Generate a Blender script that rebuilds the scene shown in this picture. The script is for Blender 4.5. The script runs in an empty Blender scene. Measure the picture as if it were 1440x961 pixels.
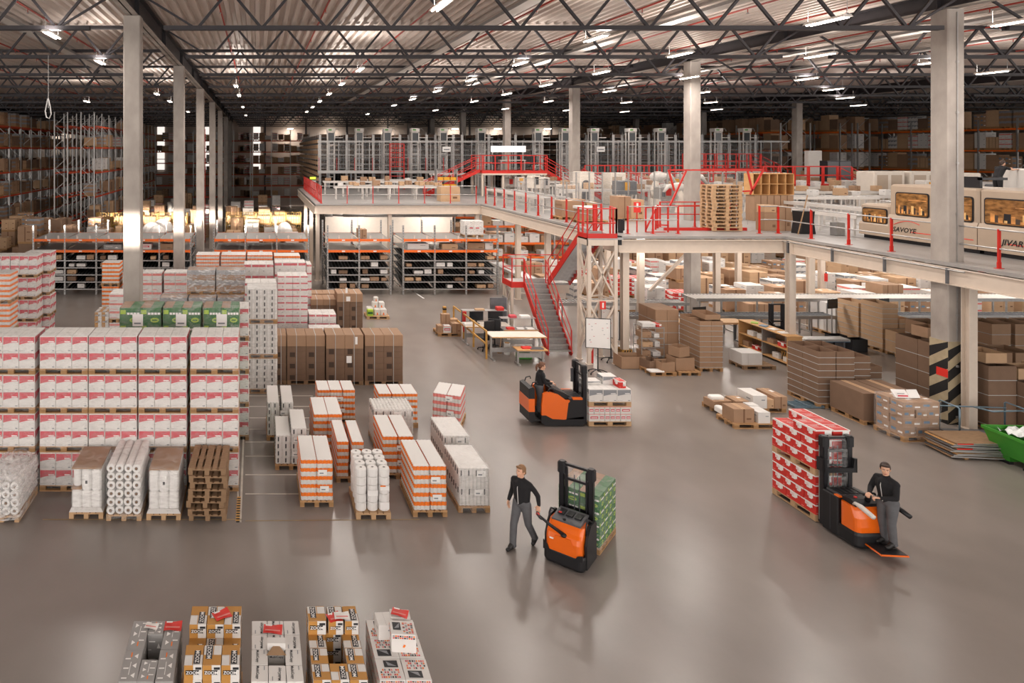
import bpy, math, random
from mathutils import Vector, Matrix
R=random.Random(7)
PI=math.pi
sc=bpy.context.scene
col=sc.collection
F=960.0; CX=362.0; HY=212.0; H=8.1      # measured lens: focal length in px, vanishing point, eye height
def gp(px,py,z=0.0):
    y=F*(H-z)/(py-HY); return ((px-CX)*y/F, y)
def xa(px,y): return (px-CX)*y/F
def za(py,y): return H-(py-HY)*y/F
# ---------------------------------------------------------------- materials
MATS={}
def mat(name,c,rough=.6,metal=0.0,var=0.0,scale=5.0,bump=0.0,bscale=40.0,stretch=(1,1,1),emit=0,spec=.5,coat=0,c2=None,detail=4):
    if name in MATS: return MATS[name]
    m=bpy.data.materials.new(name); m.use_nodes=True
    nt=m.node_tree; b=nt.nodes['Principled BSDF']
    def s(k,v):
        if k in b.inputs: b.inputs[k].default_value=v
    c=tuple(c)
    s('Base Color',(*c,1)); s('Roughness',rough); s('Metallic',metal); s('Specular IOR Level',spec)
    if coat: s('Coat Weight',coat)
    if emit: s('Emission Color',(*c,1)); s('Emission Strength',emit)
    if var or bump or c2:
        tc=nt.nodes.new('ShaderNodeTexCoord'); mp=nt.nodes.new('ShaderNodeMapping')
        mp.inputs['Scale'].default_value=stretch
        nt.links.new(tc.outputs['Object'],mp.inputs['Vector'])
        if var or c2:
            n=nt.nodes.new('ShaderNodeTexNoise'); n.inputs['Scale'].default_value=scale; n.inputs['Detail'].default_value=detail
            nt.links.new(mp.outputs['Vector'],n.inputs['Vector'])
            r=nt.nodes.new('ShaderNodeValToRGB')
            r.color_ramp.elements[0].position=.32; r.color_ramp.elements[1].position=.68
            lo=c2 if c2 else tuple(max(0,x*(1-var)) for x in c); hi=c if c2 else tuple(min(1,x*(1+var)) for x in c)
            r.color_ramp.elements[0].color=(*lo,1); r.color_ramp.elements[1].color=(*hi,1)
            nt.links.new(n.outputs['Fac'],r.inputs['Fac']); nt.links.new(r.outputs['Color'],b.inputs['Base Color'])
        if bump:
            n2=nt.nodes.new('ShaderNodeTexNoise'); n2.inputs['Scale'].default_value=bscale; n2.inputs['Detail'].default_value=3
            nt.links.new(mp.outputs['Vector'],n2.inputs['Vector'])
            bp=nt.nodes.new('ShaderNodeBump'); bp.inputs['Strength'].default_value=bump; bp.inputs['Distance'].default_value=.02
            nt.links.new(n2.outputs['Fac'],bp.inputs['Height']); nt.links.new(bp.outputs['Normal'],b.inputs['Normal'])
    MATS[name]=m; return m
def hexc(h):
    v=[int(h[i:i+2],16)/255 for i in (0,2,4)]
    return tuple(x/12.92 if x<=.04045 else ((x+.055)/1.055)**2.4 for x in v)
K={}
def defm(k,h,**kw): K[k]=mat(k,hexc(h),**kw)
defm('concrete','b3aaa2',rough=.85,var=.10,scale=1.6,bump=.15,bscale=30,stretch=(1,1,.6),c2=hexc('978e87'))
defm('dark_steel','353235',rough=.5,metal=.3)
defm('roof_deck','dccfc6',rough=.5,metal=.25,var=.06,scale=3,stretch=(1,.1,1))
defm('wall_panel','a89c92',rough=.7,var=.05,scale=.6)
defm('cream_wall','e2d8cc',rough=.7,var=.03)
defm('cream_steel','d9cabb',rough=.45,var=.03)
defm('red_steel','c8281e',rough=.42)
defm('galv','aaa8a6',rough=.4,metal=.55,var=.08,scale=9)
defm('galv_dark','6e7074',rough=.45,metal=.5,var=.08,scale=9)
defm('orange_beam','f4701f',rough=.45)
defm('rust_beam','c9451c',rough=.5)
defm('mezz_floor','989593',rough=.4,var=.06,scale=.7)
defm('white_paint','d6d0ca',rough=.5,var=.02)
defm('lamp_white','fff2e2',rough=.5,emit=14)
defm('window_day','f4ece4',rough=.5,emit=.9)
defm('carton','a48368',rough=.8,var=.05,scale=3)
defm('carton_light','c3a07e',rough=.8,var=.05,scale=3)
defm('carton_dark','7d6350',rough=.85,var=.06,scale=3)
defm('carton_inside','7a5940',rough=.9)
defm('carton_white','dedad6',rough=.65,var=.02)
defm('carton_grey','9d9a98',rough=.7,var=.04)
defm('print_red','cc4c57',rough=.6,var=.12,scale=6,stretch=(1,1,3))
defm('print_pale_red','e2837c',rough=.6,var=.12,scale=7,stretch=(1,1,3))
defm('bright_red','cf3028',rough=.55,var=.06,scale=6)
defm('print_orange','ef7a22',rough=.6,var=.05)
defm('print_grey','8d8f93',rough=.6,var=.08)
defm('print_black','26262a',rough=.6)
defm('ink_brown','7c5b43',rough=.8)
defm('print_green','2a6a33',rough=.5,var=.15,scale=5)
defm('print_lime','a4c23a',rough=.6)
defm('print_tan','bb8642',rough=.7,var=.05)
defm('label_white','f2efec',rough=.6)
defm('wood','b58c62',rough=.8,var=.14,scale=6,stretch=(1,6,1))
defm('wood_old','8f7256',rough=.85,var=.16,scale=6,stretch=(1,6,1))
defm('wood_pale','bd9a75',rough=.75,var=.12,scale=6,stretch=(1,6,1))
defm('wood_block','a07a52',rough=.85,var=.12,scale=9)
defm('plywood','d0a069',rough=.7,var=.06,scale=3,stretch=(1,1,5))
defm('black_plastic','1d1d20',rough=.45,spec=.4)
defm('black_metal','232226',rough=.38,metal=.2)
defm('grey_plastic','55565a',rough=.5)
defm('truck_orange','ee6a12',rough=.28,coat=.4)
defm('roll_white','e9e6e3',rough=.8,bump=.1,bscale=60)
defm('pack_white','dcd8d4',rough=.4,bump=.12,bscale=25)
defm('roll_core','8f8a86',rough=.9)
defm('strap','b9bcbb',rough=.4)
defm('bin_green','3f9130',rough=.4,var=.08,scale=2)
defm('bin_red','c2221c',rough=.4)
defm('yellow_rail','c8964a',rough=.5)
defm('machine_beige','b3a08d',rough=.38,var=.02)
defm('amber_inside','c98a4a',rough=.6,var=.5,scale=4)
defm('skin','dba98c',rough=.5)
defm('hair_blond','8a6544',rough=.6,bump=.6,bscale=60,stretch=(1,1,.2))
defm('hair_dark','3b2a22',rough=.55,bump=.6,bscale=60,stretch=(1,1,.2))
defm('hair_brown','6b4632',rough=.55,bump=.6,bscale=60,stretch=(1,1,.2))
defm('knit_black','1b1a1d',rough=.9,bump=.3,bscale=90)
defm('trouser_grey','5d5d60',rough=.85,var=.12,scale=7)
defm('shoe_black','1c1a1a',rough=.5)
defm('zip_white','c9c6c4',rough=.5)
defm('lip','b5675a',rough=.5)
defm('eye_dark','2b211d',rough=.3)
defm('screen_dark','25282c',rough=.2)
defm('paper','efece8',rough=.7)
defm('blue_grey','6f8592',rough=.4,metal=.3)
defm('clear_scrap','e9edec',rough=.25,bump=.5,bscale=14)
defm('added_dark_sheet','232324',rough=.8)
defm('hazard_black','1e1c1b',rough=.8,var=.2,scale=5)
defm('hazard_beige','b0a083',rough=.8,var=.1,scale=5)
defm('line_ochre','95805f',rough=.7,var=.15)
defm('floor_line','c9c1b6',rough=.6,var=.1)
defm('brown_pack','9b7a60',rough=.6,var=.08,scale=4)
defm('tote_blue','5f7f9a',rough=.5)
defm('sign_red','e0352b',rough=.5)
defm('lime_glow','b8e03a',rough=.5,emit=1.2)
defm('sprinkler_red','a83222',rough=.5)
defm('mesh_grey','8c8a88',rough=.5,metal=.4)
defm('yellow_bin','d89b20',rough=.5)
defm('dark_box','4a3a30',rough=.85,var=.1)
# floor: power-floated concrete with faint tyre polish
def floor_mat():
    m=bpy.data.materials.new('floated_concrete'); m.use_nodes=True; nt=m.node_tree; b=nt.nodes['Principled BSDF']
    tc=nt.nodes.new('ShaderNodeTexCoord')
    def noise(sc_,det,stretch=(1,1,1),rot=0):
        mp=nt.nodes.new('ShaderNodeMapping'); mp.inputs['Scale'].default_value=stretch; mp.inputs['Rotation'].default_value=(0,0,rot)
        nt.links.new(tc.outputs['Object'],mp.inputs['Vector'])
        n=nt.nodes.new('ShaderNodeTexNoise'); n.inputs['Scale'].default_value=sc_; n.inputs['Detail'].default_value=det
        nt.links.new(mp.outputs['Vector'],n.inputs['Vector']); return n
    n1=noise(.35,4); n2=noise(.9,2,(1,.6,1),.5); n3=noise(14,4)
    r=nt.nodes.new('ShaderNodeValToRGB'); e=r.color_ramp.elements
    e[0].position=.3; e[0].color=(*hexc('7b736d'),1); e[1].position=.75; e[1].color=(*hexc('918882'),1)
    a=nt.nodes.new('ShaderNodeMath'); a.operation='MULTIPLY_ADD'; a.inputs[1].default_value=.5
    nt.links.new(n1.outputs['Fac'],a.inputs[0])
    a2=nt.nodes.new('ShaderNodeMath'); a2.operation='MULTIPLY_ADD'; a2.inputs[1].default_value=.25; a2.inputs[2].default_value=.12
    nt.links.new(n2.outputs['Fac'],a2.inputs[0]); nt.links.new(a2.outputs[0],a.inputs[2])
    a3=nt.nodes.new('ShaderNodeMath'); a3.operation='MULTIPLY_ADD'; a3.inputs[1].default_value=.05
    nt.links.new(n3.outputs['Fac'],a3.inputs[0]); nt.links.new(a.outputs[0],a3.inputs[2])
    nt.links.new(a3.outputs[0],r.inputs['Fac']); nt.links.new(r.outputs['Color'],b.inputs['Base Color'])
    rr=nt.nodes.new('ShaderNodeMapRange'); rr.inputs['To Min'].default_value=.235; rr.inputs['To Max'].default_value=.275
    nt.links.new(n2.outputs['Fac'],rr.inputs['Value']); nt.links.new(rr.outputs[0],b.inputs['Roughness'])
    bp=nt.nodes.new('ShaderNodeBump'); bp.inputs['Strength'].default_value=.01; bp.inputs['Distance'].default_value=.01
    nt.links.new(n1.outputs['Fac'],bp.inputs['Height']); nt.links.new(bp.outputs['Normal'],b.inputs['Normal'])
    K['floor']=m
floor_mat()
K['lamp_panel']=mat('lamp_panel',(1,.97,.92),rough=.5,emit=1.0)
def film_mat(name,fac,tint=(.95,.93,.92)):
    m=bpy.data.materials.new(name); m.use_nodes=True; nt=m.node_tree
    for n in list(nt.nodes): nt.nodes.remove(n)
    o=nt.nodes.new('ShaderNodeOutputMaterial'); mx=nt.nodes.new('ShaderNodeMixShader'); t=nt.nodes.new('ShaderNodeBsdfTransparent')
    p=nt.nodes.new('ShaderNodeBsdfPrincipled'); p.inputs['Base Color'].default_value=(*tint,1); p.inputs['Roughness'].default_value=.22
    tc=nt.nodes.new('ShaderNodeTexCoord'); mp=nt.nodes.new('ShaderNodeMapping'); mp.inputs['Scale'].default_value=(3,3,8); mp.inputs['Rotation'].default_value=(.5,.3,.2)
    n=nt.nodes.new('ShaderNodeTexNoise'); n.inputs['Scale'].default_value=1.4; n.inputs['Detail'].default_value=5; n.inputs['Distortion'].default_value=1.2
    r=nt.nodes.new('ShaderNodeMapRange'); r.inputs['From Min'].default_value=.42; r.inputs['From Max'].default_value=.72; r.inputs['To Min'].default_value=fac*.35; r.inputs['To Max'].default_value=min(1,fac*2)
    nt.links.new(tc.outputs['Object'],mp.inputs['Vector']); nt.links.new(mp.outputs['Vector'],n.inputs['Vector']); nt.links.new(n.outputs['Fac'],r.inputs['Value'])
    nt.links.new(r.outputs[0],mx.inputs[0]); nt.links.new(t.outputs[0],mx.inputs[1]); nt.links.new(p.outputs[0],mx.inputs[2])
    bp=nt.nodes.new('ShaderNodeBump'); bp.inputs['Strength'].default_value=.35; bp.inputs['Distance'].default_value=.02
    nt.links.new(n.outputs['Fac'],bp.inputs['Height']); nt.links.new(bp.outputs['Normal'],p.inputs['Normal'])
    nt.links.new(mx.outputs[0],o.inputs['Surface']); K[name]=m
film_mat('film_thin',.13); film_mat('film_thick',.34); film_mat('clear_panel',.10,(.8,.8,.8)); film_mat('amber_glass',.22,(.85,.5,.2))
# ---------------------------------------------------------------- mesh builder
class MB:
    def __init__(s): s.v=[]; s.f=[]; s.m=[]; s.M=None
    def add(s,vs,fs,m):
        o=len(s.v)
        s.v.extend([tuple(s.M@Vector(p)) for p in vs] if s.M is not None else [tuple(p) for p in vs])
        s.f.extend([tuple(i+o for i in f) for f in fs]); s.m.extend([m]*len(fs)); return s
    def box(s,x0,y0,z0,x1,y1,z1,m='carton'):
        return s.add([(x0,y0,z0),(x1,y0,z0),(x1,y1,z0),(x0,y1,z0),(x0,y0,z1),(x1,y0,z1),(x1,y1,z1),(x0,y1,z1)],
              [(0,3,2,1),(4,5,6,7),(0,1,5,4),(1,2,6,5),(2,3,7,6),(3,0,4,7)],m)
    def cbox(s,x0,y0,z0,x1,y1,z1,m='carton',c=.01):
        # box with chamfered vertical edges and a chamfered top
        c=min(c,(x1-x0)*.3,(y1-y0)*.3,(z1-z0)*.3)
        def ring(d,z):
            a0,b0,a1,b1=x0+d,y0+d,x1-d,y1-d
            return [(a0+c,b0,z),(a1-c,b0,z),(a1,b0+c,z),(a1,b1-c,z),(a1-c,b1,z),(a0+c,b1,z),(a0,b1-c,z),(a0,b0+c,z)]
        vs=ring(0,z0)+ring(0,z1-c)+ring(c*.8,z1)
        fs=[tuple(range(7,-1,-1)),tuple(range(16,24))]
        for k in (0,8): fs+=[(k+i,k+(i+1)%8,k+8+(i+1)%8,k+8+i) for i in range(8)]
        return s.add(vs,fs,m)
    def hex8(s,p,m): return s.add(p,[(0,3,2,1),(4,5,6,7),(0,1,5,4),(1,2,6,5),(2,3,7,6),(3,0,4,7)],m)
    def bar(s,p,q,w,h,m,up=(0,0,1)):
        p=Vector(p); q=Vector(q); d=(q-p).normalized(); u=Vector(up)
        if abs(d.dot(u))>.98: u=Vector((0,1,0))
        a=d.cross(u).normalized()*w/2; b=a.cross(d).normalized()*h/2
        return s.hex8([p-a-b,p+a-b,p+a+b,p-a+b,q-a-b,q+a-b,q+a+b,q-a+b],m)
    def tube(s,pts,r,m,n=8,cap=True):
        pts=[Vector(p) for p in pts]; rs=r if isinstance(r,(list,tuple)) else [r]*len(pts)
        vs=[];fs=[]; pa=None
        for i,p in enumerate(pts):
            d=(pts[min(i+1,len(pts)-1)]-pts[max(i-1,0)]).normalized()
            if pa is None:
                u=Vector((0,0,1)) if abs(d.z)<.9 else Vector((1,0,0)); pa=d.cross(u).normalized()
            else: pa=(pa-d*pa.dot(d)).normalized()
            b=d.cross(pa)
            vs+=[p+(pa*math.cos(2*PI*k/n)+b*math.sin(2*PI*k/n))*rs[i] for k in range(n)]
        for i in range(len(pts)-1):
            fs+=[(i*n+k,i*n+(k+1)%n,(i+1)*n+(k+1)%n,(i+1)*n+k) for k in range(n)]
        if cap: fs+=[tuple(range(n-1,-1,-1)),tuple(range((len(pts)-1)*n,len(pts)*n))]
        return s.add(vs,fs,m)
    def cyl(s,x,y,z0,z1,r,m,n=12,r2=None):
        r2=r if r2 is None else r2
        vs=[(x+r*math.cos(2*PI*k/n),y+r*math.sin(2*PI*k/n),z0) for k in range(n)]+[(x+r2*math.cos(2*PI*k/n),y+r2*math.sin(2*PI*k/n),z1) for k in range(n)]
        return s.add(vs,[tuple(range(n-1,-1,-1)),tuple(range(n,2*n))]+[(k,(k+1)%n,n+(k+1)%n,n+k) for k in range(n)],m)
    def prism(s,poly,a,b,m,ax='z'):
        # poly is 2-D (counter-clockwise seen down the +axis); extruded from a to b along ax
        n=len(poly)
        f={'z':lambda u,v,w:(u,v,w),'y':lambda u,v,w:(u,w,v),'x':lambda u,v,w:(w,u,v)}[ax]
        vs=[f(u,v,a) for u,v in poly]+[f(u,v,b) for u,v in poly]
        fs=[tuple(range(n-1,-1,-1)),tuple(range(n,2*n))]+[(k,(k+1)%n,n+(k+1)%n,n+k) for k in range(n)]
        if ax=='y': fs=[tuple(reversed(t)) for t in fs]
        return s.add(vs,fs,m)
    def quad(s,a,b,c,d,m): return s.add([a,b,c,d],[(0,1,2,3)],m)
    def poly(s,pts,m): return s.add(pts,[tuple(range(len(pts)))],m)
    def face(s,o,u,v,pts,m,off=.003):
        # flat mark: pts (a,b) laid at o + a*u + b*v, lifted off the surface
        o=Vector(o);u=Vector(u);v=Vector(v);n=u.cross(v).normalized()*off
        return s.add([o+u*a+v*b+n for a,b in pts],[tuple(range(len(pts)))],m)
    def rect(s,o,u,v,a0,b0,a1,b1,m,off=.003): return s.face(o,u,v,[(a0,b0),(a1,b0),(a1,b1),(a0,b1)],m,off)
    def text(s,t,size,o,u,v,m,off=.004,bold=False,shear=0):
        vs,fs=text_geo(t,bold); o=Vector(o);u=Vector(u);v=Vector(v);n=u.cross(v).normalized()*off
        return s.add([o+u*((a+shear*b)*size)+v*(b*size)+n for a,b in vs],fs,m)
    def mesh(s,name,smooth=False):
        me=bpy.data.meshes.new(name); me.from_pydata(s.v,[],s.f)
        ks=[]; idx=[]
        for k in s.m:
            if k not in ks: ks.append(k)
            idx.append(ks.index(k))
        for k in ks: me.materials.append(K[k])
        me.polygons.foreach_set('material_index',idx)
        if smooth: me.polygons.foreach_set('use_smooth',[True]*len(idx))
        me.update(); return me
    def build(s,name,parent=None,smooth=False,loc=None): return put(name,s.mesh(name,smooth),parent,loc)
TG={}
def text_geo(t,bold=False):
    k=(t,bold)
    if k in TG: return TG[k]
    cu=bpy.data.curves.new('lettering','FONT'); cu.body=t; cu.resolution_u=2
    if bold: cu.offset=.018
    ob=bpy.data.objects.new('lettering',cu); col.objects.link(ob)
    dg=bpy.context.evaluated_depsgraph_get(); me=ob.evaluated_get(dg).to_mesh()
    vs=[(v.co.x,v.co.y) for v in me.vertices]; fs=[tuple(p.vertices) for p in me.polygons]
    ob.evaluated_get(dg).to_mesh_clear(); bpy.data.objects.remove(ob); bpy.data.curves.remove(cu)
    TG[k]=(vs,fs); return TG[k]
# ---------------------------------------------------------------- objects
def put(name,me,parent=None,loc=None,rz=None,scale=None):
    o=bpy.data.objects.new(name,me); col.objects.link(o)
    if parent is not None: o.parent=parent
    if loc is not None: o.location=loc
    if rz is not None: o.rotation_euler=(0,0,rz)
    if scale is not None: o.scale=scale
    return o
def tag(o,label,cat,group=None):
    o['label']=label; o['category']=cat
    if group: o['group']=group
    return o
def thing(name,label,cat,loc=(0,0,0),rz=0,group=None):
    o=bpy.data.objects.new(name,None); o.empty_display_size=.2; col.objects.link(o)
    o.location=loc; o.rotation_euler=(0,0,rz); return tag(o,label,cat,group)
def struct(o): o['kind']='structure'; return o
def kids(o): return [c for c in KID.get(o.name,[])]
def copytree(root,loc,rz=None,label=None,group=None,scale=None):
    def rec(o,par):
        c=o.copy(); col.objects.link(c)
        if par is not None: c.parent=par
        for ch in o.children: rec(ch,c)
        return c
    c=rec(root,None); c.location=loc
    if rz is not None: c.rotation_euler=(0,0,rz)
    if scale is not None: c.scale=scale
    if label: c['label']=label
    if group: c['group']=group
    return c
ORD=['first','second','third','fourth','fifth','sixth','seventh','eighth','ninth','tenth','eleventh','twelfth','thirteenth','fourteenth','fifteenth','sixteenth']
# ================================================================ the shell
fl=MB(); fl.box(-48,-7,-.3,80,101,0,'floor'); struct(fl.build('floor'))
XL,XR=-47.0,80.0
ROOF=12.85
def deck():
    b=MB(); x=XL-1; p=.34; vs=[];fs=[]
    y0,y1=-7,101; i=0
    prof=[]
    while x<XR+1:
        prof+=[(x,ROOF),(x+.12,ROOF),(x+.16,ROOF+.13),(x+.30,ROOF+.13)]; x+=p
    for (a,z) in prof: vs+=[(a,y0,z),(a,y1,z)]
    for k in range(len(prof)-1): fs.append((2*k,2*k+1,2*k+3,2*k+2))
    b.add(vs,fs,'roof_deck'); b.box(XL-1,y0,ROOF+.2,XR+1,y1,ROOF+.4,'dark_steel'); return b
struct(deck().build('ceiling'))
wl=MB(); wl.box(XL-.3,30,0,XL,100.5,ROOF+.2,'wall_panel'); struct(wl.build('wall_left'))
wr=MB(); wr.box(XR,30,0,XR+.3,100.5,ROOF+.2,'wall_panel'); struct(wr.build('wall_right'))
wb=MB(); wb.box(XL,100.2,0,XR,100.5,ROOF+.2,'wall_panel')
for i in range(22): wb.box(XL+i*6,100.12,0,XL+i*6+.25,100.2,ROOF,'dark_steel')
struct(wb.build('wall_back'))
# daylight strip windows in the back wall
for i,px in enumerate((226,293,361)):
    w=MB(); x=xa(px,100); w.box(x-.5,100.02,5.2,x+.55,100.1,11.6,'window_day')
    for k in range(5): w.box(x-.62,99.98,5.2+k*1.6,x+.62,100.04,5.3+k*1.6,'dark_steel')
    struct(w.build('window_%d'%(i+1)))
wi=MB(); wi.box(4.6,46.2,0,13.2,46.4,4.3,'cream_wall')
for k in range(1,4): wi.box(4.6+k*2.15,46.17,0,4.6+k*2.15+.06,46.2,4.3,'cream_steel')
struct(wi.build('wall_inner'))
# ---------------------------------------------------------------- concrete columns
COLX=(-3.95,20.66)
def column_mesh(h,w=.5,d=.55,stripes=False):
    b=MB(); c=.03
    b.prism([(-w/2+c,-d/2),(w/2-c,-d/2),(w/2,-d/2+c),(w/2,d/2-c),(w/2-c,d/2),(-w/2+c,d/2),(-w/2,d/2-c),(-w/2,-d/2+c)],0,h,'concrete')
    return b.mesh('concrete_column')
pos_l=['first','second','third','fourth','fifth','sixth','seventh']
def columns():
    me=column_mesh(12.1)
    for i in range(7):
        y=20.45+12*i
        o=put('concrete_column',me,None,(-3.72,y,0))
        tag(o,'tall square concrete column, %s from the front in the row standing clear of the mezzanine'%pos_l[i],'column','concrete columns of the left row')
    me2=column_mesh(12.3)
    for i in range(7):
        y=20.45+11.95*i
        r=thing('concrete_column','tall square concrete column, %s from the front in the row that rises through the mezzanine'%pos_l[i],'column',(20.66-.03*i,y,0),0,'concrete columns of the right row')
        put('shaft',me2,r)
        if i==0:
            st=MB(); w=.256; d=.281; z1=2.45
            st.box(-w,-d,0,w,d,z1,'hazard_beige')
            def clip(z): return max(0,min(z1,z))
            for k in range(-1,6):
                za_=k*.62
                for (o,u,L,s_) in (((-w,-d,0),(1,0,0),2*w,.42),((-w,d,0),(0,-1,0),2*d,.42),((w,-d,0),(0,1,0),2*d,.42)):
                    pts=[(0,za_),(L,za_+s_),(L,za_+s_+.33),(0,za_+.33)]
                    if za_<0: pts=[(L*(-za_)/s_ if za_+s_>0 else 0,0),(L,clip(za_+s_)),(L,clip(za_+s_+.33)),(0,clip(za_+.33))]
                    pts=[(a,clip(bz)) for a,bz in pts]
                    st.face(o,u,(0,0,1),pts,'hazard_black',.002)
            st.build('hazard_paint',r)['label']='black and beige diagonal warning stripes'
            s=MB(); s.box(-w-.008,-.28,1.38,-w-.002,.06,1.62,'sign_red'); s.build('notice',r)['label']='small red notice'
            c=MB()
            for k in range(8): c.box(-.03,-d-.045,.2+k*1.5,.03,-d,.26+k*1.5,'galv')
            c.box(-.012,-d-.03,2.5,.012,-d-.006,12.2,'galv'); c.build('conduit',r)
    # further rows seen far off at the right and left
    k=0
    for X,ys in ((44.6,(44.4,56.4,68.4,80.4)),(-28.2,(56,68,80,92))):
        for y in ys:
            o=put('concrete_column',me,None,(X,y,0)); k+=1
            tag(o,'distant square concrete column standing among tall racks %s'%('by the orange-beam racks' if X>0 else 'by the dark racks'),'column','distant columns %s'%('by the orange-beam racks' if X>0 else 'by the dark racks'))
columns()
# ---------------------------------------------------------------- roof steel
def i_beam(x,y0,y1,z0,z1,w=.34):
    b=MB(); b.box(x-w/2,y0,z0,x+w/2,y1,z0+.035,'concrete'); b.box(x-w/2,y0,z1-.035,x+w/2,y1,z1,'dark_steel'); b.box(x-.02,y0,z0,x+.02,y1,z1,'dark_steel')
    y=y0+.6
    while y<y1: b.box(x-w/2+.02,y,z0,x+w/2-.02,y+.02,z1,'dark_steel'); y+=6
    return b
for X,z0,l in ((-3.72,12.12,'dark steel roof girder resting on the concrete columns clear of the mezzanine'),(20.66,12.33,'dark steel roof girder resting on the concrete columns that pass through the mezzanine'),(44.6,12.2,'dark steel roof girder high over the orange-beam racks'),(-28.2,12.2,'dark steel roof girder high over the dark racks')):
    tag(i_beam(X,-4,100,z0,ROOF-.01).build('roof_girder'),l,'girder')
def joist_mesh(L):
    # open web joist along X, origin at the middle of the span on the bottom chord
    b=MB(); n=13; s=L/n; h=1.22; t=.05
    for k in (-1,1):
        b.box(-L/2+.9,k*.06-.045,0,L/2-.9,k*.06+.045,.12,'dark_steel')
        b.box(-L/2,k*.06-.045,h-.12,L/2,k*.06+.045,h,'dark_steel')
    for i in range(n):
        x=-L/2+i*s
        if i==0: b.bar((x,0,h-.05),(x+s*.98,0,.05),.06,.06,'dark_steel')
        else: b.bar((x+s*.04,0,h-.05),(x+s*.5-.05,0,.05),.05,.05,'dark_steel') if False else None
        if 0<i<n: b.bar((x,0,.05),(x+s/2,0,h-.05),.075,.075,'dark_steel')
        if i<n-1: b.bar((x+s/2 if i>0 else x+s/2,0,h-.05),(x+s,0,.05),.075,.075,'dark_steel') if i>0 else None
    b.bar((L/2,0,h-.05),(L/2-s,0,.05),.06,.06,'dark_steel')
    return b.mesh('roof_joist')
JZ=11.56
JL=joist_mesh(24.1); JY=[1.6+6*k for k in range(17)]
for sx,sl in ((-15.96,'bay over the dark racks'),(8.47,'middle bay'),(32.63,'bay over the beige machines')):
    for i,y in enumerate(JY):
        if y<12 and sx!=8.47: continue
        o=put('roof_joist',JL,None,(sx,y,JZ))
        tag(o,('dark open web roof joist in the %s, %s from the front'%(sl,ORD[min(i,15)])) if i<9 else 'distant dark open web roof joist in the %s'%sl,'roof joist','roof joists of the '+sl)
for sx in (56.8,-40.2):
    for y in JY[5:]:
        tag(put('roof_joist',JL,None,(sx,y,JZ)),'distant dark open web roof joist in the outermost bay %s'%('over the orange-beam racks' if sx>0 else 'over the end wall'),'roof joist','outermost roof joists %s'%('a' if sx>0 else 'b'))
# ---------------------------------------------------------------- red sprinkler lines, cable trays
def sprinkler():
    b=MB(); b.tube([(0,4,0),(0,99,0)],.03,'sprinkler_red',6)
    h=MB(); h.tube([(0,0,0),(0,0,-.14)],.014,'sprinkler_red',5); h.cyl(0,0,-.17,-.14,.04,'galv',6)
    return b.mesh('pipe'),h.mesh('sprinkler_head')
PM,HM=sprinkler()
for i,x in enumerate([-14.6,-11,-7.4,-1.2,2.2,5.6,9,12.4,15.8,19,23.6,27.2,31,35]):
    r=thing('sprinkler_pipe','long thin red sprinkler pipe under the roof deck, %s counted from the dark racks'%ORD[i],'pipe',(x,0,ROOF-.16),0,'red sprinkler pipes under the roof')
    put('pipe',PM,r)
    for k in range(14): put('sprinkler_head',HM,r,(0,10+k*3.0,0))
for i,x in enumerate([-8.6,8.2,14.4,24.8,29.6]):
    b=MB(); b.box(-.22,6,0,.22,99,.02,'white_paint'); b.box(-.24,6,0,-.22,99,.1,'galv'); b.box(.22,6,0,.24,99,.1,'galv')
    o=b.build('cable_tray',None,loc=(x,0,ROOF-.32)); tag(o,'pale cable tray running under the roof deck, %s counted from the dark racks'%ORD[i],'cable tray','cable trays under the roof')
# ---------------------------------------------------------------- lamps
def lamp_meshes():
    h=MB(); h.prism([(-.09,.06),(.09,.06),(.14,0),(-.14,0)][::-1],-.62,.62,'white_paint','y')
    h.tube([(0,-.6,.05),(0,-.6,.42)],.008,'galv',4); h.tube([(0,.6,.05),(0,.6,.42)],.008,'galv',4)
    t=MB()
    for k in (-1,1): t.tube([(k*.06,-.58,-.012),(k*.06,.58,-.012)],.018,'lamp_white',6)
    return h.mesh('housing'),t.mesh('tube')
LH,LT=lamp_meshes()
LROWS=[-5.9,-1.1,4.2,10.0,14.6,19.9-.6,25.6,31.0,-11.5]
LZ=11.42
LROWS={-11.5:[46,60],-5.9:[19.6,25.6,40,46,58],-1.1:[35,41,52,64],4.2:[15.6,28,34,40,46,52,58],10.0:[20.2,26,32,38,44,50,62],14.6:[17.5,23.6,29,34.6,40,46,56],19.6:[17.6,23.8,31,38,46,54],25.4:[25.6,31.6,39,47,56],31.2:[23,29,37,47,58],37:[31,43,55],44:[37,50]}
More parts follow.
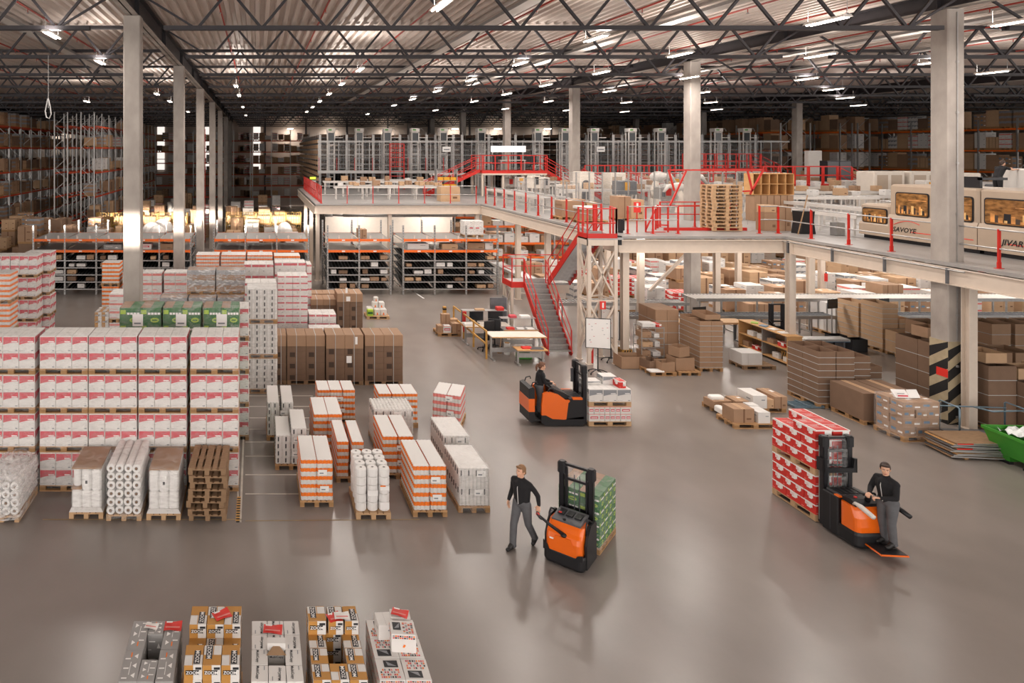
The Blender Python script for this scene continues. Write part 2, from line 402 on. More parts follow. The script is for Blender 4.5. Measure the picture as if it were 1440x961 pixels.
def lamps():
    for i,x in enumerate(sorted(LROWS)):
        for j,y in enumerate(LROWS[x]):
            r=thing('ceiling_lamp','twin tube ceiling lamp, %s row from the dark racks, %s from the front'%(ORD[i],ORD[j]),'lamp',(x,y,LZ),0,'ceiling lamps')
            put('housing',LH,r); put('tube',LT,r)
            l=bpy.data.lights.new('lamp_light','AREA'); l.shape='RECTANGLE'; l.size=.35; l.size_y=1.5; l.energy=LP*(1 if y<50 else .55); l.color=LC
            lo=bpy.data.objects.new('lamp_light',l); col.objects.link(lo); lo.location=(x,y,LZ-.06)
            if y<50:
                l=bpy.data.lights.new('lamp_uplight','AREA'); l.shape='RECTANGLE'; l.size=.35; l.size_y=1.2; l.energy=50; l.color=LC
                lo=bpy.data.objects.new('lamp_uplight',l); col.objects.link(lo); lo.location=(x,y,LZ+.1); lo.rotation_euler=(PI,0,0)
    k=0
    for x in (6.5,11.5,17,22.5,28,33.5,39.5,46):
        for y in ((44.5,48.5) if x<13 else (30.5,35.5,40.5,46,52)):
            if x>34 and y<35: continue
            r=thing('batten_lamp','batten lamp fixed under the mezzanine deck among the cream beams','lamp',(x,y,4.62),PI/2,'batten lamps under the mezzanine'); put('housing',LH,r); put('tube',LT,r)
            l=bpy.data.lights.new('batten_light','AREA'); l.shape='RECTANGLE'; l.size=1.5; l.size_y=.35; l.energy=MP; l.color=LC
            lo=bpy.data.objects.new('batten_light',l); col.objects.link(lo); lo.location=(x,y,4.55)
LP=150; MP=130; LC=(1,.92,.85)
lamps()
# ---------------------------------------------------------------- daylight
w=bpy.data.worlds.new('daylight'); sc.world=w; w.use_nodes=True
w.node_tree.nodes['Background'].inputs[0].default_value=(1,.94,.89,1); w.node_tree.nodes['Background'].inputs[1].default_value=2.3
# low sun through a strip window behind the camera
sl=bpy.data.lights.new('low_sun_window','AREA'); sl.shape='RECTANGLE'; sl.size=17; sl.size_y=.9; sl.spread=math.radians(1.2); sl.energy=250; sl.color=(1,.88,.77)
so=bpy.data.objects.new('low_sun_window',sl); col.objects.link(so)
so.location=(-8.2,-2.5,7.72); so.rotation_euler=(math.radians(90-4.9),0,math.radians(-4))
# ---------------------------------------------------------------- camera
cam=bpy.data.cameras.new('camera'); co=bpy.data.objects.new('camera',cam); col.objects.link(co); sc.camera=co
co.location=(0,0,H); co.rotation_euler=(math.radians(90),0,0)
cam.sensor_fit='HORIZONTAL'; cam.sensor_width=36; cam.lens=24.0; cam.shift_x=(720-CX)/1440; cam.shift_y=(HY-480.5)/1440; cam.clip_end=300
sc.view_settings.view_transform='Standard'; sc.view_settings.look='None'; sc.view_settings.gamma=1; sc.view_settings.use_curve_mapping=False
sc.view_settings.exposure=0.28
sc.cycles.max_bounces=6; sc.cycles.diffuse_bounces=3; sc.cycles.glossy_bounces=3; sc.cycles.transparent_max_bounces=12; sc.cycles.caustics_reflective=False; sc.cycles.caustics_refractive=False
sc.cycles.use_denoising=True; sc.cycles.sample_clamp_indirect=4
# ================================================================ pallets
def pallet_mb(b,w,d,z=0,x=0,y=0,mt='wood',mk='wood_block',simple=False):
    # euro pallet, boards running along y when w<d ; origin at centre x,y ; height .144
    along_y=d>=w
    def bx(u0,v0,z0,u1,v1,z1,m):
        if along_y: b.box(x+u0,y+v0,z+z0,x+u1,y+v1,z+z1,m)
        else: b.box(x+v0,y+u0,z+z0,x+v1,y+u1,z+z1,m)
    W,D=(w,d) if along_y else (d,w)
    if simple:
        bx(-W/2,-D/2,.12,W/2,D/2,.144,mt)
        for k in (-1,0,1): bx(k*(W/2-.05)-.05,-D/2,0,k*(W/2-.05)+.05,D/2,.12,mk)
        return
    for k in (-1,0,1):
        c=k*(W/2-.05); bx(c-.05,-D/2,0,c+.05,D/2,.022,mt)
        for j in (-1,0,1): cc=j*(D/2-.0725); bx(c-.05,cc-.0725,.022,c+.05,cc+.0725,.1,mk)
    for j in (-1,0,1): cc=j*(D/2-.0725); bx(-W/2,cc-.0725,.1,W/2,cc+.0725,.122,mt)
    for k,wd in ((-2,.145),(-1,.1),(0,.145),(1,.1),(2,.145)):
        c=k/2*(W/2-.0725); bx(c-wd/2,-D/2,.122,c+wd/2,D/2,.144,mt)
PC={}
def pallet_me(w,d,mt='wood',simple=False):
    k=(round(w,2),round(d,2),mt,simple)
    if k not in PC:
        b=MB(); pallet_mb(b,w,d,mt=mt,mk={'wood':'wood_block','wood_old':'wood_old','wood_pale':'wood_pale'}[mt],simple=simple); PC[k]=b.mesh('pallet')
    return PC[k]
PH=.144
# ================================================================ cartons with printing
CC={}
def carton_me(style,w,d,h):
    """carton about its base centre; printing on the front (-y), on both sides and on the top"""
    k=(style,round(w,3),round(d,3),round(h,3))
    if k in CC: return CC[k]
    b=MB(); g=.004; X=w/2-g; Y=d/2-g
    base={'red_band':'carton_white','pale_red':'carton_white','red_all':'bright_red','brown':'carton','light':'carton_light','dark':'carton_dark','white':'carton_white','zoom':'carton_white',
          'grey_print':'carton_grey','multi':'carton_white','dots':'carton_white','grey_band':'carton_white','green':'print_green','tan_dark':'brown_pack','white_red_txt':'carton_white','brown_blue':'carton','thin_red':'carton_white'}[style]
    b.cbox(-X,-Y,0,X,Y,h-.002,base,.006)
    sides=[((-X,-Y,0),(1,0,0),2*X),((X,-Y,0),(0,1,0),2*Y),((X,Y,0),(-1,0,0),2*X),((-X,Y,0),(0,-1,0),2*Y)]
    Z=(0,0,1)
    for i,(o,u,L) in enumerate(sides):
        if style in('red_band','grey_band'):
            m='print_red' if style=='red_band' else 'print_grey'; n=6
            top=h*.93; lo=h*.5
            pts=[(L*.03,lo-h*.04),]+[(L*(.03+.94*t/n),lo+h*(.13*math.sin(t/n*PI*.55)-.03)) for t in range(1,n+1)]+[(L*.97,top),(L*.03,top)]
            b.face(o,u,Z,pts,m)
            b.rect(o,u,Z,L*.55,h*.62,L*.9,h*.68,'label_white',.005)
            b.rect(o,u,Z,L*.78,h*.07,L*.93,h*.13,'print_grey')
            for t in range(5): b.rect(o,u,Z,L*(.06+t*.07),h*.08,L*(.09+t*.07),h*.11,'print_grey')
        elif style=='pale_red':
            b.rect(o,u,Z,L*.02,h*.62,L*.98,h*.86,'print_pale_red'); b.rect(o,u,Z,L*.05,h*.1,L*.5,h*.16,'print_pale_red')
        elif style=='thin_red':
            b.rect(o,u,Z,L*.0,h*.72,L*.46,h*.93,'print_red'); b.rect(o,u,Z,L*.54,h*.72,L,h*.93,'print_red'); b.rect(o,u,Z,L*.3,h*.3,L*.36,h*.4,'print_grey')
        elif style=='red_all':
            b.rect(o,u,Z,0,h*.86,L,h,'label_white')
            if i%2==0: b.rect(o,u,Z,L*.55,h*.3,L*.95,h*.86,'label_white'); b.rect(o,u,Z,L*.6,h*.4,L*.75,h*.5,'print_black',.005)
            else:
                b.face(o,u,Z,[(L*.3,h*.86),(L*.3,h*.55),(L*.42,h*.55),(L*.42,h*.38),(L*.7,h*.38),(L*.7,h*.5),(L*.8,h*.5),(L*.8,h*.86)],'label_white')
                for t in range(4): b.rect(o,u,Z,L*.34,h*(.78-.08*t),L*(.55+.03*(t%2)),h*(.8-.08*t),'print_red',.005)
            b.rect(o,u,Z,L*.05,h*.12,L*.22,h*.2,'print_pale_red')
        elif style=='zoom':
            b.rect(o,u,Z,0,0,L*.5,h,'print_tan'); b.rect(o,u,Z,L*.62,h*.7,L*.95,h*.86,'print_black') if i%2 else None
            s=min(.085,h*.4,L*.22); b.rect(o,u,Z,L*.08,h*.36,L*.08+s*3.4,h*.36+s*1.15,'print_black'); b.text('ZOOM',s*1.1,Vector(o)+Vector(u)*(L*.08+s*.12)+Vector((0,0,h*.36+s*.16)),u,Z,'label_white',.006,True)
        elif style=='grey_print':
            b.rect(o,u,Z,L*.1,h*.55,L*.5,h*.62,'label_white'); b.face(o,u,Z,[(L*.6,h*.2),(L*.85,h*.2),(L*.72,h*.5)],'label_white'); b.rect(o,u,Z,L*.05,h*.1,L*.25,h*.14,'label_white')
        elif style=='multi':
            b.text('MultiCopy',min(.1,L*.2),Vector(o)+Vector(u)*L*.08+Vector((0,0,h*.35)),u,Z,'print_black',.004,True)
        elif style=='dots':
            for t in range(10):
                for q in range(2): b.rect(o,u,Z,L*(.06+t*.09),h*(.75+q*.1),L*(.13+t*.09),h*(.83+q*.1),['print_red','print_orange','print_grey','print_black'][(t*3+q*2+i)%4])
            pts=[(L*.45,h*.3),(L*.5,h*.45),(L*.58,h*.42),(L*.53,h*.28)]; b.face(o,u,Z,pts,'print_orange')
        elif style=='green':
            b.rect(o,u,Z,L*.04,h*.6,L*.3,h*.86,'print_lime'); [b.rect(o,u,Z,L*(.36+.16*t),h*.56,L*(.49+.16*t),h*.7,'label_white') for t in range(4)]
            n=10; b.face(o,u,Z,[(L*.7+L*.22*math.cos(2*PI*t/n),h*.22+h*.16*math.sin(2*PI*t/n)) for t in range(n)],'print_lime'); b.rect(o,u,Z,L*.58,h*.18,L*.82,h*.26,'print_green',.006)
        elif style=='tan_dark':
            b.face(o,u,Z,[(0,h*.5),(L*.5,h*.6),(L,h*.52),(L,h),(0,h)],'print_grey')
        elif style=='white_red_txt':
            if i%2==0: b.rect(o,u,Z,L*.12,h*.35,L*.88,h*.68,'print_red'); b.rect(o,u,Z,L*.2,h*.45,L*.8,h*.55,'label_white',.006)
            else: b.rect(o,u,Z,L*.38,h*.15,L*.62,h*.85,'print_red'); b.rect(o,u,Z,L*.46,h*.3,L*.52,h*.7,'label_white',.006)
            b.rect(o,u,Z,0,h*.93,L,h,'print_pale_red')
        elif style=='brown_blue':
            b.rect(o,u,Z,L*.1,h*.35,L*.45,h*.65,'tote_blue'); b.rect(o,u,Z,L*.6,h*.25,L*.9,h*.45,'label_white')
        elif style in('brown','light','dark'):
            b.rect(o,u,Z,L*.46,0,L*.54,h,'ink_brown') if i%2==0 and R.random()<.3 else None
            if i in(0,1): b.rect(o,u,Z,L*.62,h*.2,L*.85,h*.34,'ink_brown')
        elif style=='white':
            b.rect(o,u,Z,L*.6,h*.6,L*.85,h*.68,'print_grey')
    T=((-X,-Y,h-.002),(1,0,0),(0,1,0)); w2,d2=2*X,2*Y
    if style=='zoom':
        b.rect(*T,w2*.5,0,w2,d2,'print_tan'); b.rect(*T,0,d2*.52,w2*.5,d2*.56,'print_tan')
        s=min(.075,w2*.24); o=Vector(T[0])+Vector((w2*.1,d2*.2,0))
        b.rect(o,(1,0,0),(0,1,0),-s*.2,-s*.2,s*3.05,s*.95,'print_black',.005); b.text('ZOOM',s,o,(1,0,0),(0,1,0),'label_white',.008,True)
    elif style=='grey_print':
        for t in range(3): b.face(*T,[(w2*(.1+.3*t),d2*.2),(w2*(.26+.3*t),d2*.2),(w2*(.18+.3*t),d2*.42)],'label_white'); b.rect(*T,w2*(.08+.3*t),d2*.6,w2*(.12+.3*t),d2*.9,'label_white')
        b.rect(*T,w2*.75,d2*.55,w2*.9,d2*.62,'print_orange')
        b.rect(*T,w2*.2,d2*.52,w2*.6,d2*.55,'label_white')
    elif style=='multi':
        b.text('MultiCopy',min(.1,w2*.19),Vector(T[0])+Vector((w2*.04,d2*.3,0)),(1,0,0),(0,1,0),'print_black',.004,True); b.rect(*T,w2*.05,d2*.75,w2*.3,d2*.8,'print_grey')
    elif style=='dots':
        for t in range(12):
            for q in range(3):
                if (t*7+q*5)%4: b.rect(*T,w2*(.5+(t%4)*.11),d2*(.1+q*.08+(t//4)*.26),w2*(.58+(t%4)*.11),d2*(.16+q*.08+(t//4)*.26),['print_red','print_orange','print_grey','print_black','print_pale_red'][(t*3+q)%5])
        b.rect(*T,w2*.1,d2*.3,w2*.42,d2*.85,'print_black'); b.face(*T,[(w2*.15,d2*.4),(w2*.38,d2*.8),(w2*.35,d2*.45)],'print_grey',.006)
    elif style=='red_all':
        b.rect(*T,0,0,w2*.08,d2,'label_white'); b.rect(*T,w2*.92,0,w2,d2,'label_white'); b.rect(*T,w2*.2,d2*.4,w2*.8,d2*.5,'print_pale_red')
        for t in range(4): b.rect(*T,w2*.2,d2*(.6+.07*t),w2*(.6+.05*(t%2)),d2*(.62+.07*t),'label_white')
    elif style in('brown','light','dark','brown_blue'):
        b.rect(*T,w2*.49,0,w2*.51,d2,'ink_brown',.002); b.rect(*T,w2*.4,0,w2*.6,d2,'carton_light',.0015)
        if R.random()<.4: b.rect(*T,w2*.6,d2*.55,w2*.85,d2*.75,'label_white')
    elif style in('red_band','grey_band','pale_red','white','thin_red','white_red_txt'):
        b.rect(*T,w2*.495,0,w2*.505,d2,'carton_grey',.0015)
    elif style=='green':
        b.rect(*T,0,0,w2*.5,d2,'brown_pack',.002)
    CC[k]=b.mesh('carton'); return CC[k]
def wrap_me(w,d,z0,z1,mt='film_thin',wob=.012,seed=0):
    # thin stretch-film sleeve round a load, closed over the top, with slack
    rr=random.Random(seed); b=MB(); n=5; rings=[]
    zs=[z0+(z1-z0)*t/5 for t in range(6)]
    for z in zs+[z1+.006]:
        last=z>z1; k=.97 if last else 1
        pts=[]
        for s_ in range(4):
            for i in range(n):
                t=-1+2*i/n
                p={0:(t*w/2,-d/2),1:(w/2,t*d/2),2:(-t*w/2,d/2),3:(-w/2,-t*d/2)}[s_]
                e=0 if i==0 else wob
                j=rr.uniform(0,e)
                nx,ny={0:(0,-1),1:(1,0),2:(0,1),3:(-1,0)}[s_]
                pts.append(((p[0]*k+nx*(j+.008)),(p[1]*k+ny*(j+.008)),z))
        rings.append(pts)
    m=len(rings[0]); vs=[p for r_ in rings for p in r_]
    fs=[(a*m+i,a*m+(i+1)%m,(a+1)*m+(i+1)%m,(a+1)*m+i) for a in range(len(rings)-1) for i in range(m)]+[tuple(range((len(rings)-1)*m,len(rings)*m))]
    b.add(vs,fs,mt); return b.mesh('stretch_film',True)
def load(name,label,cat,x,y,z,rz,w,d,rows,style,group=None,nx=3,ny=2,rh=.39,film='film_thin',pal='wood',label_card=None,depth_parts=True,pallet=True,jit=0.0,cap=None):
    """a shrink wrapped pallet load = one thing: pallet, every outer carton, film"""
    r=thing(name,label,cat,(x,y,z),rz,group); z0=0
    if pallet: put('pallet',pallet_me(w,d,pal),r); z0=PH
    cw,cd=w/nx,d/ny
    for k in range(rows):
        st=style[k%len(style)] if isinstance(style,(list,tuple)) else style
        me=carton_me(st,cw,cd,rh)
        for i in range(nx):
            for j in range(ny):
                if 0<i<nx-1 and 0<j<ny-1 and k<rows-1: continue
                put('carton',me,r,(-w/2+cw*(i+.5)+R.uniform(-jit,jit),-d/2+cd*(j+.5)+R.uniform(-jit,jit),z0+k*rh))
    if film: put('stretch_film',wrap_me(w,d,z0-.05 if pallet else 0,z0+rows*rh+.004,film,seed=int(x*50+y*7+z*3)),r)
    if label_card:
        b=MB()
        for (a,c,s_) in label_card: b.rect((-w/2,-d/2-.022,0),(1,0,0),(0,0,1),a,c,a+s_,c+s_*1.15,'label_white'); b.rect((-w/2,-d/2-.022,0),(1,0,0),(0,0,1),a+s_*.15,c+s_*.2,a+s_*.8,c+s_*.35,'print_grey',.004)
        b.build('label',r)
    return r
# ================================================================ B: big wall of red and white paper loads
def big_wall():
    Y=16.62; s=16.22
    xs=[(-25,55),(55,124),(124,193),(193,264),(266,337)]
    tiers=['bottom','second','third','top']
    which=['fifth','fourth','third','second','first']
    for i,(a,b) in enumerate(xs):
        x=xa((a+b)/2,s); 
        for t in range(4):
            load('wrapped_pallet_load','load of red and white cartons, %s tier, %s stack from the aisle corner'%(tiers[t],which[i]),'pallet load',x,Y,t*.925,0,1.148,.8,2,'red_band','red and white carton loads stacked four high',nx=3,ny=2,rh=.388,film='film_thin')
    for t in range(4):
        load('wrapped_pallet_load','load of red and white cartons alone behind the corner stack, %s tier'%tiers[t],'pallet load',-.24-.4,19.5,t*.925,0,.8,.8,2,'red_band','narrow stack behind the corner stack',nx=2,ny=2,rh=.388)
big_wall()
# ================================================================ E: mid-left block
def stackpx(name,lab,pxl,pxr,ybot,style,tiers,w=None,d=.8,rows=3,rh=.3,nx=3,group=None,film='film_thin',cards=None,ny=2,yoff=0):
    """stack of loads whose front bottom edge shows at ybot (on the floor)"""
    Y=F*H/(ybot-HY); x0,x1=xa(pxl,Y),xa(pxr,Y); W=x1-x0
    for t in range(tiers):
        st=style[t] if isinstance(style,list) else style; rw=rows[t] if isinstance(rows,list) else rows; rr=rh[t] if isinstance(rh,list) else rh
        z=sum((PH+(rows[q] if isinstance(rows,list) else rows)*(rh[q] if isinstance(rh,list) else rh)+.004) for q in range(t))
        l=lab if tiers==1 else lab+', %s tier'%(['bottom','middle','top'] if tiers==3 else ['lower','upper'])[t]
        load(name,l,'pallet load',(x0+x1)/2,Y+d/2,z,0,W,d,rw,st,group,nx=nx,ny=ny,rh=rr,film=film,label_card=cards)
# white stack with black marks
defm('mark_black','3c3c3e',rough=.6)
def marks_pack(w,d,h,mc,nb,base='pack_white',top=True,blk=None,gap=False):
    """shrink packed layer of rolls: scalloped outline of roll ends, printed marks on the film"""
    k=('mp',round(w,2),round(d,2),round(h,2),mc,nb,gap)
    if k in CC: return CC[k]
    b=MB(); rr=w/nb/2; ny=max(1,round(d/(2*rr))); ry=d/ny/2
    out=[]
    def side(n,r_,f):
        for i in range(n):
            for a in (0.15,.5,.85): out.append(f((i+a)*2*r_, .03*math.sin(a*PI)))
    side(nb,rr,lambda t,e:(-w/2+t,-d/2-e+.03)); side(ny,ry,lambda t,e:(w/2+e-.03,-d/2+t))
    side(nb,rr,lambda t,e:(w/2-t,d/2+e-.03)); side(ny,ry,lambda t,e:(-w/2-e+.03,d/2-t))
    b.prism(out,.004,h-.012,base,'z'); b.prism([(p[0]*.985,p[1]*.985) for p in out],h-.012,h-.001,base,'z')
    if mc:
        n=len(out); z0,z1=(h*.5,h*.94) if mc!='mark_black' else (h*.2,h*.8)
        for i in range(n):
            p=Vector((*out[i],0));q=Vector((*out[(i+1)%n],0)); e=(q-p)
            if e.length<1e-4: continue
            nn=Vector((e.y,-e.x,0)).normalized()*.003
            if mc=='mark_black':
                if i%6!=1 : continue
            b.add([p+nn+Vector((0,0,z0)),q+nn+Vector((0,0,z0)),q+nn+Vector((0,0,z1)),p+nn+Vector((0,0,z1))],[(0,1,2,3)],mc)
    if top:
        for i in range(nb):
            for j in range(ny):
                x=-w/2+(i+.5)*2*rr; y=-d/2+(j+.5)*2*ry; n=6
                b.add([(x+rr*.82*math.cos(2*PI*q/n),y+ry*.82*math.sin(2*PI*q/n),h-.001) for q in range(n)]+[(x+rr*.66*math.cos(2*PI*q/n),y+ry*.66*math.sin(2*PI*q/n),h+.022) for q in range(n)],
                   [(q,(q+1)%n,n+(q+1)%n,n+q) for q in range(n)]+[tuple(range(n,2*n))],base)
    CC[k]=b.mesh('roll_pack'); return CC[k]
def packs(label,x,y,z,rz,w,d,layers,lh,mc,group,nb=8,nx=2,cards=True,missing=(),film=None,jit=.008,gapx=0,name='paper_roll_pallet_load',pal='wood',topgone=None,lw=None):
    """pallet of shrink packed paper rolls: one thing with pallet, packs per layer"""
    r=thing(name,label,'pallet load',(x,y,z),rz,group); put('pallet',pallet_me(w+.02,d+.02,pal),r)
    cw=(w-gapx)/nx
    for k in range(layers):
        m2=mc[k%len(mc)] if isinstance(mc,(list,tuple)) else mc
        for i in range(nx):
            if (k,i) in missing: continue
            o=put('roll_pack',marks_pack(cw-.006,d,lh,m2,max(3,nb//nx),top=(k==layers-1 or (k+1,i) in missing)),r,(-w/2+cw*(i+.5)+gapx*i+R.uniform(-jit,jit),R.uniform(-jit,jit),PH+k*lh))
    if cards:
        for k in range(1,layers,2):
            b=MB(); a=R.uniform(w*.45,w*.62); b.rect((-w/2,-d/2-.012,0),(1,0,0),(0,0,1),a,PH+k*lh+lh*.15,a+.2,PH+k*lh+lh*.8,'label_white'); b.rect((-w/2,-d/2-.012,0),(1,0,0),(0,0,1),a+.03,PH+k*lh+lh*.3,a+.12,PH+k*lh+lh*.45,'print_grey',.005); b.build('label',r)
    if film: put('stretch_film',wrap_me(w,d,.02,PH+layers*lh+.012,film,seed=int(x*31+y)),r)
    return r
def e_block():
    Y=F*H/(553.5-HY); x0,x1=xa(347,Y),xa(390,Y)
    for t in range(3):
        packs('wrapped white pallet of black-marked roll packs, %s tier beside the brown cartons'%['bottom','middle','top'][t],(x0+x1)/2,Y+.5,t*1.161,0,x1-x0,1.0,5,.203,['mark_black'],'black-marked roll pack loads, three high',nb=8,nx=1,cards=False,film='film_thin')
    # narrow white stack seen in the gap
    # green cartons
    Y=18.15
    for i,(a,b) in enumerate(((167,227),(228,283),(285,337))):
        r=load('wrapped_pallet_load','wrapped green cartons with white stickers, %s of three beyond the big paper stacks'%ORD[i],'pallet load',xa((a+b)/2,Y),Y+.42,2.93,0,xa(b,Y)-xa(a,Y)-.03,.8,2,'green','green carton loads',nx=2,ny=2,rh=.42,label_card=[(.35,.5,.28)])
        load('wrapped_pallet_load','wrapped pallet load under the green cartons, %s of three'%ORD[i],'pallet load',xa((a+b)/2,Y),Y+.42,0,0,xa(b,Y)-xa(a,Y)-.03,.8,6,'green','loads under the green cartons',nx=4,ny=2,rh=.463,film=None)
    # brown/grey wrapped loads (two tiers of three, upper tier of two)
    Y=26.0; z2=1.55
    for i,(a,b) in enumerate(((224,263),(264.5,304),(305,343))):
        load('wrapped_pallet_load','grey-brown shrink wrapped carton load, %s of three in the middle tier behind the green cartons'%ORD[i],'pallet load',xa((a+b)/2,Y),Y+.45,z2,0,xa(b,Y)-xa(a,Y)-.02,.85,2,'tan_dark','grey-brown carton loads, middle tier',nx=3,ny=2,rh=.40,film='film_thick')
        load('wrapped_pallet_load','grey-brown shrink wrapped carton load, %s of three in the bottom tier behind the green cartons'%ORD[i],'pallet load',xa((a+b)/2,Y),Y+.45,0,0,xa(b,Y)-xa(a,Y)-.02,.85,3,'tan_dark','grey-brown carton loads, bottom tier',nx=3,ny=2,rh=.465,film=None)
    Y=26.7
    for i,(a,b) in enumerate(((263,303),(304,345))):
        load('wrapped_pallet_load','grey-brown shrink wrapped carton load, %s of two in the top tier behind the green cartons'%ORD[i],'pallet load',xa((a+b)/2,Y),Y+.3,z2+.95,0,xa(b,Y)-xa(a,Y)-.02,.85,2,'tan_dark','grey-brown carton loads, top tier',nx=3,ny=2,rh=.40,film='film_thick')
    # pale pink wrapped stacks behind column
    Y=30.0
    for i,(a,b) in enumerate(((172,228),(230,263))):
        b2=(b if i else 228); n=2 if i==0 else 1
        for q in range(n):
            aa=a+(b2-a)*q/n; bb=a+(b2-a)*(q+1)/n
            for t,(z,h_) in enumerate(((0,3),(1.377,3))):
                load('wrapped_pallet_load','pale pink and white wrapped carton load behind the columns, %s tier of the %s stack'%(['lower','upper'][t],ORD[i*2+q]),'pallet load',xa((aa+bb)/2,Y),Y+.4,z,0,xa(bb,Y)-xa(aa,Y)-.03,.8,3,'pale_red','pale pink carton loads',nx=2,ny=2,rh=.41,film='film_thin')
    # slim stack left of the column and printed brown-white boxes
    Y=24.0
    for t in range(3): load('wrapped_pallet_load','slim stack of white cartons with thin pink lines beside the first concrete column, %s tier'%['bottom','middle','top'][t],'pallet load',xa(164.5,Y),Y+.5,t*1.02,0,xa(176,Y)-xa(153,Y),.9,3,'pale_red','slim pink-lined carton stack',nx=1,ny=2,rh=.29,film='film_thin')
    load('wrapped_pallet_load','pallet of small tan and white printed cartons beside the slim pink-lined stack','pallet load',xa(142,Y),Y+.5,0,0,.5,.8,10,'zoom',None,nx=2,ny=2,rh=.225)
    for t in range(3): packs('orange and white roll pack load standing behind the first concrete column, %s tier'%['bottom','middle','top'][t],-6.5,30.6,t*1.046,0,.8,.8,5,.18,['print_orange'],'orange roll loads behind the column',nb=6,nx=1,cards=False)
    # row at the back with orange print on top
    Y=31.6
    for i,(a,b) in enumerate(((275,309),(310,346),(347,384),(385,423))):
        x=xa((a+b)/2,Y); w=xa(b,Y)-xa(a,Y)-.03
        if i<3:
            packs('white roll pack load with orange marks, %s of four on the back row, upper tier'%ORD[i],x,Y+.5,2.486,0,w,1,4,.16,['print_orange'],'orange-marked loads on the back row',nb=10,nx=1,cards=False,film='film_thin')
            for t in range(2): load('wrapped_pallet_load','red-lined white carton load under the %s orange-marked load of the back row, %s tier'%(ORD[i],['bottom','middle'][t]),'pallet load',x,Y+.5,t*1.242,0,w,1,4,'thin_red','red-lined loads of the back row',nx=2,ny=2,rh=.274)
        else:
            for t in range(3): packs('tall orange and white roll pack load ending the back row, %s tier'%['bottom','middle','top'][t],x,Y+.5,t*1.076,0,w,1,5,.186,['print_orange'],'end stack of the back row',nb=10,nx=1,cards=False)
    packs('small white load with black marks tucked beside the end stack of the back row',xa(429,32.5),33,0,0,.5,.9,9,.26,['mark_black'],None,nb=5,nx=1,cards=False)
    # red thin-band stacks in the middle
    def st(a,b,Y,z0,rows,rh,lab,style='thin_red',nx=2,d=.85):
        load('wrapped_pallet_load',lab,'pallet load',xa((a+b)/2,Y),Y+d/2,z0,0,xa(b,Y)-xa(a,Y)-.02,d,rows,style,None,nx=nx,ny=2,rh=rh,film='film_thin')
    Y=26.3
    st(390,433,Y,0,3,.243,'white carton load with thin red bands, bottom of the tall stack beyond the brown cartons')
    st(390,433,Y,.876,9,.251,'tall white carton load with thin red bands standing on another beyond the brown cartons')
    Y=28.5
    st(343,385,Y,0,7,.46,'white carton load with thin red bands beside the grey-brown loads')
    st(386,430,Y,0,7,.47,'white carton load with thin red bands next to the tallest red-banded stack')
    st(431,438.5,29.4,0,9,.34,'narrow slice of a red-banded carton load beyond the tallest red-banded stack',nx=1)
    st(344,389,25.4,0,8,.38,'white carton load with thin red bands rising behind the black-marked stack')
    st(434,473,26.3,0,5,.33,'low white carton load with one red band behind the brown cartons',style='thin_red')
    st(435,481,25.2,0,4,.33,'low white carton load with two red bands in front of the other low one')
e_block()
def far_stacks():
    Y=28.6
    for i,(x,y,l) in enumerate(((-9.84,Y,'stack facing the open floor'),(-10.98,Y,'stack cut by the picture edge'),(-9.55,Y+.9,'second row stack'))):
        for t in range(4):
            load('wrapped_pallet_load','red and white load by the dark racks, %s tier, %s'%(['bottom','second','third','top'][t],l),'pallet load',x+.05*(t%2),y+.42,t*.925,0,1.12,.82,2,'red_band','red and white stacks by the dark racks',nx=3,ny=2,rh=.388)
    for t in range(3): packs('orange and white roll load half outside the picture edge, %s tier'%['bottom','middle','top'][t],xa(0,26)+.0,26.4,t*1.137,0,.8,.9,5,.198,['print_orange'],'orange roll loads at the picture edge',nb=6,nx=1,cards=False,film='film_thin')
far_stacks()
# ---------------------------------------------------------------- strapped brown carton blocks
def brown_block(label,a,b,ybot,ytop,nx=2,d=.9,capz=.38,card=None,zt=None,group='strapped brown carton blocks'):
    Y=F*H/(ybot-HY); x0,x1=xa(a,Y),xa(b,Y); w=x1-x0; zt=za(ytop,Y) if zt is None else zt
    r=thing('strapped_carton_block',label,'carton block',((x0+x1)/2,Y+d/2,0),0,group)
    put('pallet',pallet_me(w,d,'wood_old'),r)
    nl=max(3,round((zt-PH-capz)/.21)); lh=(zt-PH-capz)/nl; 
    for k in range(nl):
        for i in range(nx*2):
            bm=MB(); cw=w/(nx*2); e=R.uniform(-.006,.006)
            bm.cbox(-cw/2+.003,-d/2+e,0,cw/2-.003,d/2,lh-.003,'carton_dark' ,.004)
            if (i+k)%2==0 and k%2==0: bm.rect((-cw/2,-d/2+e,0),(1,0,0),(0,0,1),cw*.3,lh*.1,cw*.85,lh*.9,'dark_box',.003)
            bm.build('carton',r,loc=(-w/2+cw*(i+.5),0,PH+k*lh))
    for i in range(nx):
        bm=MB(); cw=w/nx; zz=zt-capz
        bm.cbox(-cw/2+.002,-d/2-.03,0,cw/2-.002,d/2+.02,capz,'carton',.01); bm.build('lid',r,loc=(-w/2+cw*(i+.5),0,zz))
    s=MB()
    for i in range(nx):
        x=-w/2+w/nx*(i+.5)
        s.box(x-.009,-d/2-.036,.02,x+.009,-d/2-.032,zt+.004,'strap'); s.box(x-.009,-d/2-.036,zt+.002,x+.009,d/2+.02,zt+.006,'strap')
    s.build('strap',r)
    if card:
        for u,z,ww,hh in card: c=MB(); c.rect((-w/2,-d/2-.036,0),(1,0,0),(0,0,1),u,z,u+ww,z+hh,'label_white',.004); c.build('label',r)
    return r
brown_block('partly hidden block of brown cartons at the white stack end of the strapped brown row',388,402.5,541,471.5,1)
brown_block('strapped block of brown cartons, first full one beside the white black-marked stack',403.5,457,541,471.5)
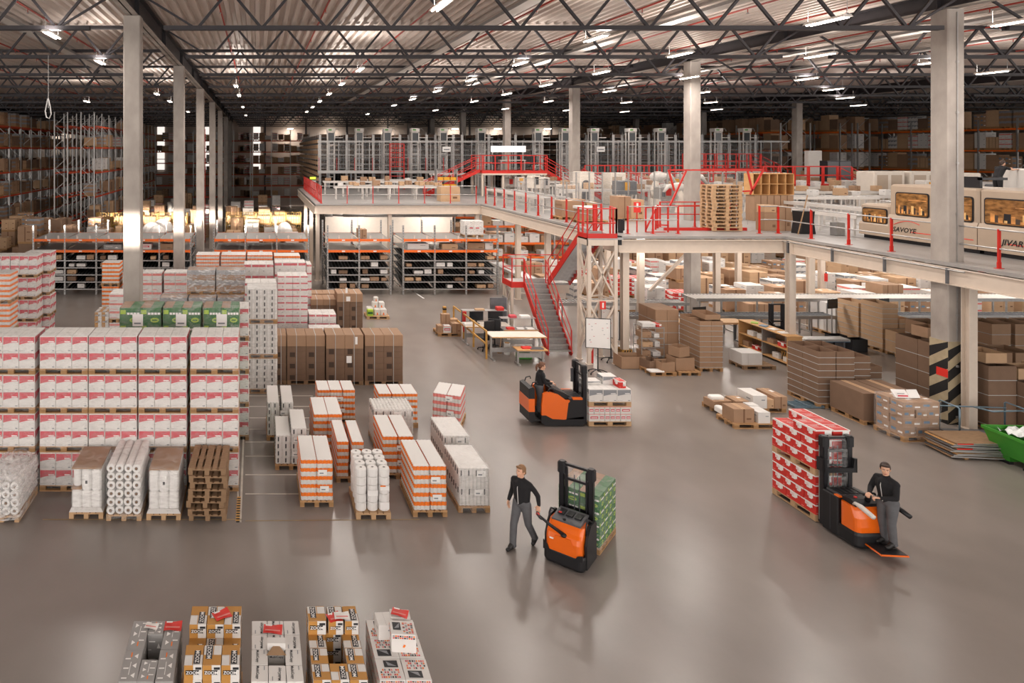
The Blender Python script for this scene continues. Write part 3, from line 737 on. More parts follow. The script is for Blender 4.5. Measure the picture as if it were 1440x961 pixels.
brown_block('strapped block of brown cartons with two white labels, middle of the brown row',458.5,511,542,471,card=[(1.0,1.42,.08,.26),(.7,.78,.18,.24)],capz=.47)
brown_block('strapped block of brown cartons at the open aisle end of the brown row',513,566.5,542,471)
brown_block('tall strapped block of brown cartons with two labels, behind the brown row',474,510,F*H/28.8+HY,413,card=[(.35,2.1,.09,.22),(.38,1.75,.17,.2)],capz=.35,d=1.0)
brown_block('block of brown cartons partly hidden behind the low red-banded loads, near one',437,472.5,F*H/29.2+HY,421,capz=.25)
brown_block('block of brown cartons partly hidden behind the low red-banded loads, far one',437,472.5,F*H/30.6+HY,413,capz=.25,d=.8)
# ================================================================ D: pallets of paper rolls standing free on the floor
def d_group():
    G='paper roll pallet loads standing on the open floor'
    def P(lab,a,b,yb,zt,layers,mc,d=1.2,w=None,rz=0,nb=8,nx=2,missing=(),gapx=0,cards=True,film=None):
        Y=F*H/(yb-HY); x0,x1=xa(a,Y),xa(b,Y); lh=(zt-PH)/layers
        return packs(lab,(x0+x1)/2,Y+d/2,0,rz,(w or (x1-x0))-.02,d,layers,lh,mc,G,nb=nb,nx=nx,missing=missing,gapx=gapx,cards=cards,film=film)
    O=['print_orange']; K_=['mark_black']; W_=[None]
    P('neat five-layer orange-banded paper roll load, front row, beside the bare white rolls',422,469,713,1.07,5,O,d=1.35)
    P('ragged white load with black marks beside the front orange-banded one',387,432,661,1.05,5,K_,d=1.3,missing=((4,0),),nb=8)
    P('largest orange-banded paper roll load with white label cards in the front row',581,629,727,1.12,5,O,d=1.4)
    P('white film-topped load with black bars on its lower packs, next to the walking man',644.5,689,721,.98,4,[None,'mark_black'],d=1.25,nb=8,nx=1,film='film_thin')
    P('orange-banded load directly behind the large labelled one',538,582,674,1.05,5,O,d=1.4)
    P('orange-banded load split by a gap into two towers, behind the bare rolls',473,512,679,1.0,5,O,d=1.35,gapx=.07)
    P('white film-topped load with fine black marks behind the front all-white one',622,661,669,.98,4,[None,'mark_black'],d=1.25,nx=1,film='film_thin')
    P('white load turned sideways with a black label panel, behind two orange-banded loads',525,582,630,1.03,4,[None,None,None,'mark_black'],d=.85,nx=1,nb=11,film='film_thin')
    P('orange-banded load with white top, second row from the strapped brown cartons',440,482,638,1.05,5,O,d=1.3)
    P('orange-banded load lying crosswise, next to the strapped brown cartons',446,500,596,1.0,5,O,d=.85,nb=12,nx=3)
    P('orange-banded load lying crosswise, at the open aisle side of the back row',532,588,602,1.0,5,O,d=.85,nb=12,nx=3)
    P('white load with black marks split in two towers at the striped bay corner',375,413,620,1.07,5,K_,d=1.4,gapx=.06)
    x,y=gp(634,600)
    packs('small tilted load of white packs with faded orange marks, standing apart from the others',x+.05,y+.35,0,-.42,.8,1.05,4,.21,['print_pale_red'],G,nb=8,nx=2)
    # bare rolls
    Y=F*H/(731-HY); x=xa(525.5,Y); r=thing('roll_pallet_load','pallet of tall bare white paper rolls standing in four rows of three','pallet load',(x,Y+.6,0),0,G)
    put('pallet',pallet_me(.76,1.2,'wood_pale'),r)
    b=MB()
    for k in range(5):
        z=PH+k*.186
        b.tube([(0,0,z-PH+.003),(0,0,z-PH+.02),(0,0,z-PH+.165),(0,0,z-PH+.182)],[.112,.12,.12,.112],'roll_white',14)
    b.cyl(0,0,.93,.934,.028,'roll_core',8); me=b.mesh('paper_roll',False)
    for i in range(3):
        for j in range(4):
            put('paper_roll',me,r,(-.25+i*.25+R.uniform(-.01,.01),-.42+j*.27+R.uniform(-.01,.01),PH))
    b=MB(); b.rect((-.02,-.558,.5),(1,0,0),(0,0,1),-.1,0,.12,.12,'label_white'); b.rect((.25,-.558,.2),(1,0,0),(0,0,1),-.1,0,.1,.16,'label_white'); b.rect((.25,-.56,.62),(1,0,0),(0,0,1),-.1,0,.1,.1,'label_white'); b.rect((.25,-.562,.7),(1,0,0),(0,0,1),-.1,0,.02,.03,'print_orange'); b.build('label',r)
d_group()
# ================================================================ C: rolls and bundles in front of the big stacks
def c_row():
    # long roll bundle, film wrapped
    def rollstack(label,a,b,yb,nrow,ncol,L,rad,film,top_slant=0,rz=0,name='roll_bundle'):
        Y=F*H/(yb-HY); x=(xa(a,Y)+xa(b,Y))/2; w=2*rad*ncol
        r=thing(name,label,'roll bundle',(x,Y+L/2,0),rz,'white roll bundles on pallets'); put('pallet',pallet_me(w+.02,L,'wood_pale'),r)
        m=MB(); m.tube([(0,-L/2,0),(0,-L/2+.015,0),(0,L/2-.015,0),(0,L/2,0)],[rad*.93,rad,rad,rad*.93],'roll_white',14); m.tube([(0,-L/2-.003,0),(0,-L/2+.001,0)],rad*.42,'roll_core',10)
        m.tube([(0,-L/2-.006,0),(0,-L/2-.001,0)],rad*.3,'carton_inside',10)
        me=m.mesh('foil_roll')
        for k in range(nrow):
            off=(k%2)*0
            for i in range(ncol):
                put('foil_roll',me,r,(-w/2+rad*(2*i+1)+off+R.uniform(-.006,.006),R.uniform(-.02,.02),PH+rad+k*rad*1.96))
        h=PH+nrow*rad*1.96+.02
        if film: put('stretch_film',wrap_me(w+.03,L+.03,.06,h,film,wob=.035,seed=int(a)),r)
        return r,h,w,L
    rollstack('tall pallet of stacked white film rolls, the tallest between two wrapped blocks',149,199,733,6,4,1.3,.093,'film_thin')
    r,h,w,L=rollstack('low slanting bundle of white rolls under loose film, beside the aisle of white blocks',-22,26,735,4,4,1.3,.093,'film_thick')
    b=MB(); 
    # loose tented film heaped over the long bundle
    n=9; rr=random.Random(5); vs=[];
    for j in range(n):
        for i in range(n):
            u=-1+2*i/(n-1); v=j/(n-1)
            z=h+.02+.22*math.sin(v*PI)*(1-u*u*.6)+.12*v*(1-abs(u))+rr.uniform(-.03,.03)
            if i in(0,n-1): z=h-.25+rr.uniform(-.1,.1)
            vs.append((u*(w/2+.06),-L/2+.02+v*(L+.02),z))
    b.add(vs,[(j*n+i,j*n+i+1,(j+1)*n+i+1,(j+1)*n+i) for j in range(n-1) for i in range(n-1)],'film_thick'); b.build('loose_film',r,True)
    # wrapped white blocks with brown board on top
    def block(label,a,b_,yb,torn):
        Y=F*H/(yb-HY); w=xa(b_,Y)-xa(a,Y); x=(xa(a,Y)+xa(b_,Y))/2; L=1.15
        r=thing('wrapped_roll_block',label,'pallet load',(x,Y+L/2,0),0,'wrapped white blocks'); put('pallet',pallet_me(w,L,'wood_pale'),r)
        skirt=MB(); skirt.prism([(-w/2,PH),(w/2,PH),(w/2-.05,PH+.1),(-w/2+.05,PH+.1)],-L/2,L/2,'pack_white','y'); skirt.build('film_skirt',r)
        hh=.455
        for t in range(2):
            for i in range(3):
                for j in range(4):
                    m=MB(); cw=(w-.1)/3; cd=(L-.06)/4
                    z0=PH+.03+t*hh; m.cbox(-cw/2+.002,-cd/2+.002,0,cw/2-.002,cd/2-.002,hh-.01,'roll_white',.035)
                    if torn and t==1 and i==0 and j==0: m=MB(); m.cyl(0,0,.06,hh-.01,cw*.42,'roll_white',14); m.box(-cw/2,-cd/2,0,cw/2,cd/2,.05,'carton')
                    m.build('roll_pack',r,loc=(-w/2+.05+cw*(i+.5),-L/2+.03+cd*(j+.5),z0))
        tp=MB(); tp.cbox(-w/2+.05,-L/2+.03,0,w/2-.05,L/2-.03,.03,'carton',.02); tp.build('cover_board',r,loc=(0,0,PH+.03+2*hh-.005))
        put('stretch_film',wrap_me(w-.08,L-.04,PH+.05,PH+.05+2*hh+.03,'film_thin',wob=.03 if torn else .015,seed=int(a)),r)
        c=MB(); c.rect((0,-L/2+.01,.72),(1,0,0),(0,0,1),-.04,0,.06,.24,'label_white'); c.rect((0,-L/2+.008,.74),(1,0,0),(0,0,1),-.02,.03,.03,.1,'print_black'); c.build('label',r)
    block('wrapped white block with a brown top board and torn film, showing one bare roll',97,145,730,True)
    block('neatly wrapped white block with a brown top board, beside the empty pallet stack',206,254,732,False)
c_row()
# ================================================================ pallet stacks
def pallet_stack(label,x,y,z,n,w,d,rz=0,mt='wood_old',group='loose pallets',jit=.03,name='wooden_pallet',sub='stack'):
    for k in range(n):
        o=put(name,pallet_me(w,d,mt),None,(x+R.uniform(-jit,jit),y+R.uniform(-jit,jit),z+k*PH),rz+R.uniform(-.04,.04))
        tag(o,'empty wooden pallet, %s from the floor in %s'%(ORD[k] if k<16 else 'high up',label),'pallet',group)
Y=F*H/(734-HY); pallet_stack('the weathered stack beside the wrapped white blocks',xa(291,Y)+.0,Y+.6,0,8,.82,1.2,0,'wood_old','weathered pallets')
X0,Y0=gp(1028,327,4.8); pallet_stack('the pale stack on the mezzanine edge',X0+.1,Y0+.75,4.815,13,1.2,.82,0,'wood_pale','pallets stacked on the mezzanine',.02)
# ================================================================ A: row of open pallets in the front row
def a_row():
    YB=10.42
    def T(px0,px1): return xa(px0,YB),xa(px1,YB)
    def cartons(labf,style,x0,x1,z,cells,h,group,rz=0,name='paper_carton'):
        """cells: list of (fx,fy,wx,wy,level) in pallet fractions; returns nothing; every carton is its own thing"""
        w=x1-x0; d=1.2
        for (fx,fy,wx,wy,lv) in cells:
            cw,cd=wx*w,wy*d
            land=cw>=cd
            me=carton_me(style,cw if land else cd,cd if land else cw,h)
            o=put(name,me,None,(x0+(fx+wx/2)*w,YB-d+(fy+wy/2)*d,z+lv*h),(0 if land else PI/2)+(PI if (int(fx*10)+int(fy*10)+lv)%2 else 0)+R.uniform(-.02,.02))
            tag(o,labf,'carton',group)
    # 1 grey cartons, ring round a hole
    def pal(x0,x1,l,mt='wood'):
        o=put('wooden_pallet',pallet_me(x1-x0+.02,1.2,mt),None,((x0+x1)/2,YB-.6,0)); tag(o,l,'pallet')
    x0,x1=T(188,257); pal(x0,x1,'pallet under the grey printed cartons in the front row')
    ring=[(0,0,.34,.5,L) for L in range(3)]+[(0,.5,.34,.5,L) for L in range(3)]+[(.66,0,.34,.5,L) for L in range(3)]+[(.66,.5,.34,.5,L) for L in range(3)]+[(.34,0,.32,.34,L) for L in range(3)]+[(.34,.75,.32,.25,L) for L in range(3)]
    cartons('flat grey carton with fine white printing on the pallet of grey cartons','grey_print',x0,x1,PH,ring,.26,'grey printed cartons')
    zt=PH+.78
    def sheet(cx,cy,z,w,h,rz,m,l,n='document_sheet',blk=None):
        b=MB(); k=6; vs=[]
        for j in range(k):
            for i in range(k): vs.append((-w/2+w*i/(k-1),-h/2+h*j/(k-1),.004+.012*math.sin(i*.9)*math.sin(j*.7+1)+.008))
        b.add(vs,[(j*k+i,j*k+i+1,(j+1)*k+i+1,(j+1)*k+i) for j in range(k-1) for i in range(k-1)],m)
        b.add([(v[0],v[1],v[2]-.004) for v in vs],[(j*k+i,(j+1)*k+i,(j+1)*k+i+1,j*k+i+1) for j in range(k-1) for i in range(k-1)],m)
        b.rect((-w/2,-h/2,.028),(1,0,0),(0,1,0),w*.1,h*.15,w*.9,h*.3,'print_pale_red',.002); b.rect((-w/2,-h/2,.028),(1,0,0),(0,1,0),w*.1,h*.7,w*.45,h*.85,'label_white',.002)
        o=b.build(n,None,loc=(cx,cy,z)); o.rotation_euler=(0,0,rz); tag(o,l,'document')
    sheet(x1-.13,YB-.13,zt,.26,.2,0,'sign_red','red document pouch lying on the grey printed cartons')
    sheet((x0+x1)/2-.08,YB-.13,zt,.2,.13,-.2,'paper','white paper sheet lying on the grey printed cartons')
    # 2 tan ZOOM boxes
    x0,x1=T(270,340); pal(x0,x1,'pallet under the tan and white ZOOM cartons topped by a pouch')
    cells=[]
    for L in range(4):
        for j in range(3):
            for i in range(3): cells.append((i/3,j/3,1/3,1/3,L))
    cells+=[(i/3,.66,1/3,.34,4) for i in range(3)]+[(i/3,.0,1/3,.32,4) for i in range(3)]
    cells=[c for c in cells if not(c[4]<3 and .3<c[0]<.4 and .3<c[1]<.4)]
    cartons('tan and white paper carton with ZOOM lettering, on the pallet next to the grey cartons','zoom',x0,x1,PH,cells,.2,'ZOOM cartons next to the grey ones')
    sheet((x0+x1)/2+.09,YB-.2,PH+1.0,.26,.2,.5,'sign_red','red document pouch on top of the taller ZOOM pallet')
    # 3 white MultiCopy
    x0,x1=T(354,420); pal(x0,x1,'pallet under the white MultiCopy cartons')
    cells=[(0,j/4,.33,.25,L) for j in range(4) for L in range(4)]+[(.67,j/4,.33,.25,L) for j in range(4) for L in range(4)]+[(.33,.5,.34,.25,L) for L in range(4)]+[(.33,.75,.34,.25,L) for L in range(4)]+[(.33,0,.34,.25,L) for L in range(4)]
    cartons('white paper carton with black MultiCopy lettering','multi',x0,x1,PH,cells,.195,'MultiCopy cartons')
    sheet((x0+x1)/2-.04,YB-.2,PH+.78,.28,.19,-.1,'sign_red','red document pouch on the white MultiCopy cartons')
    b=MB(); 
    for k in range(9):
        a=-.9+k*.22; b.add([(-.02+.03*a,0,.06),(.02+.03*a,0,.06),(.13*a+.03,-.1,.0),(.13*a-.03,-.1,.0)],[(3,2,1,0),(0,1,2,3)],'carton_light')
    b.box(-.13,0,0,.13,.12,.1,'carton_white'); o=b.build('paper_ream',None,loc=((x0+x1)/2,YB-.62,PH+.78)); tag(o,'opened white ream with fanned brown wrapping over the hole of the MultiCopy pallet','paper ream')
    # 4 ZOOM again
    x0,x1=T(431,500); pal(x0,x1,'pallet under the ZOOM cartons with an open slot')
    cells=[(i/3,j/4,1/3,.25,L) for L in range(4) for i in range(3) for j in range(4) if not (i==1 and j in(1,2))]
    cells+=[(0,.72,.36,.28,4),(.4,.72,.3,.28,4),(.72,.72,.28,.28,4)]
    cartons('tan and white paper carton with ZOOM lettering, on the slotted pallet next to MultiCopy','zoom',x0,x1,PH,cells,.2,'ZOOM cartons on the slotted pallet')
    sheet((x0+x1)/2+.02,YB-.26,PH+1.0,.2,.2,.3,'sign_red','red document pouch half under a white sheet on the slotted ZOOM pallet'); sheet((x0+x1)/2+.13,YB-.27,PH+1.03,.22,.16,.0,'paper','white sheet lying over the red pouch on the slotted ZOOM pallet')
    # 5 white with coloured squares
    x0,x1=T(514,580); pal(x0,x1,'pallet under the white cartons with coloured squares','wood_pale')
    cells=[(i*.5,j/3,.5,1/3,L) for L in range(4) for i in range(2) for j in range(3)]
    cartons('white paper carton printed with small coloured squares','dots',x0,x1,PH,cells,.2,'cartons with coloured squares')
    for q,(dx,dy,z,w,d_,h_,l) in enumerate(((-.13,-.3,.0,.24,.3,.22,'plain white carton standing on the pallet of coloured-square cartons, at its hole'),(.12,-.22,.0,.3,.2,.24,'plain white carton carrying a red sheet on the coloured-square pallet'),(.09,-.55,.0,.36,.3,.26,'white carton with an orange mark lying on the coloured-square pallet'))):
        o=put('paper_carton',carton_me('white' if q<2 else 'dots',w,d_,h_),None,((x0+x1)/2+dx,YB+dy,PH+.8+z),R.uniform(-.1,.1)); tag(o,l,'carton')
    sheet((x0+x1)/2+.12,YB-.22,PH+.8+.24,.24,.17,-.4,'sign_red','red sheet lying on a plain white carton of the coloured-square pallet')
a_row()
# ================================================================ floor lines (painted)
def floor_lines():
    b=MB()
    def ln(a,b_,w,m='floor_line',z=.0025):
        a=Vector((*a,0));b_=Vector((*b_,0)); d=(b_-a).normalized(); n=Vector((-d.y,d.x,0))*w/2; up=Vector((0,0,z))
        b.add([a-n+up,b_-n+up,b_+n+up,a+n+up],[(0,1,2,3)],m)
    for py in (557,572,588,604,622,642,668,695):
        x,y=gp(345,py); ln((x,y),(xa(440,y),y),.05)
    ln(gp(345,545),gp(338,735),.05); ln(gp(345,733),gp(590,731),.035,'line_ochre'); ln(gp(60,731),gp(340,731),.04,'line_ochre')
    ln(gp(566,400),gp(596,420),.1,'label_white'); ln(gp(330,560),gp(336,735),.03)
    struct(b.build('trim_1'))
    d=MB()
    for py0,py1,px in ((699,735,334),):
        x,y0=gp(px,py1); _,y1=gp(px,py0); n=10
        for k in range(n): d.box(x-.03,y0+(y1-y0)*k/n,.001,x+.045,y0+(y1-y0)*(k+.5)/n,.0045,'hazard_black'); d.box(x-.045,y0+(y1-y0)*(k+.5)/n,.001,x+.045,y0+(y1-y0)*(k+1)/n,.0045,'yellow_rail')
    struct(d.build('trim_2'))
floor_lines()
# ================================================================ people
def ell(b,c,r,m,n=12,k=8,M=None):
    c=Vector(c); vs=[];fs=[]
    for j in range(1,k):
        t=PI*j/k
        for i in range(n):
            a=2*PI*i/n; p=Vector((r[0]*math.sin(t)*math.cos(a),r[1]*math.sin(t)*math.sin(a),r[2]*math.cos(t)))
            vs.append(c+(M@p if M else p))
    top=Vector((0,0,r[2])); vs.append(c+(M@top if M else top)); vs.append(c-(M@top if M else top))
    for j in range(k-2): fs+=[(j*n+i,(j+1)*n+i,(j+1)*n+(i+1)%n,j*n+(i+1)%n) for i in range(n)]
    T=len(vs)-2; fs+=[(T,i,(i+1)%n) for i in range(n)]+[(T+1,(k-2)*n+(i+1)%n,(k-2)*n+i) for i in range(n)]
    return b.add(vs,fs,m)
def limb(b,pts,rs,m,n=12):
    pts=[Vector(p) for p in pts]; d0=(pts[0]-pts[1]).normalized(); d1=(pts[-1]-pts[-2]).normalized()
    P=[pts[0]+d0*rs[0]*.85,pts[0]+d0*rs[0]*.5]+pts+[pts[-1]+d1*rs[-1]*.5,pts[-1]+d1*rs[-1]*.85]
    return b.tube(P,[rs[0]*.45,rs[0]*.85]+list(rs)+[rs[-1]*.85,rs[-1]*.45],m,n)
def fuse(b,name,parent,voxel,m,smooth=4):
    me=b.mesh(name); o=bpy.data.objects.new(name,me); col.objects.link(o)
    r=o.modifiers.new('r','REMESH'); r.mode='VOXEL'; r.voxel_size=voxel; r.use_smooth_shade=True
    s=o.modifiers.new('s','SMOOTH'); s.iterations=smooth; s.factor=.5
    dg=bpy.context.evaluated_depsgraph_get(); nm=bpy.data.meshes.new_from_object(o.evaluated_get(dg)); nm.name=name
    nm.materials.clear(); nm.materials.append(K[m]); nm.polygons.foreach_set('material_index',[0]*len(nm.polygons))
    nm.polygons.foreach_set('use_smooth',[True]*len(nm.polygons))
    bpy.data.objects.remove(o); return put(name,nm,parent)
def hand(b,wr,dirv,palm,thumb,curl,side):
    # wr wrist, dirv pointing along the fingers, palm = palm normal, thumb = direction of the thumb side
    w=Vector(wr); d=Vector(dirv).normalized(); p=Vector(palm); p=(p-d*p.dot(d)).normalized(); t=d.cross(p)
    if t.dot(Vector(thumb))<0: t=-t
    M=Matrix((t,d,p)).transposed()
    ell(b,w+d*.05,(.040,.052,.016),'skin',10,6,M)
    for i,(o,L) in enumerate(((.031,.072),(.010,.08),(-.012,.075),(-.033,.058))):
        a=w+d*.088+t*o; c1=curl*.8; v1=(d*math.cos(c1)+p*math.sin(c1)); k1=a+v1*L*.5; c2=curl*1.9; v2=(d*math.cos(c2)+p*math.sin(c2)); k2=k1+v2*L*.48
        limb(b,[a-d*.02,a,k1,k2],[.0095,.0095,.0088,.0078],'skin',7)
    a=w+d*.028+t*.034; v=(t*.75+d*.6+p*.25).normalized(); k1=a+v*.035; v2=(t*.25+d*.8+p*.5).normalized(); limb(b,[a-v*.01,a,k1,k1+v2*.03],[.014,.0125,.0105,.009],'skin',7)
def person(label,loc,rz,J,hair='hair_blond',head_yaw=0,head_pitch=0,pony=False,female=False,zipper=True,tee=False,trouser='trouser_grey'):
    """J: joints in a frame where the figure faces -y and +x is its own left hand side"""
    r=thing('person',label,'person',loc,rz)
    V={k:Vector(v) for k,v in J.items() if len(v)==3}
    pel,chest,neck,head=V['pel'],V['chest'],V['neck'],V['head']
    sh=.165 if female else .19
    # body -------------------------------------------------
    b=MB()
    limb(b,[pel,(pel+chest)/2,chest],[.10,.10,.12],'skin',14)
    b2=chest+Vector((0,0,.05))
    for s in (1,-1):
        k='L' if s>0 else 'R'
        S,E,W=V['sh'+k],V['el'+k],V['wr'+k]
        limb(b,[chest+Vector((s*.05,0,.04)),S+Vector((-s*.03,0,-.04))],[.05,.035],'skin'); limb(b,[S+Vector((-s*.02,0,-.045)),(S+E)/2,E],[.036,.038,.034],'skin'); limb(b,[E,(E*.6+W*.4),W],[.035,.033,.024],'skin')
        hd=V.get('hd'+k,(W-E)); pm=V.get('pm'+k,Vector((-s,0,0))); th=V.get('th'+k,Vector((0,-1,0)))
        hand(b,W,hd,pm,th,J.get('curl'+k,[.5])[0],s)
        Hp,Kn,An=V['hip'+k],V['kn'+k],V['an'+k]
        limb(b,[Hp,(Hp+Kn)/2,Kn],[.075,.068,.05],'skin'); limb(b,[Kn,(Kn*.65+An*.35),An],[.048,.05,.034],'skin')
        toe=V['toe'+k]; limb(b,[An,An+(toe-An)*.6],[.03,.02],'skin')
    hv=head
    limb(b,[chest+Vector((0,0,.08)),neck,(neck*.4+head*.6)],[.07,.052,.05],'skin',12)
    HM=Matrix.Translation(hv)@Matrix.Rotation(head_yaw,4,'Z')@Matrix.Rotation(head_pitch,4,'X'); b.M=HM
    sc_=.94 if female else 1.0
    ell(b,(0,.012,.02),(.074*sc_,.094*sc_,.098*sc_),'skin',16,12)         # skull
    ell(b,(0,-.028,-.045),(.056*sc_,.062*sc_,.072*sc_),'skin',14,10)     # face and jaw
    ell(b,(0,-.068,-.098),(.024,.02,.018),'skin',8,6)                     # chin
    b.add([(-.008,-.084,.012),(.008,-.084,.012),(.016,-.085,-.038),(-.016,-.085,-.038),(0,-.115,-.034),(0,-.09,.01),(0,-.088,-.046)],[(0,5,4,3),(5,1,2,4),(3,4,6),(4,2,6),(0,3,6,2,1),(0,1,5)],'skin')
    for s in (1,-1):
        ell(b,(s*.077*sc_,.008,-.012),(.009,.02,.032),'skin',8,6); ell(b,(s*.03,-.079,.016),(.022,.01,.008),'skin',8,6); ell(b,(s*.04,-.062,-.03),(.02,.018,.02),'skin',8,6)
    b.M=None
    fuse(b,'body',r,.007,'skin',3)
    # face marks
    e=MB(); e.M=HM
    for s in (1,-1): ell(e,(s*.029,-.083,.0),(.011,.006,.006),'label_white',8,6); ell(e,(s*.029,-.0885,.0),(.0055,.003,.0055),'eye_dark',8,6)
    e.build('eye',r,True)
    e=MB(); e.M=HM; ell(e,(0,-.092,-.066),(.021,.006,.005),'lip',8,6); ell(e,(0,-.092,-.073),(.017,.006,.005),'lip',8,6); e.build('mouth',r,True)
    e=MB(); e.M=HM
    for s in (1,-1): e.bar((s*.012,-.089,.022),(s*.045,-.082,.026),.007,.006,hair)
    e.build('eyebrow',r)
    # hair: cap with parted fringe
    h=MB(); h.M=HM
    ell(h,(0,.022,.034),(.083*sc_,.097*sc_,.1*sc_),hair,18,12)
    ell(h,(0,.062,-.02),(.07*sc_,.05,.075),hair,14,10)
    for s in (1,-1): ell(h,(s*.066*sc_,.012,.03),(.02,.05,.05),hair,10,8)
    ell(h,(.02,-.058,.085),(.06,.03,.026),hair,12,8); ell(h,(-.035,-.05,.08),(.04,.03,.026),hair,12,8)
    if pony: ell(h,(0,.12,.03),(.026,.03,.028),hair,10,8); limb(h,[(0,.135,.03),(0,.16,-.05),(0,.15,-.17)],[.028,.034,.016],hair,10)
    h.M=None
    # cut away the part of the cap that would cover the face by pushing it back
    ho=fuse(h,'hair',r,.008,hair,2)
    inv=HM.inverted()
    for v in ho.data.vertices:
        p=inv@v.co
        if p.y<-.03 and p.z<.062:
            p.y=-.03+(p.y+.03)*.05; p.x*=.93; v.co=HM@p
    # top ----------------------------------------------------
    t=MB(); cl='knit_black'
    limb(t,[pel+Vector((0,0,.02)),(pel+chest)/2,chest],[.135 if not female else .125,.13 if not female else .115,.15 if not female else .135],cl,16)
    ax=(V['shL']-V['shR']).normalized()
    for s in (1,-1):
        k='L' if s>0 else 'R'; S,E,W=V['sh'+k],V['el'+k],V['wr'+k]
        limb(t,[chest+ax*s*.06,S+Vector((0,0,-.03))],[.12,.062],cl,14); limb(t,[neck+Vector((0,0,-.03)),S+Vector((0,0,-.005))],[.055,.046],cl,12)
        limb(t,[pel+ax*s*.055+Vector((0,0,.03)),chest+ax*s*.075],[.105,.115],cl,14)
        if tee: limb(t,[S,(S*.45+E*.55)],[.064,.056],cl)
        else: limb(t,[S+Vector((0,0,-.03)),(S+E)/2,E],[.055,.054,.05],cl); limb(t,[E,E*.5+W*.5,W*.95+E*.05],[.05,.044,.035],cl)
    limb(t,[chest+Vector((0,0,.07)),neck+Vector((0,.005,-.005))],[.085,.062],cl,14)
    for f in (1,): 
        pass
    fuse(t,'cardigan' if not tee else 'shirt',r,.012,cl,4)['label']='black knitted top'
    if zipper:
        z=MB(); f=Vector((0,-1,0)); n=7; pts=[]
        for i in range(n):
            u=i/(n-1); c=pel.lerp(chest,u*1.15)+Vector((0,0,.0)); pts.append(c+Vector((0,-(.135+.02*u if u<.95 else .12),0)))
        z.tube(pts,.0075,'zip_white',5); z.build('zip',r)
    # trousers -------------------------------------------------
    t=MB()
    limb(t,[pel+Vector((-.05,0,.0)),pel+Vector((.05,0,.0))],[.125,.125],trouser,14)
    for k in 'LR':
        Hp,Kn,An=V['hip'+k],V['kn'+k],V['an'+k]
        limb(t,[Hp+Vector((0,0,.02)),(Hp+Kn)/2,Kn],[.105,.09,.072],trouser,14); limb(t,[Kn,(Kn+An)/2,An+Vector((0,0,-.01))],[.074,.07,.066],trouser,14)
    fuse(t,'trousers',r,.012,trouser,4)
    for k in 'LR':
        An,To=V['an'+k],V['toe'+k]; s=MB(); d=(To-An); d.z=0; d=d.normalized()
        he=An-d*.05; he.z=An.z-.06
        To=Vector((To.x,To.y,max(To.z,.035))); limb(s,[he+Vector((0,0,.03)),To],[.045,.04],'shoe_black',12); limb(s,[An+Vector((0,0,.02)),An.lerp(To,.5)],[.054,.048],'shoe_black',12)
        fuse(s,'shoe',r,.009,'shoe_black',2)
    return r
def walker():
    J=dict(pel=(0,0,.93),chest=(0,-.015,1.27),neck=(0,-.02,1.43),head=(-.0,-.04,1.57),
      shL=(.185,.0,1.36),shR=(-.185,-.01,1.36),elL=(.27,.13,1.12),wrL=(.32,.09,.96),elR=(-.25,.05,1.10),wrR=(-.27,-.06,.88),
      hdL=(.1,-.3,-.25),pmL=(0,-.3,-1),thL=(-1,-.3,0),curlL=[1.1],hdR=(0,-.15,-1),pmR=(1,0,0),thR=(0,-1,0),curlR=[.45],
      hipL=(.09,.0,.90),hipR=(-.09,0,.90),knL=(.10,.06,.50),anL=(.09,.30,.16),toeL=(.09,.24,.035),
      knR=(-.09,-.15,.50),anR=(-.08,-.20,.09),toeR=(-.09,-.36,.035))
    return person('fair-haired man in black zip cardigan walking and pulling the orange stacker by its handle',(5.40,13.93,0),-.95,J,'hair_blond',head_yaw=-.15,head_pitch=.0)
walker()
def rider():
    J=dict(pel=(0,.02,.90),chest=(0,-.02,1.24),neck=(0,-.03,1.40),head=(.0,-.05,1.54),
      shL=(.185,-.02,1.33),shR=(-.185,-.02,1.33),elL=(.24,-.10,1.06),wrL=(.10,-.30,1.02),elR=(-.25,-.08,1.07),wrR=(-.10,-.31,1.03),
      hdL=(-.5,-.8,0),pmL=(0,-.2,-1),thL=(-.8,.3,0),curlL=[1.0],hdR=(.4,-.8,0),pmR=(0,-.2,-1),thR=(1,0,0),curlR=[1.0],
      hipL=(.09,.02,.88),hipR=(-.09,.02,.88),knL=(.10,-.03,.49),anL=(.10,.02,.09),toeL=(.11,-.15,.035),
      knR=(-.10,-.0,.49),anR=(-.10,.06,.09),toeR=(-.11,-.10,.035))
    return person('dark-haired man in black cardigan riding on the fold-down platform of the laden stacker',(12.66,13.72,.165),-1.4,J,'hair_dark',head_yaw=.75,head_pitch=.1)
rider()
def driver():
    J=dict(pel=(0,.02,.86),chest=(0,-.03,1.18),neck=(0,-.05,1.33),head=(.0,-.075,1.46),
      shL=(.16,-.03,1.26),shR=(-.16,-.03,1.26),elL=(.21,-.10,1.02),wrL=(.10,-.32,.98),elR=(-.21,-.10,1.02),wrR=(-.10,-.32,.98),
      hdL=(-.2,-.9,-.1),pmL=(0,-.2,-1),thL=(-.8,.2,0),curlL=[.9],hdR=(.2,-.9,-.1),pmR=(0,-.2,-1),thR=(1,.2,0),curlR=[.9],
      hipL=(.085,.02,.84),hipR=(-.085,.02,.84),knL=(.09,-.03,.46),anL=(.09,.02,.085),toeL=(.09,-.14,.035),
      knR=(-.09,-.0,.46),anR=(-.09,.05,.085),toeR=(-.09,-.11,.035))
    return person('woman with a brown ponytail and black top standing inside the ride-on truck',(8.44,20.42,.2),PI/2-.12,J,'hair_brown',head_yaw=.0,head_pitch=.12,pony=True,female=True)
driver()
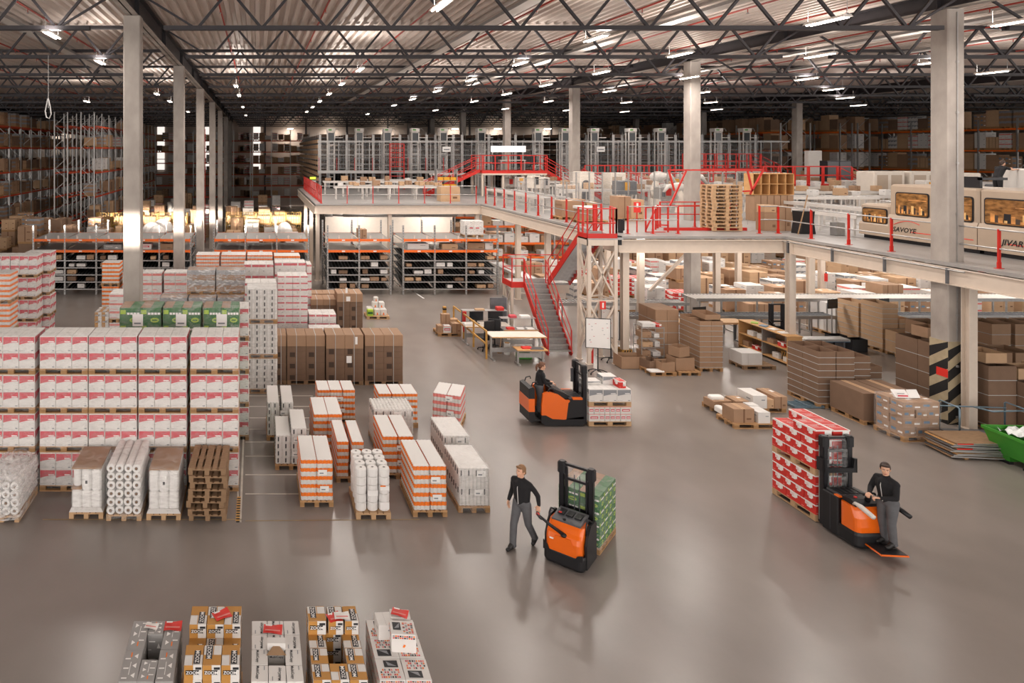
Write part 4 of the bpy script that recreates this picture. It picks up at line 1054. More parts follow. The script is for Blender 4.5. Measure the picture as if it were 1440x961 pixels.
def technician():
    J=dict(pel=(0,.02,.93),chest=(0,-.10,1.26),neck=(0,-.15,1.42),head=(.0,-.2,1.55),
      shL=(.185,-.12,1.35),shR=(-.185,-.12,1.35),elL=(.22,-.40,1.30),wrL=(.16,-.66,1.33),elR=(-.22,-.40,1.26),wrR=(-.14,-.66,1.28),
      curlL=[.8],curlR=[.8],pmL=(0,0,-1),pmR=(0,0,-1),thL=(-1,0,0),thR=(1,0,0),
      hipL=(.09,.02,.90),hipR=(-.09,.02,.90),knL=(.10,-.0,.50),anL=(.10,.02,.09),toeL=(.10,-.15,.035),
      knR=(-.10,-.0,.50),anR=(-.10,.04,.09),toeR=(-.10,-.13,.035))
    return person('person in a black T-shirt reaching over a white cabinet beyond the long beige machine',(32.55,30.0,6.0),PI/2,J,'hair_dark',tee=True,zipper=False,trouser='knit_black')
technician()
# ================================================================ trucks
def rrect(x0,y0,x1,y1,r,n=4):
    o=[]
    for cx,cy,a in ((x1-r,y0+r,-PI/2),(x1-r,y1-r,0),(x0+r,y1-r,PI/2),(x0+r,y0+r,PI)):
        for k in range(n+1): t=a+PI/2*k/n; o.append((cx+r*math.cos(t),cy+r*math.sin(t)))
    return o
def loft(b,secs,m,cap=True):
    n=len(secs[0]); vs=[p for s in secs for p in s]
    fs=[(a*n+i,a*n+(i+1)%n,(a+1)*n+(i+1)%n,(a+1)*n+i) for a in range(len(secs)-1) for i in range(n)]
    if cap: fs+=[tuple(range(n-1,-1,-1)),tuple(range((len(secs)-1)*n,len(secs)*n))]
    return b.add(vs,fs,m)
def mast(r,y,zt,w=.56,guard=None,capz=.2,zlow=.05,stage=None):
    m=MB()
    for s in (-1,1):
        x=s*w/2
        m.box(x-.045,y-.05,zlow,x-.03,y+.06,zt,'black_metal'); m.box(x+.03,y-.05,zlow,x+.045,y+.06,zt,'black_metal'); m.box(x-.045,y-.05,zlow,x+.045,y-.035,zt,'black_metal')
        m.cbox(x-.075,y-.085,zt-capz,x+.075,y+.085,zt+.03,'black_plastic',.03)
        m.cyl(x,y+.1,.1,zt-.1,.022,'galv',8)
    for z in (zt-.02,zt-.3): m.box(-w/2,y-.03,z-.025,w/2,y+.03,z+.025,'black_metal')
    m.box(-w/2,y-.03,.1,w/2,y+.03,.22,'black_metal'); m.box(-w/2,y-.02,.75,w/2,y+.02,.8,'black_metal')
    m.build('mast',r)
    i=MB()
    for s in (-1,1): i.box(s*(w/2-.085)-.02,y-.02,.1,s*(w/2-.085)+.02,y+.04,zt-.08,'black_metal')
    i.tube([(-.05,y+.02,.2),(-.05,y+.02,zt-.2)],.009,'galv_dark',5); i.tube([(.05,y+.02,.2),(.05,y+.02,zt-.2)],.009,'galv_dark',5)
    i.build('inner_mast',r)
    c=MB(); c.box(-w/2+.02,y+.08,.12,w/2-.02,y+.12,.42,'black_metal'); c.box(-w/2+.02,y+.085,.78 if not guard else guard[0],w/2-.02,y+.1,.83 if not guard else guard[0]+.04,'black_metal')
    for k in (-1,1): c.box(k*.2-.02,y+.085,.4,k*.2+.02,y+.1,.8,'black_metal')
    c.build('fork_carriage',r)
    for s in (-1,1):
        f=MB(); f.prism([(y+.12,.035),(y+1.25,.04),(y+1.25,.05),(y+.16,.092),(y+.16,.42),(y+.12,.42)],s*.19-.07,s*.19+.07,'black_metal','x'); f.build('fork',r)
def tiller(r,base,elbow,grip,rt=(1,0,0),head=True):
    t=MB(); t.tube([base,elbow,grip],[.035,.03,.022],'black_plastic',10); ell(t,base,(.075,.075,.045),'black_plastic',12,8); t.build('tiller_arm',r,True)
    h=MB(); g=Vector(grip); rt=Vector(rt).normalized(); d=(g-Vector(elbow)).normalized()
    h.tube([g-rt*.11,g-rt*.1+d*.02,g-rt*.02+d*.045,g+rt*.02+d*.045,g+rt*.1+d*.02,g+rt*.11],.017,'black_plastic',8); h.tube([g-rt*.11,g-rt*.1-d*.035,g,g+rt*.1-d*.035,g+rt*.11],.016,'black_plastic',8)
    h.build('handle',r,True)
    if head:
        e=MB(); ell(e,g+d*.03,(.035,.035,.03),'bright_red',10,8); e.build('emergency_button',r,True)['label']='red button on the handle'
def truck_walk():
    r=thing('pallet_stacker','orange and black walk-behind stacker with open mast carrying the green wrapped load','forklift',(6.17,13.5,0),-.75)
    b=MB()   # skirt and side covers
    loft(b,[[(x,y,z) for x,y in rrect(-.37-e,-.36-e,.37+e,.34,.1)] for z,e in ((.03,-.01),(.08,.012),(.27,.012),(.31,0))],'black_plastic'); b.build('skirt',r)
    b=MB(); secs=[]
    for z,e,bk in ((.26,.0,0),(.33,.006,0),(.52,.006,0),(.62,-.02,0),(.68,-.075,.02),(.75,-.12,.04),(.80,-.16,.06)):
        secs.append([(x,y,z) for x,y in rrect(-.335-min(e,0)*.1,-.365-e,.335,.12,.085)])
    loft(b,secs,'truck_orange'); 
    b.prism([(-.20,.45),(.20,.45),(.14,.60),(-.14,.60)],-.377,-.371,'truck_orange','y'); b.build('hood',r,False)
    b=MB(); b.prism([(-.37,.26),(-.24,.26),(-.29,.36),(-.37,.44)][::-1],-.385,-.365,'black_plastic','y'); b.prism([(.37,.26),(.22,.26),(.27,.34),(.37,.38)],-.385,-.365,'black_plastic','y')
    b.build('corner_bumper',r)
    for s in (-1,1):
        b=MB(); b.prism([(-.22,.05),(.36,.05),(.36,.74),(.3,.80),(.02,.80),(-.12,.68),(-.22,.5)],s*.375-.022,s*.375+.022,'black_plastic','x'); b.build('side_cover',r)
        b=MB(); b.tube([(s*.35,-.12,.66),(s*.35,-.1,.86),(s*.35,-.02,.92),(s*.35,.1,.86),(s*.35,.2,.8)],.018,'black_metal',8); b.build('grab_rail',r,True)
    b=MB(); b.box(-.35,.1,.05,.35,.36,.74,'black_plastic')
    b.prism([(-.2,.79),(.14,.79),(.30,.84),(.30,.87),(.1,.87),(-.2,.83)],-.27,.27,'grey_plastic','x')
    for k in (-1,0,1): b.box(k*.16-.06,-.02,.862,k*.16+.06,.2,.885,'black_plastic')
    b.cyl(-.05,-.14,.82,.85,.03,'black_metal',10); b.build('tray',r)['label']='dark storage tray on top of the hood'
    b=MB(); b.box(-.2,-.02,.885,-.15,.02,.9,'bright_red'); b.build('key_switch',r)
    tiller(r,(0,-.30,.62),(-.2,-.52,.84),(-.37,-.60,.985),(.5,-.8,0))
    for s in (-1,1):
        b=MB(); b.M=None; b.tube([(s*.2-.04,-.1,.07),(s*.2+.04,-.1,.07)],.068,'grey_plastic',14); b.build('wheel',r)
    mast(r,.42,1.72)
    b=MB(); b.rect((-.25,-.3725,.5),(1,0,0),(0,0,1),.0,0,.12,.03,'label_white',.0); b.text('BT',.07,(.08,-.3735,.66-.2),(1,0,0),(0,0,1),'label_white',0,True); b.build('marking',r)
    # load carried on its forks
    R_=Matrix.Rotation(-.75,3,'Z'); c=R_@Vector((0,.53+.55,0))
    load('wrapped_pallet_load','wrapped pallet load of green and white cartons held on the forks of the walk-behind stacker','pallet load',6.17+c.x,13.5+c.y,.012,-.75,.8,1.08,4,'green',None,nx=2,ny=4,rh=.257,film='film_thin')
truck_walk()
def truck_ride():
    ox,oy=12.5,14.25
    r=thing('pallet_stacker','orange and black ride-on stacker under the tall load of red cartons','forklift',(ox,oy,0),.03)
    b=MB(); loft(b,[[(x,y,z) for x,y in rrect(-.37-e,-.42-e,.37+e,.1,.12)] for z,e in ((.03,-.01),(.08,.012),(.28,.012),(.34,0))],'black_plastic'); b.build('skirt',r)
    b=MB(); b.cbox(-.38,.02,.05,.38,.40,.86,'black_plastic',.02); b.box(-.385,.2,.1,-.38,.204,.84,'grey_plastic'); b.build('battery_cover',r)
    b=MB(); loft(b,[[(x,y,z) for x,y in rrect(-.36,-.4-e,.36,.02,.1)] for z,e in ((.28,.0),(.45,.01),(.62,.0),(.76,-.06),(.82,-.1))],'truck_orange'); b.box(-.37,.0,.86,-.05,.12,.885,'truck_orange'); b.build('hood',r)
    b=MB(); b.prism([(-.3,.815),(.02,.83),(.02,.9),(-.2,.93),(-.3,.88)],-.3,.3,'black_plastic','x'); b.box(-.3,.05,.86,.3,.38,.89,'grey_plastic')
    for k in (-2,-1,0,1,2): b.box(k*.11-.04,.07,.89,k*.11+.04,.34,.905,'black_plastic')
    b.build('tray',r)
    b=MB(); b.cyl(-.13,-.12,.92,.94,.03,'bright_red',10); b.build('emergency_button',r)
    b=MB(); b.tube([(.02,-.22,.9),(.02,-.26,1.0),(-.04,-.3,1.08)],[.05,.045,.035],'black_plastic',10); b.tube([(-.14,-.3,1.06),(-.1,-.33,1.1),(0,-.34,1.12),(.08,-.33,1.1),(.12,-.3,1.06)],.02,'black_plastic',8); b.build('control_handle',r,True)
    for s,m in ((-1,'white_paint'),(1,'black_plastic')):
        b=MB(); b.tube([(s*.34,-.3,.88),(s*.36,-.36,.93),(s*.36,-.5,.92),(s*.37,-.78,.86)],[.02,.03,.05,.045],m,10); b.build('side_guard',r,True)
    b=MB(); b.M=Matrix.Translation((.03,-.44,0))@Matrix.Rotation(-.12,4,'Z')
    b.cbox(-.25,-.42,.125,.27,.0,.15,'truck_orange',.02); b.box(-.23,-.40,.15,.25,-.01,.158,'black_plastic'); b.M=None; b.build('platform',r)['label']='orange edged fold-down platform'
    for s in (-1,1):
        b=MB(); b.tube([(s*.2-.04,-.1,.07),(s*.2+.04,-.1,.07)],.068,'grey_plastic',14); b.build('wheel',r)
    mast(r,.48,1.93,w=.54,guard=(1.25,))
    b=MB(); b.prism([(-.36,1.2),(.36,1.2),(.36,1.5),(.30,1.5),(.28,1.3),(-.28,1.3),(-.30,1.5),(-.36,1.5)],.36,.41,'black_plastic','y'); b.box(-.36,.36,1.2,-.33,.56,1.48,'black_plastic'); b.box(.33,.36,1.2,.36,.56,1.48,'black_plastic'); b.build('mast_guard',r)
    b=MB(); b.box(-.27,.44,.3,.27,.445,1.9,'clear_panel'); b.build('mast_screen',r)
    # red cartons: two tiers on two pallets, individual cartons
    X0,X1=12.16,12.92; Y0=oy+.63; d=1.25; cx=(X0+X1)/2
    tag(put('wooden_pallet',pallet_me(.76,d,'wood_pale'),None,(cx,Y0+d/2,.012)),'pallet on the forks under the lower tier of red cartons','pallet')
    tag(put('wooden_pallet',pallet_me(.76,d,'wood_pale'),None,(cx,Y0+d/2,1.008)),'pallet between the two tiers of red cartons','pallet')
    h=.213
    for t in range(2):
        for k in range(4):
            z=.012+PH+t*.996+k*h
            if k%2==0: cells=[(0,j*d/3,.38,d/3) for j in range(3)]+[(.38,j*d/3,.38,d/3) for j in range(3)]
            else: cells=[(i*.38,j*d/4,.38,d/4) for i in range(2) for j in range(4)]
            for (a,c,w_,d_) in cells:
                if t==1 and k==3 and a==0 and 0.6<c<.95: continue
                me=carton_me('red_all',w_,d_,h) 
                o=put('red_carton',me,None,(X0+a+w_/2+R.uniform(-.008,.004),Y0+c+d_/2+R.uniform(-.006,.006),z),R.uniform(-.015,.015)+(PI if R.random()<.5 else 0))
                tag(o,'red and white paper carton in the %s tier on the ride-on stacker'%['lower','upper'][t],'carton','red cartons on the stacker, %s tier'%['lower','upper'][t])
truck_ride()
def truck_side():
    # forks point along +x
    r=thing('ride_on_pallet_truck','orange and black ride-on truck seen side-on with a woman driver inside','forklift',(8.95,20.42,0),-PI/2)
    # local frame: +y is towards the forks, +x faces the camera
    b=MB(); b.prism([(-.62,.12),(-.5,.03),(.62,.03),(.62,.3),(.05,.22),(-.3,.24),(-.5,.34),(-.62,.34)],-.4,.4,'black_plastic','x'); b.build('chassis',r)
    for s in (-1,1):
        b=MB(); b.prism([(-.62,.34),(-.5,.34),(-.3,.235),(.05,.215),(.1,.23),(.16,.7),(.2,.74),(.2,.78),(.1,.78),(-.12,.94),(-.36,1.02),(-.46,1.02),(-.58,.97),(-.62,.6)],s*.39-.035,s*.39+.035,'truck_orange','x'); b.build('side_panel',r)
    b=MB(); b.prism([(.1,.22),(.62,.22),(.62,.80),(.24,.80),(.1,.74)],-.4,.4,'black_plastic','x'); b.box(-.36,.2,.8,.36,.62,.83,'grey_plastic')
    for k in (-2,-1,0,1,2): b.box(k*.13-.045,.24,.83,k*.13+.045,.58,.85,'black_plastic')
    b.build('battery_cover',r)
    b=MB(); b.box(-.41,.3,.79,-.2,.58,.84,'truck_orange'); b.box(.2,.3,.79,.41,.58,.84,'truck_orange'); b.build('lid',r)
    b=MB(); b.box(-.355,-.95,.15,.355,-.1,.19,'black_plastic'); b.build('floor_plate',r)
    b=MB(); b.prism([(-.97,.15),(-.9,.1),(-.8,.15),(-.8,1.1),(-.86,1.14),(-.97,1.1)],-.36,.36,'black_plastic','x'); b.box(-.365,-.98,.42,.365,-.8,.8,'truck_orange'); b.tube([(.25,-.86,1.12),(.25,-.82,1.24),(.25,-.7,1.27),(.25,-.68,1.2)],.018,'black_metal',8); b.tube([(-.25,-.86,1.12),(-.25,-.82,1.24),(-.25,-.7,1.27),(-.25,-.68,1.2)],.018,'black_metal',8); b.build('backrest',r)
    b=MB(); b.prism([(-.2,.8),(.2,.78),(.24,.86),(.1,.95),(-.18,1.06),(-.24,1.02)],-.3,.3,'black_plastic','x'); b.tube([(-.1,-.2,1.05),(-.06,-.26,1.12),(.06,-.26,1.12),(.1,-.2,1.05)],.018,'black_metal',8); b.build('control_console',r)
    b=MB(); b.tube([(.39,-.42,1.0),(.39,-.4,1.1),(.39,-.3,1.12),(.39,-.22,1.0)],.022,'black_metal',8); b.build('grab_rail',r,True)
    for s in (-1,1):
        b=MB(); b.tube([(s*.25-.04,.0,.09),(s*.25+.04,.0,.09)],.088,'grey_plastic',14); b.build('wheel',r)
    mast(r,.68,1.74,w=.54)
    b=MB(); b.box(-.3,.55,1.1,-.27,.63,1.5,'grey_plastic'); b.build('screen',r)
    X0=9.72; w=1.24; Yc=20.42
    tag(put('wooden_pallet',pallet_me(w,.82,'wood_pale'),None,(X0+w/2,Yc,.012)),'pallet on the forks of the ride-on truck with the woman driver','pallet')
    z=.012+PH
    me1=carton_me('white_red_txt',.155,.4,.215); me2=carton_me('white_red_txt',.31,.4,.215)
    def ream(x,y,z,me): tag(put('paper_carton',me,None,(x,y,z),R.uniform(-.02,.02)),'white carton with red lettering on the lower pallet of the truck with the woman driver','carton','white cartons with red lettering')
    for row,yy in ((0,Yc-.205),(1,Yc+.205)):
        ream(X0+.155,yy,z,me2)
        for k in range(6): ream(X0+.31+.155*(k+.5),yy,z,me1)
        for k in range(6): ream(X0+.155*(k+.5),yy,z+.216,me1)
        ream(X0+.93+.155,yy,z+.216,me2)
    z2=z+.434
    tag(put('wooden_pallet',pallet_me(w,.82,'wood_pale'),None,(X0+w/2,Yc,z2)),'upper pallet between white cartons on the truck with the woman driver','pallet'); z2+=PH
    g=carton_me('grey_band',w/3,.41,.37)
    for i in range(3):
        for j in range(2): tag(put('white_carton',g,None,(X0+w/3*(i+.5),Yc-.205+.41*j,z2),PI if (j==1) else 0),'white carton with a grey printed band on the upper pallet of the truck','carton','grey banded white cartons')
    z3=z2+.371
    tag(put('white_carton',carton_me('grey_band',.5,.35,.1),None,(X0+.3,Yc+.16,z3)),'flat white carton lying on top beside the truck mast','carton')
    tag(put('white_carton',carton_me('grey_band',.42,.36,.24),None,(X0+.82,Yc+.18,z3)),'white carton standing on top of the grey-banded cartons','carton')
    tag(put('red_carton',carton_me('red_all',.22,.34,.2),None,(X0+1.02,Yc-.16,z3),.05),'small red and white carton on top of the grey-banded cartons','carton')
truck_side()
# ================================================================ right side: trays, boxes, stacks
def open_box(b,x0,y0,z0,x1,y1,z1,m='carton',t=.012,mi='carton_inside'):
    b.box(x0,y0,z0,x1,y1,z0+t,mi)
    b.box(x0,y0,z0,x1,y0+t,z1,m); b.box(x0,y1-t,z0,x1,y1,z1,m); b.box(x0,y0+t,z0,x0+t,y1-t,z1,m); b.box(x1-t,y0+t,z0,x1,y1-t,z1,m)
def tray_col(label,x,y,w,d,n,h,m='carton',pal=True,nx=1,ny=1,group=None,topopen=True,z=0,palm='wood',rz=0,strapevery=1):
    """strapped column of cardboard trays on a pallet; x,y = front corner nearest the aisle (min x, min y)"""
    r=thing('strapped_tray_stack',label,'tray stack',(x+w/2,y+d/2,z),rz,group); z0=0
    if pal: put('pallet',pallet_me(w,d,palm),r); z0=PH
    cw,cd=w/nx,d/ny
    cl=MB(); cl.cbox(-cw/2+.004,-cd/2+.004,0,cw/2-.004,cd/2-.004,h-.004,m,.006); closed=cl.mesh('tray')
    op=MB(); open_box(op,-cw/2+.004,-cd/2+.004,0,cw/2-.004,cd/2-.004,h-.004,m); opened=op.mesh('tray')
    for k in range(n):
        for i in range(nx):
            for j in range(ny):
                put('tray',opened if (topopen and k==n-1) else closed,r,(-w/2+cw*(i+.5)+R.uniform(-.004,.004),-d/2+cd*(j+.5),z0+k*h))
    for k in range(0,n,strapevery):
        s=MB(); zz=z0+k*h+.012; e=.004
        s.box(-w/2-e,-d/2-e,zz-.008,w/2+e,-d/2,zz+.008,'strap'); s.box(-w/2-e,-d/2,zz-.008,-w/2,d/2,zz+.008,'strap'); s.box(w/2,-d/2,zz-.008,w/2+e,d/2,zz+.008,'strap'); s.box(-w/2-e,d/2,zz-.008,w/2+e,d/2+e,zz+.008,'strap')
        s.build('strap',r)
    return r
def carton_at(label,x,y,z,w,d,h,style='brown',rz=0,group=None,cat='carton',name='carton'):
    return tag(put(name,carton_me(style,w,d,h),None,(x,y,z),rz),label,cat,group)
def openbox_at(label,x,y,z,w,d,h,m='carton',rz=0,flaps=False,fill=None,group=None):
    b=MB(); open_box(b,-w/2,-d/2,0,w/2,d/2,h,m)
    if flaps:
        f=.35*w
        b.hex8([(-w/2,-d/2,h-.004),(w/2,-d/2,h-.004),(w/2,-d/2,h+.004),(-w/2,-d/2,h+.004),(-w/2,-d/2-f*.7,h-f*.5),(w/2,-d/2-f*.7,h-f*.5),(w/2,-d/2-f*.7,h-f*.5+.008),(-w/2,-d/2-f*.7,h-f*.5+.008)],m)
        b.hex8([(-w/2,d/2,h-.004),(w/2,d/2,h-.004),(w/2,d/2,h+.004),(-w/2,d/2,h+.004),(-w/2,d/2+f*.5,h+f*.4),(w/2,d/2+f*.5,h+f*.4),(w/2,d/2+f*.5,h+f*.4+.008),(-w/2,d/2+f*.5,h+f*.4+.008)],m)
    o=b.build('open_carton',None,loc=(x,y,z)); o.rotation_euler=(0,0,rz); return tag(o,label,'carton',group)
def pal_at(label,x,y,w,d,z=0,mt='wood',rz=0,group=None): return tag(put('wooden_pallet',pallet_me(w,d,mt),None,(x,y,z),rz),label,'pallet',group)
def right_floor():
    # R1 nested tray block
    X=17.62;Y=21.45
    tray_col('tall strapped stack of brown trays, outer column of the block by the big box',X,Y,.56,1.25,8,.205,'carton_dark',group='tray block by the big box',ny=2)
    tray_col('tall strapped stack of brown trays, inner column of the block by the big box',X+.58,Y,.56,1.25,8,.205,'carton_dark',group='tray block by the big box',ny=2)
    tray_col('strapped stack of brown trays two layers lower than the tall block it adjoins',X+1.18,Y+.15,.6,1.2,7,.205,'carton_dark',ny=2)
    tray_col('short strapped stack of brown trays ending the tray block towards the striped column',X+1.82,Y+.45,.6,1.1,5,.205,'carton_dark',ny=2)
    b=MB()
    for k in range(5): b.bar((0,-.1+.2*k*.6,.03+.0*k),(.9,-.1+.2*k*.6,.03),.05,.04,'blue_grey')
    for k in (0,.45,.88): b.bar((k,-.15,.06),(k,.45,.06),.06,.05,'blue_grey')
    tag(b.build('steel_stillage',None,loc=(X-.75,Y+.1,0)),'low blue-grey steel frame on the floor at the foot of the tray block','stillage')
    # R2 big flat boxes
    x,y=17.85,20.1
    pal_at('pallet under the big plain brown box in front of the tray block',x+.4,y+.6,.75,1.15)
    carton_at('big plain brown box on a pallet in front of the strapped tray block',x+.4,y+.6,PH,.8,1.2,.8,'dark',name='big_carton')
    pal_at('pallet under the second big brown box, partly hidden by the film wrapped load',x+1.28,y+1.05-.3,.75,1.1)
    carton_at('second big brown box standing between the first one and the striped column',x+1.28,y+1.05-.3,PH,.8,1.1,.78,'dark',name='big_carton')
    # R3 wrapped cartons
    r=thing('wrapped_pallet_load','film wrapped brown cartons with blue print and a white sign card on top','pallet load',(18.48,19.42,0),.03); w,d=1.05,.85
    put('pallet',pallet_me(w+.05,d+.05,'wood'),r)
    for k,(h,n) in enumerate(((.26,3),(.24,2),(.24,3),(.2,2))):
        z=PH+[0,.262,.504,.746][k]
        for i in range(n):
            for j in range(2): put('carton',carton_me('brown_blue',w/n-.01,d/2-.01,h),r,(-w/2+w/n*(i+.5)+R.uniform(-.015,.015),-d/4+d/2*j+R.uniform(-.012,.012),z),R.uniform(-.05,.05))
    put('stretch_film',wrap_me(w+.03,d+.03,.05,PH+.96,'film_thin',wob=.05,seed=4),r)
    b=MB(); b.hex8([(-.42,-.1,1.11),(-.05,-.14,1.11),(-.05,-.06,1.11),(-.42,-.02,1.11),(-.44,.05,1.3),(-.07,.0,1.3),(-.07,.01,1.3),(-.44,.06,1.3)],'label_white')
    b.hex8([(-.05,-.14,1.11),(.25,-.14,1.11),(.25,-.06,1.11),(-.05,-.06,1.11),(-.03,.0,1.3),(.27,.0,1.3),(.27,.01,1.3),(-.03,.01,1.3)],'label_white')
    o=(-.40,-.105,1.125); b.rect(o,(1,-.11,0),(0,.33,.94),.03,.02,.3,.06,'print_red',.006); b.rect(o,(1,-.11,0),(0,.33,.94),.03,.09,.22,.11,'print_grey',.006); b.build('sign_card',r)['label']='folded white card with red lettering'
    # R4 tall stacks beside hazard column
    for i,(xx,n,h,l) in enumerate(((20.98,4,.49,'tall strapped stack of deep brown boxes just behind the striped column, aisle side'),(21.85,4,.47,'tall strapped stack of deep brown boxes behind the striped column, second in'))):
        tray_col(l,xx,20.95,.84,1.5,n,h,'carton_dark',ny=2)
    openbox_at('open brown box on top of the tall stack behind the striped column',21.6,22.0,PH+4*.49+.01 if False else 2.12,.6,.5,.34,'carton',.1)
    # stack further back beside the column with label
    tray_col('strapped stack of brown boxes with a small white label, one stack beyond the striped column',23.05,23.4,.8,.9,4,.5,'carton',ny=1)
    # R6 stacks along aisle
    y=26.35
    tray_col('short strapped stack of deep brown boxes in front in the row across the aisle',25.05,26.3,1.15,.95,2,.42,'carton_light',nx=1,ny=1,group='row of strapped stacks across the aisle')
    tray_col('tallest strapped stack of light brown trays in the row across the aisle',25.05,27.35,.62,1.0,9,.2,'carton_light',group='row of strapped stacks across the aisle',nx=1)
    tray_col('strapped stack of light brown trays tucked beside the tallest one across the aisle',25.72,27.35,.55,.95,6,.2,'carton_light',group='row of strapped stacks across the aisle')
    tray_col('strapped stack of light brown trays second in height in the row across the aisle',25.05,28.45,.6,1.05,8,.2,'carton_light',group='row of strapped stacks across the aisle')
    for k in range(3):
        b=MB(); 
        for q in range(4): b.cbox(-.3+.15*q,-.2,0,-.16+.15*q,.2,1.25,'carton_white',.01)
        o=b.build('white_panel_bundle',None,loc=(25.4,29.85+.48*k,PH)); tag(o,'bundle of upright white panels at the far end of the strapped tray row, %s one'%ORD[k],'panel bundle','white panel bundles')
    pal_at('pallet under the bundles of upright white panels',25.4,30.35,.8,1.5)
    # R5 open boxes right of the striped column
    k=0
    for (px,yy,z,w,d,h,m) in ((1400,21.6,.0,.0,0,0,''),):
        pass
    base=[(21.2,19.75,.0,4),(22.05,19.55,.0,3),(22.9,19.7,.0,3)]
    for i,(x,y,z,n) in enumerate(base):
        tray_col('strapped stack of deep brown boxes beyond the green bin, %s from the striped column'%ORD[i],x-.05,y,.82,1.1,n,.43,'carton_dark',ny=2,group='strapped stacks beyond the green bin')
    for i,(x,y,z,w,d,h) in enumerate(((21.6,20.3,1.875,.6,.7,.3),(22.5,20.1,1.75,.8,.55,.32),(23.3,20.2,1.445,.6,.7,.35))):
        openbox_at('open light brown box resting on the strapped stacks beyond the green bin, %s one'%ORD[i],x,y,z if i!=1 else PH+3*.43+.01,w,d,h,'carton_light',R.uniform(-.1,.1),group='open boxes on the stacks')
    for i,(x,y,n) in enumerate(((26.9,25.0,4),(27.75,25.0,4),(28.6,25.0,4),(24.3,22.6,3),(25.1,22.6,3))):
        tray_col('strapped light brown boxes under the walkway behind the green skip, %s of five'%ORD[i],x,y,.7,1.0,n,.40 if i<3 else .42,'carton',ny=1,group='strapped stacks under the walkway')
    # R8 pallet of small cartons on the open floor
    pal_at('pallet carrying small cartons on the open floor between two stackers, front half',14.5,20.25,1.25,.8); pal_at('pallet carrying small cartons on the open floor, rear half',14.75,21.3,1.25,.8,rz=.05)
    z=PH
    for (l,x,y,w,d,h,st,rz) in (('brown carton with a red sticker at the aisle corner of the small carton pallet',14.22,20.2,.62,.5,.4,'brown',.02),('white carton beside the brown one with the red sticker',14.78,20.15,.36,.5,.32,'white',0),
        ('low brown carton at the back of the small carton pallet, under white packets',14.35,21.3,.6,.45,.22,'brown',.1),('brown carton with a white label in the middle of the rear small carton pallet',14.93,21.25,.42,.5,.24,'brown',0),
        ('white carton topmost at the back of the small carton pallet',15.0,20.75,.3,.3,.26,'white',0)):
        carton_at(l,x,y,z,w,d,h,st,rz)
    b=MB(); b.cbox(-.2,-.12,0,.2,.12,.1,'paper',.03); tag(b.build('white_packet',None,loc=(14.3,21.3,z+.222)),'white packet lying on the low brown carton','packet')
    b=MB(); b.cbox(-.1,-.2,0,.1,.2,.16,'paper',.03); tag(b.build('white_packet',None,loc=(14.1,20.75,z)),'small white packet in the gap of the small carton pallet','packet')
    pal_at('pallet behind the red carton load, carrying long brown and white boxes',15.75,21.5,1.2,.8)
    carton_at('white carton on the pallet behind the red carton load',15.5,21.4,z,.45,.7,.4,'white',0)
    carton_at('long brown carton with black and white tape on the pallet behind the red load',16.15,21.45,z,.4,.8,.36,'brown',0)
    carton_at('small pale carton between the white one and the long brown one',15.85,21.3,z,.22,.45,.26,'light',0)
    # R9 green bin
    def tipper(label,x,y,m,rz,L=1.9,W=1.15,hh=.8):
        r=thing('tipping_skip',label,'skip',(x,y,0),rz)
        b=MB(); t=.03
        def ring(z,e,f): return [(-L/2+e,-W/2+f,z),(L/2-e*.4,-W/2+f,z),(L/2-e*.4,W/2-f,z),(-L/2+e,W/2-f,z)]
        lo,hi=ring(.2,.2,.1),ring(hh,0,0); li,hi2=ring(.24,.24,.14),ring(hh,.05,.05)
        b.add(lo+hi+li+hi2,[(0,3,2,1),(0,1,5,4),(1,2,6,5),(2,3,7,6),(3,0,4,7),(8,9,10,11),(9,8,12,13),(10,9,13,14),(11,10,14,15),(8,11,15,12),(4,5,13,12),(5,6,14,13),(6,7,15,14),(7,4,12,15)],m)
        for q in (0,1,2,3): p=Vector(hi[q]); s_=Vector(hi[(q+1)%4]); b.bar(p,s_,.06,.06,m)
        b.build('body',r)
        b=MB(); 
        for s in (-1,1): b.box(-L/2+.25,s*.3-.1,.06,L/2-.15,s*.3+.1,.2,m); b.box(-L/2+.2,s*.3-.13,.0,-L/2+.32,s*.3+.13,.06,'black_metal'); b.box(L/2-.3,s*.3-.13,.0,L/2-.18,s*.3+.13,.06,'black_metal')
        for k in range(3): b.box(-.3+.3*k,-.4,.16,-.26+.3*k,.4,.2,m)
        b.build('fork_pocket',r)
        b=MB(); b.rect((-L/2+.1,-W/2-.002,hh-.34),(1,0,.0),(0,-.16,1),.05,0,.38,.26,'label_white',.02); b.rect((-L/2+.1,-W/2-.004,hh-.30),(1,0,0),(0,-.16,1),.1,.02,.32,.1,'print_grey',.024); b.build('label',r)
        return r
    x,y=gp(1412,664); r=tipper('green steel tipping skip full of crumpled clear plastic film',20.05,17.4,'bin_green',-.06,1.75,1.3,.8)
    b=MB(); rr=random.Random(3); n=14; vs=[(-.62+1.2*i/(n-1),-.42+.95*j/(n-1),.80+.16*math.exp(-((i-7)**2+(j-6)**2)/22)+rr.uniform(-.06,.07)) for j in range(n) for i in range(n)]
    b.add(vs,[(j*n+i,j*n+i+1,(j+1)*n+i+1,(j+1)*n+i) for j in range(n-1) for i in range(n-1)],'clear_scrap'); o=b.build('plastic_film_waste',None,False,loc=(20.05,17.4,-.02)); o.rotation_euler=(0,0,-.06); o['kind']='stuff'; tag(o,'crumpled clear plastic film heaped in the green skip','plastic waste')
    tipper('red steel skip cut by the picture edge next to the green one',20.95,16.3,'bin_red',-.05,1.5,1.0,.75)
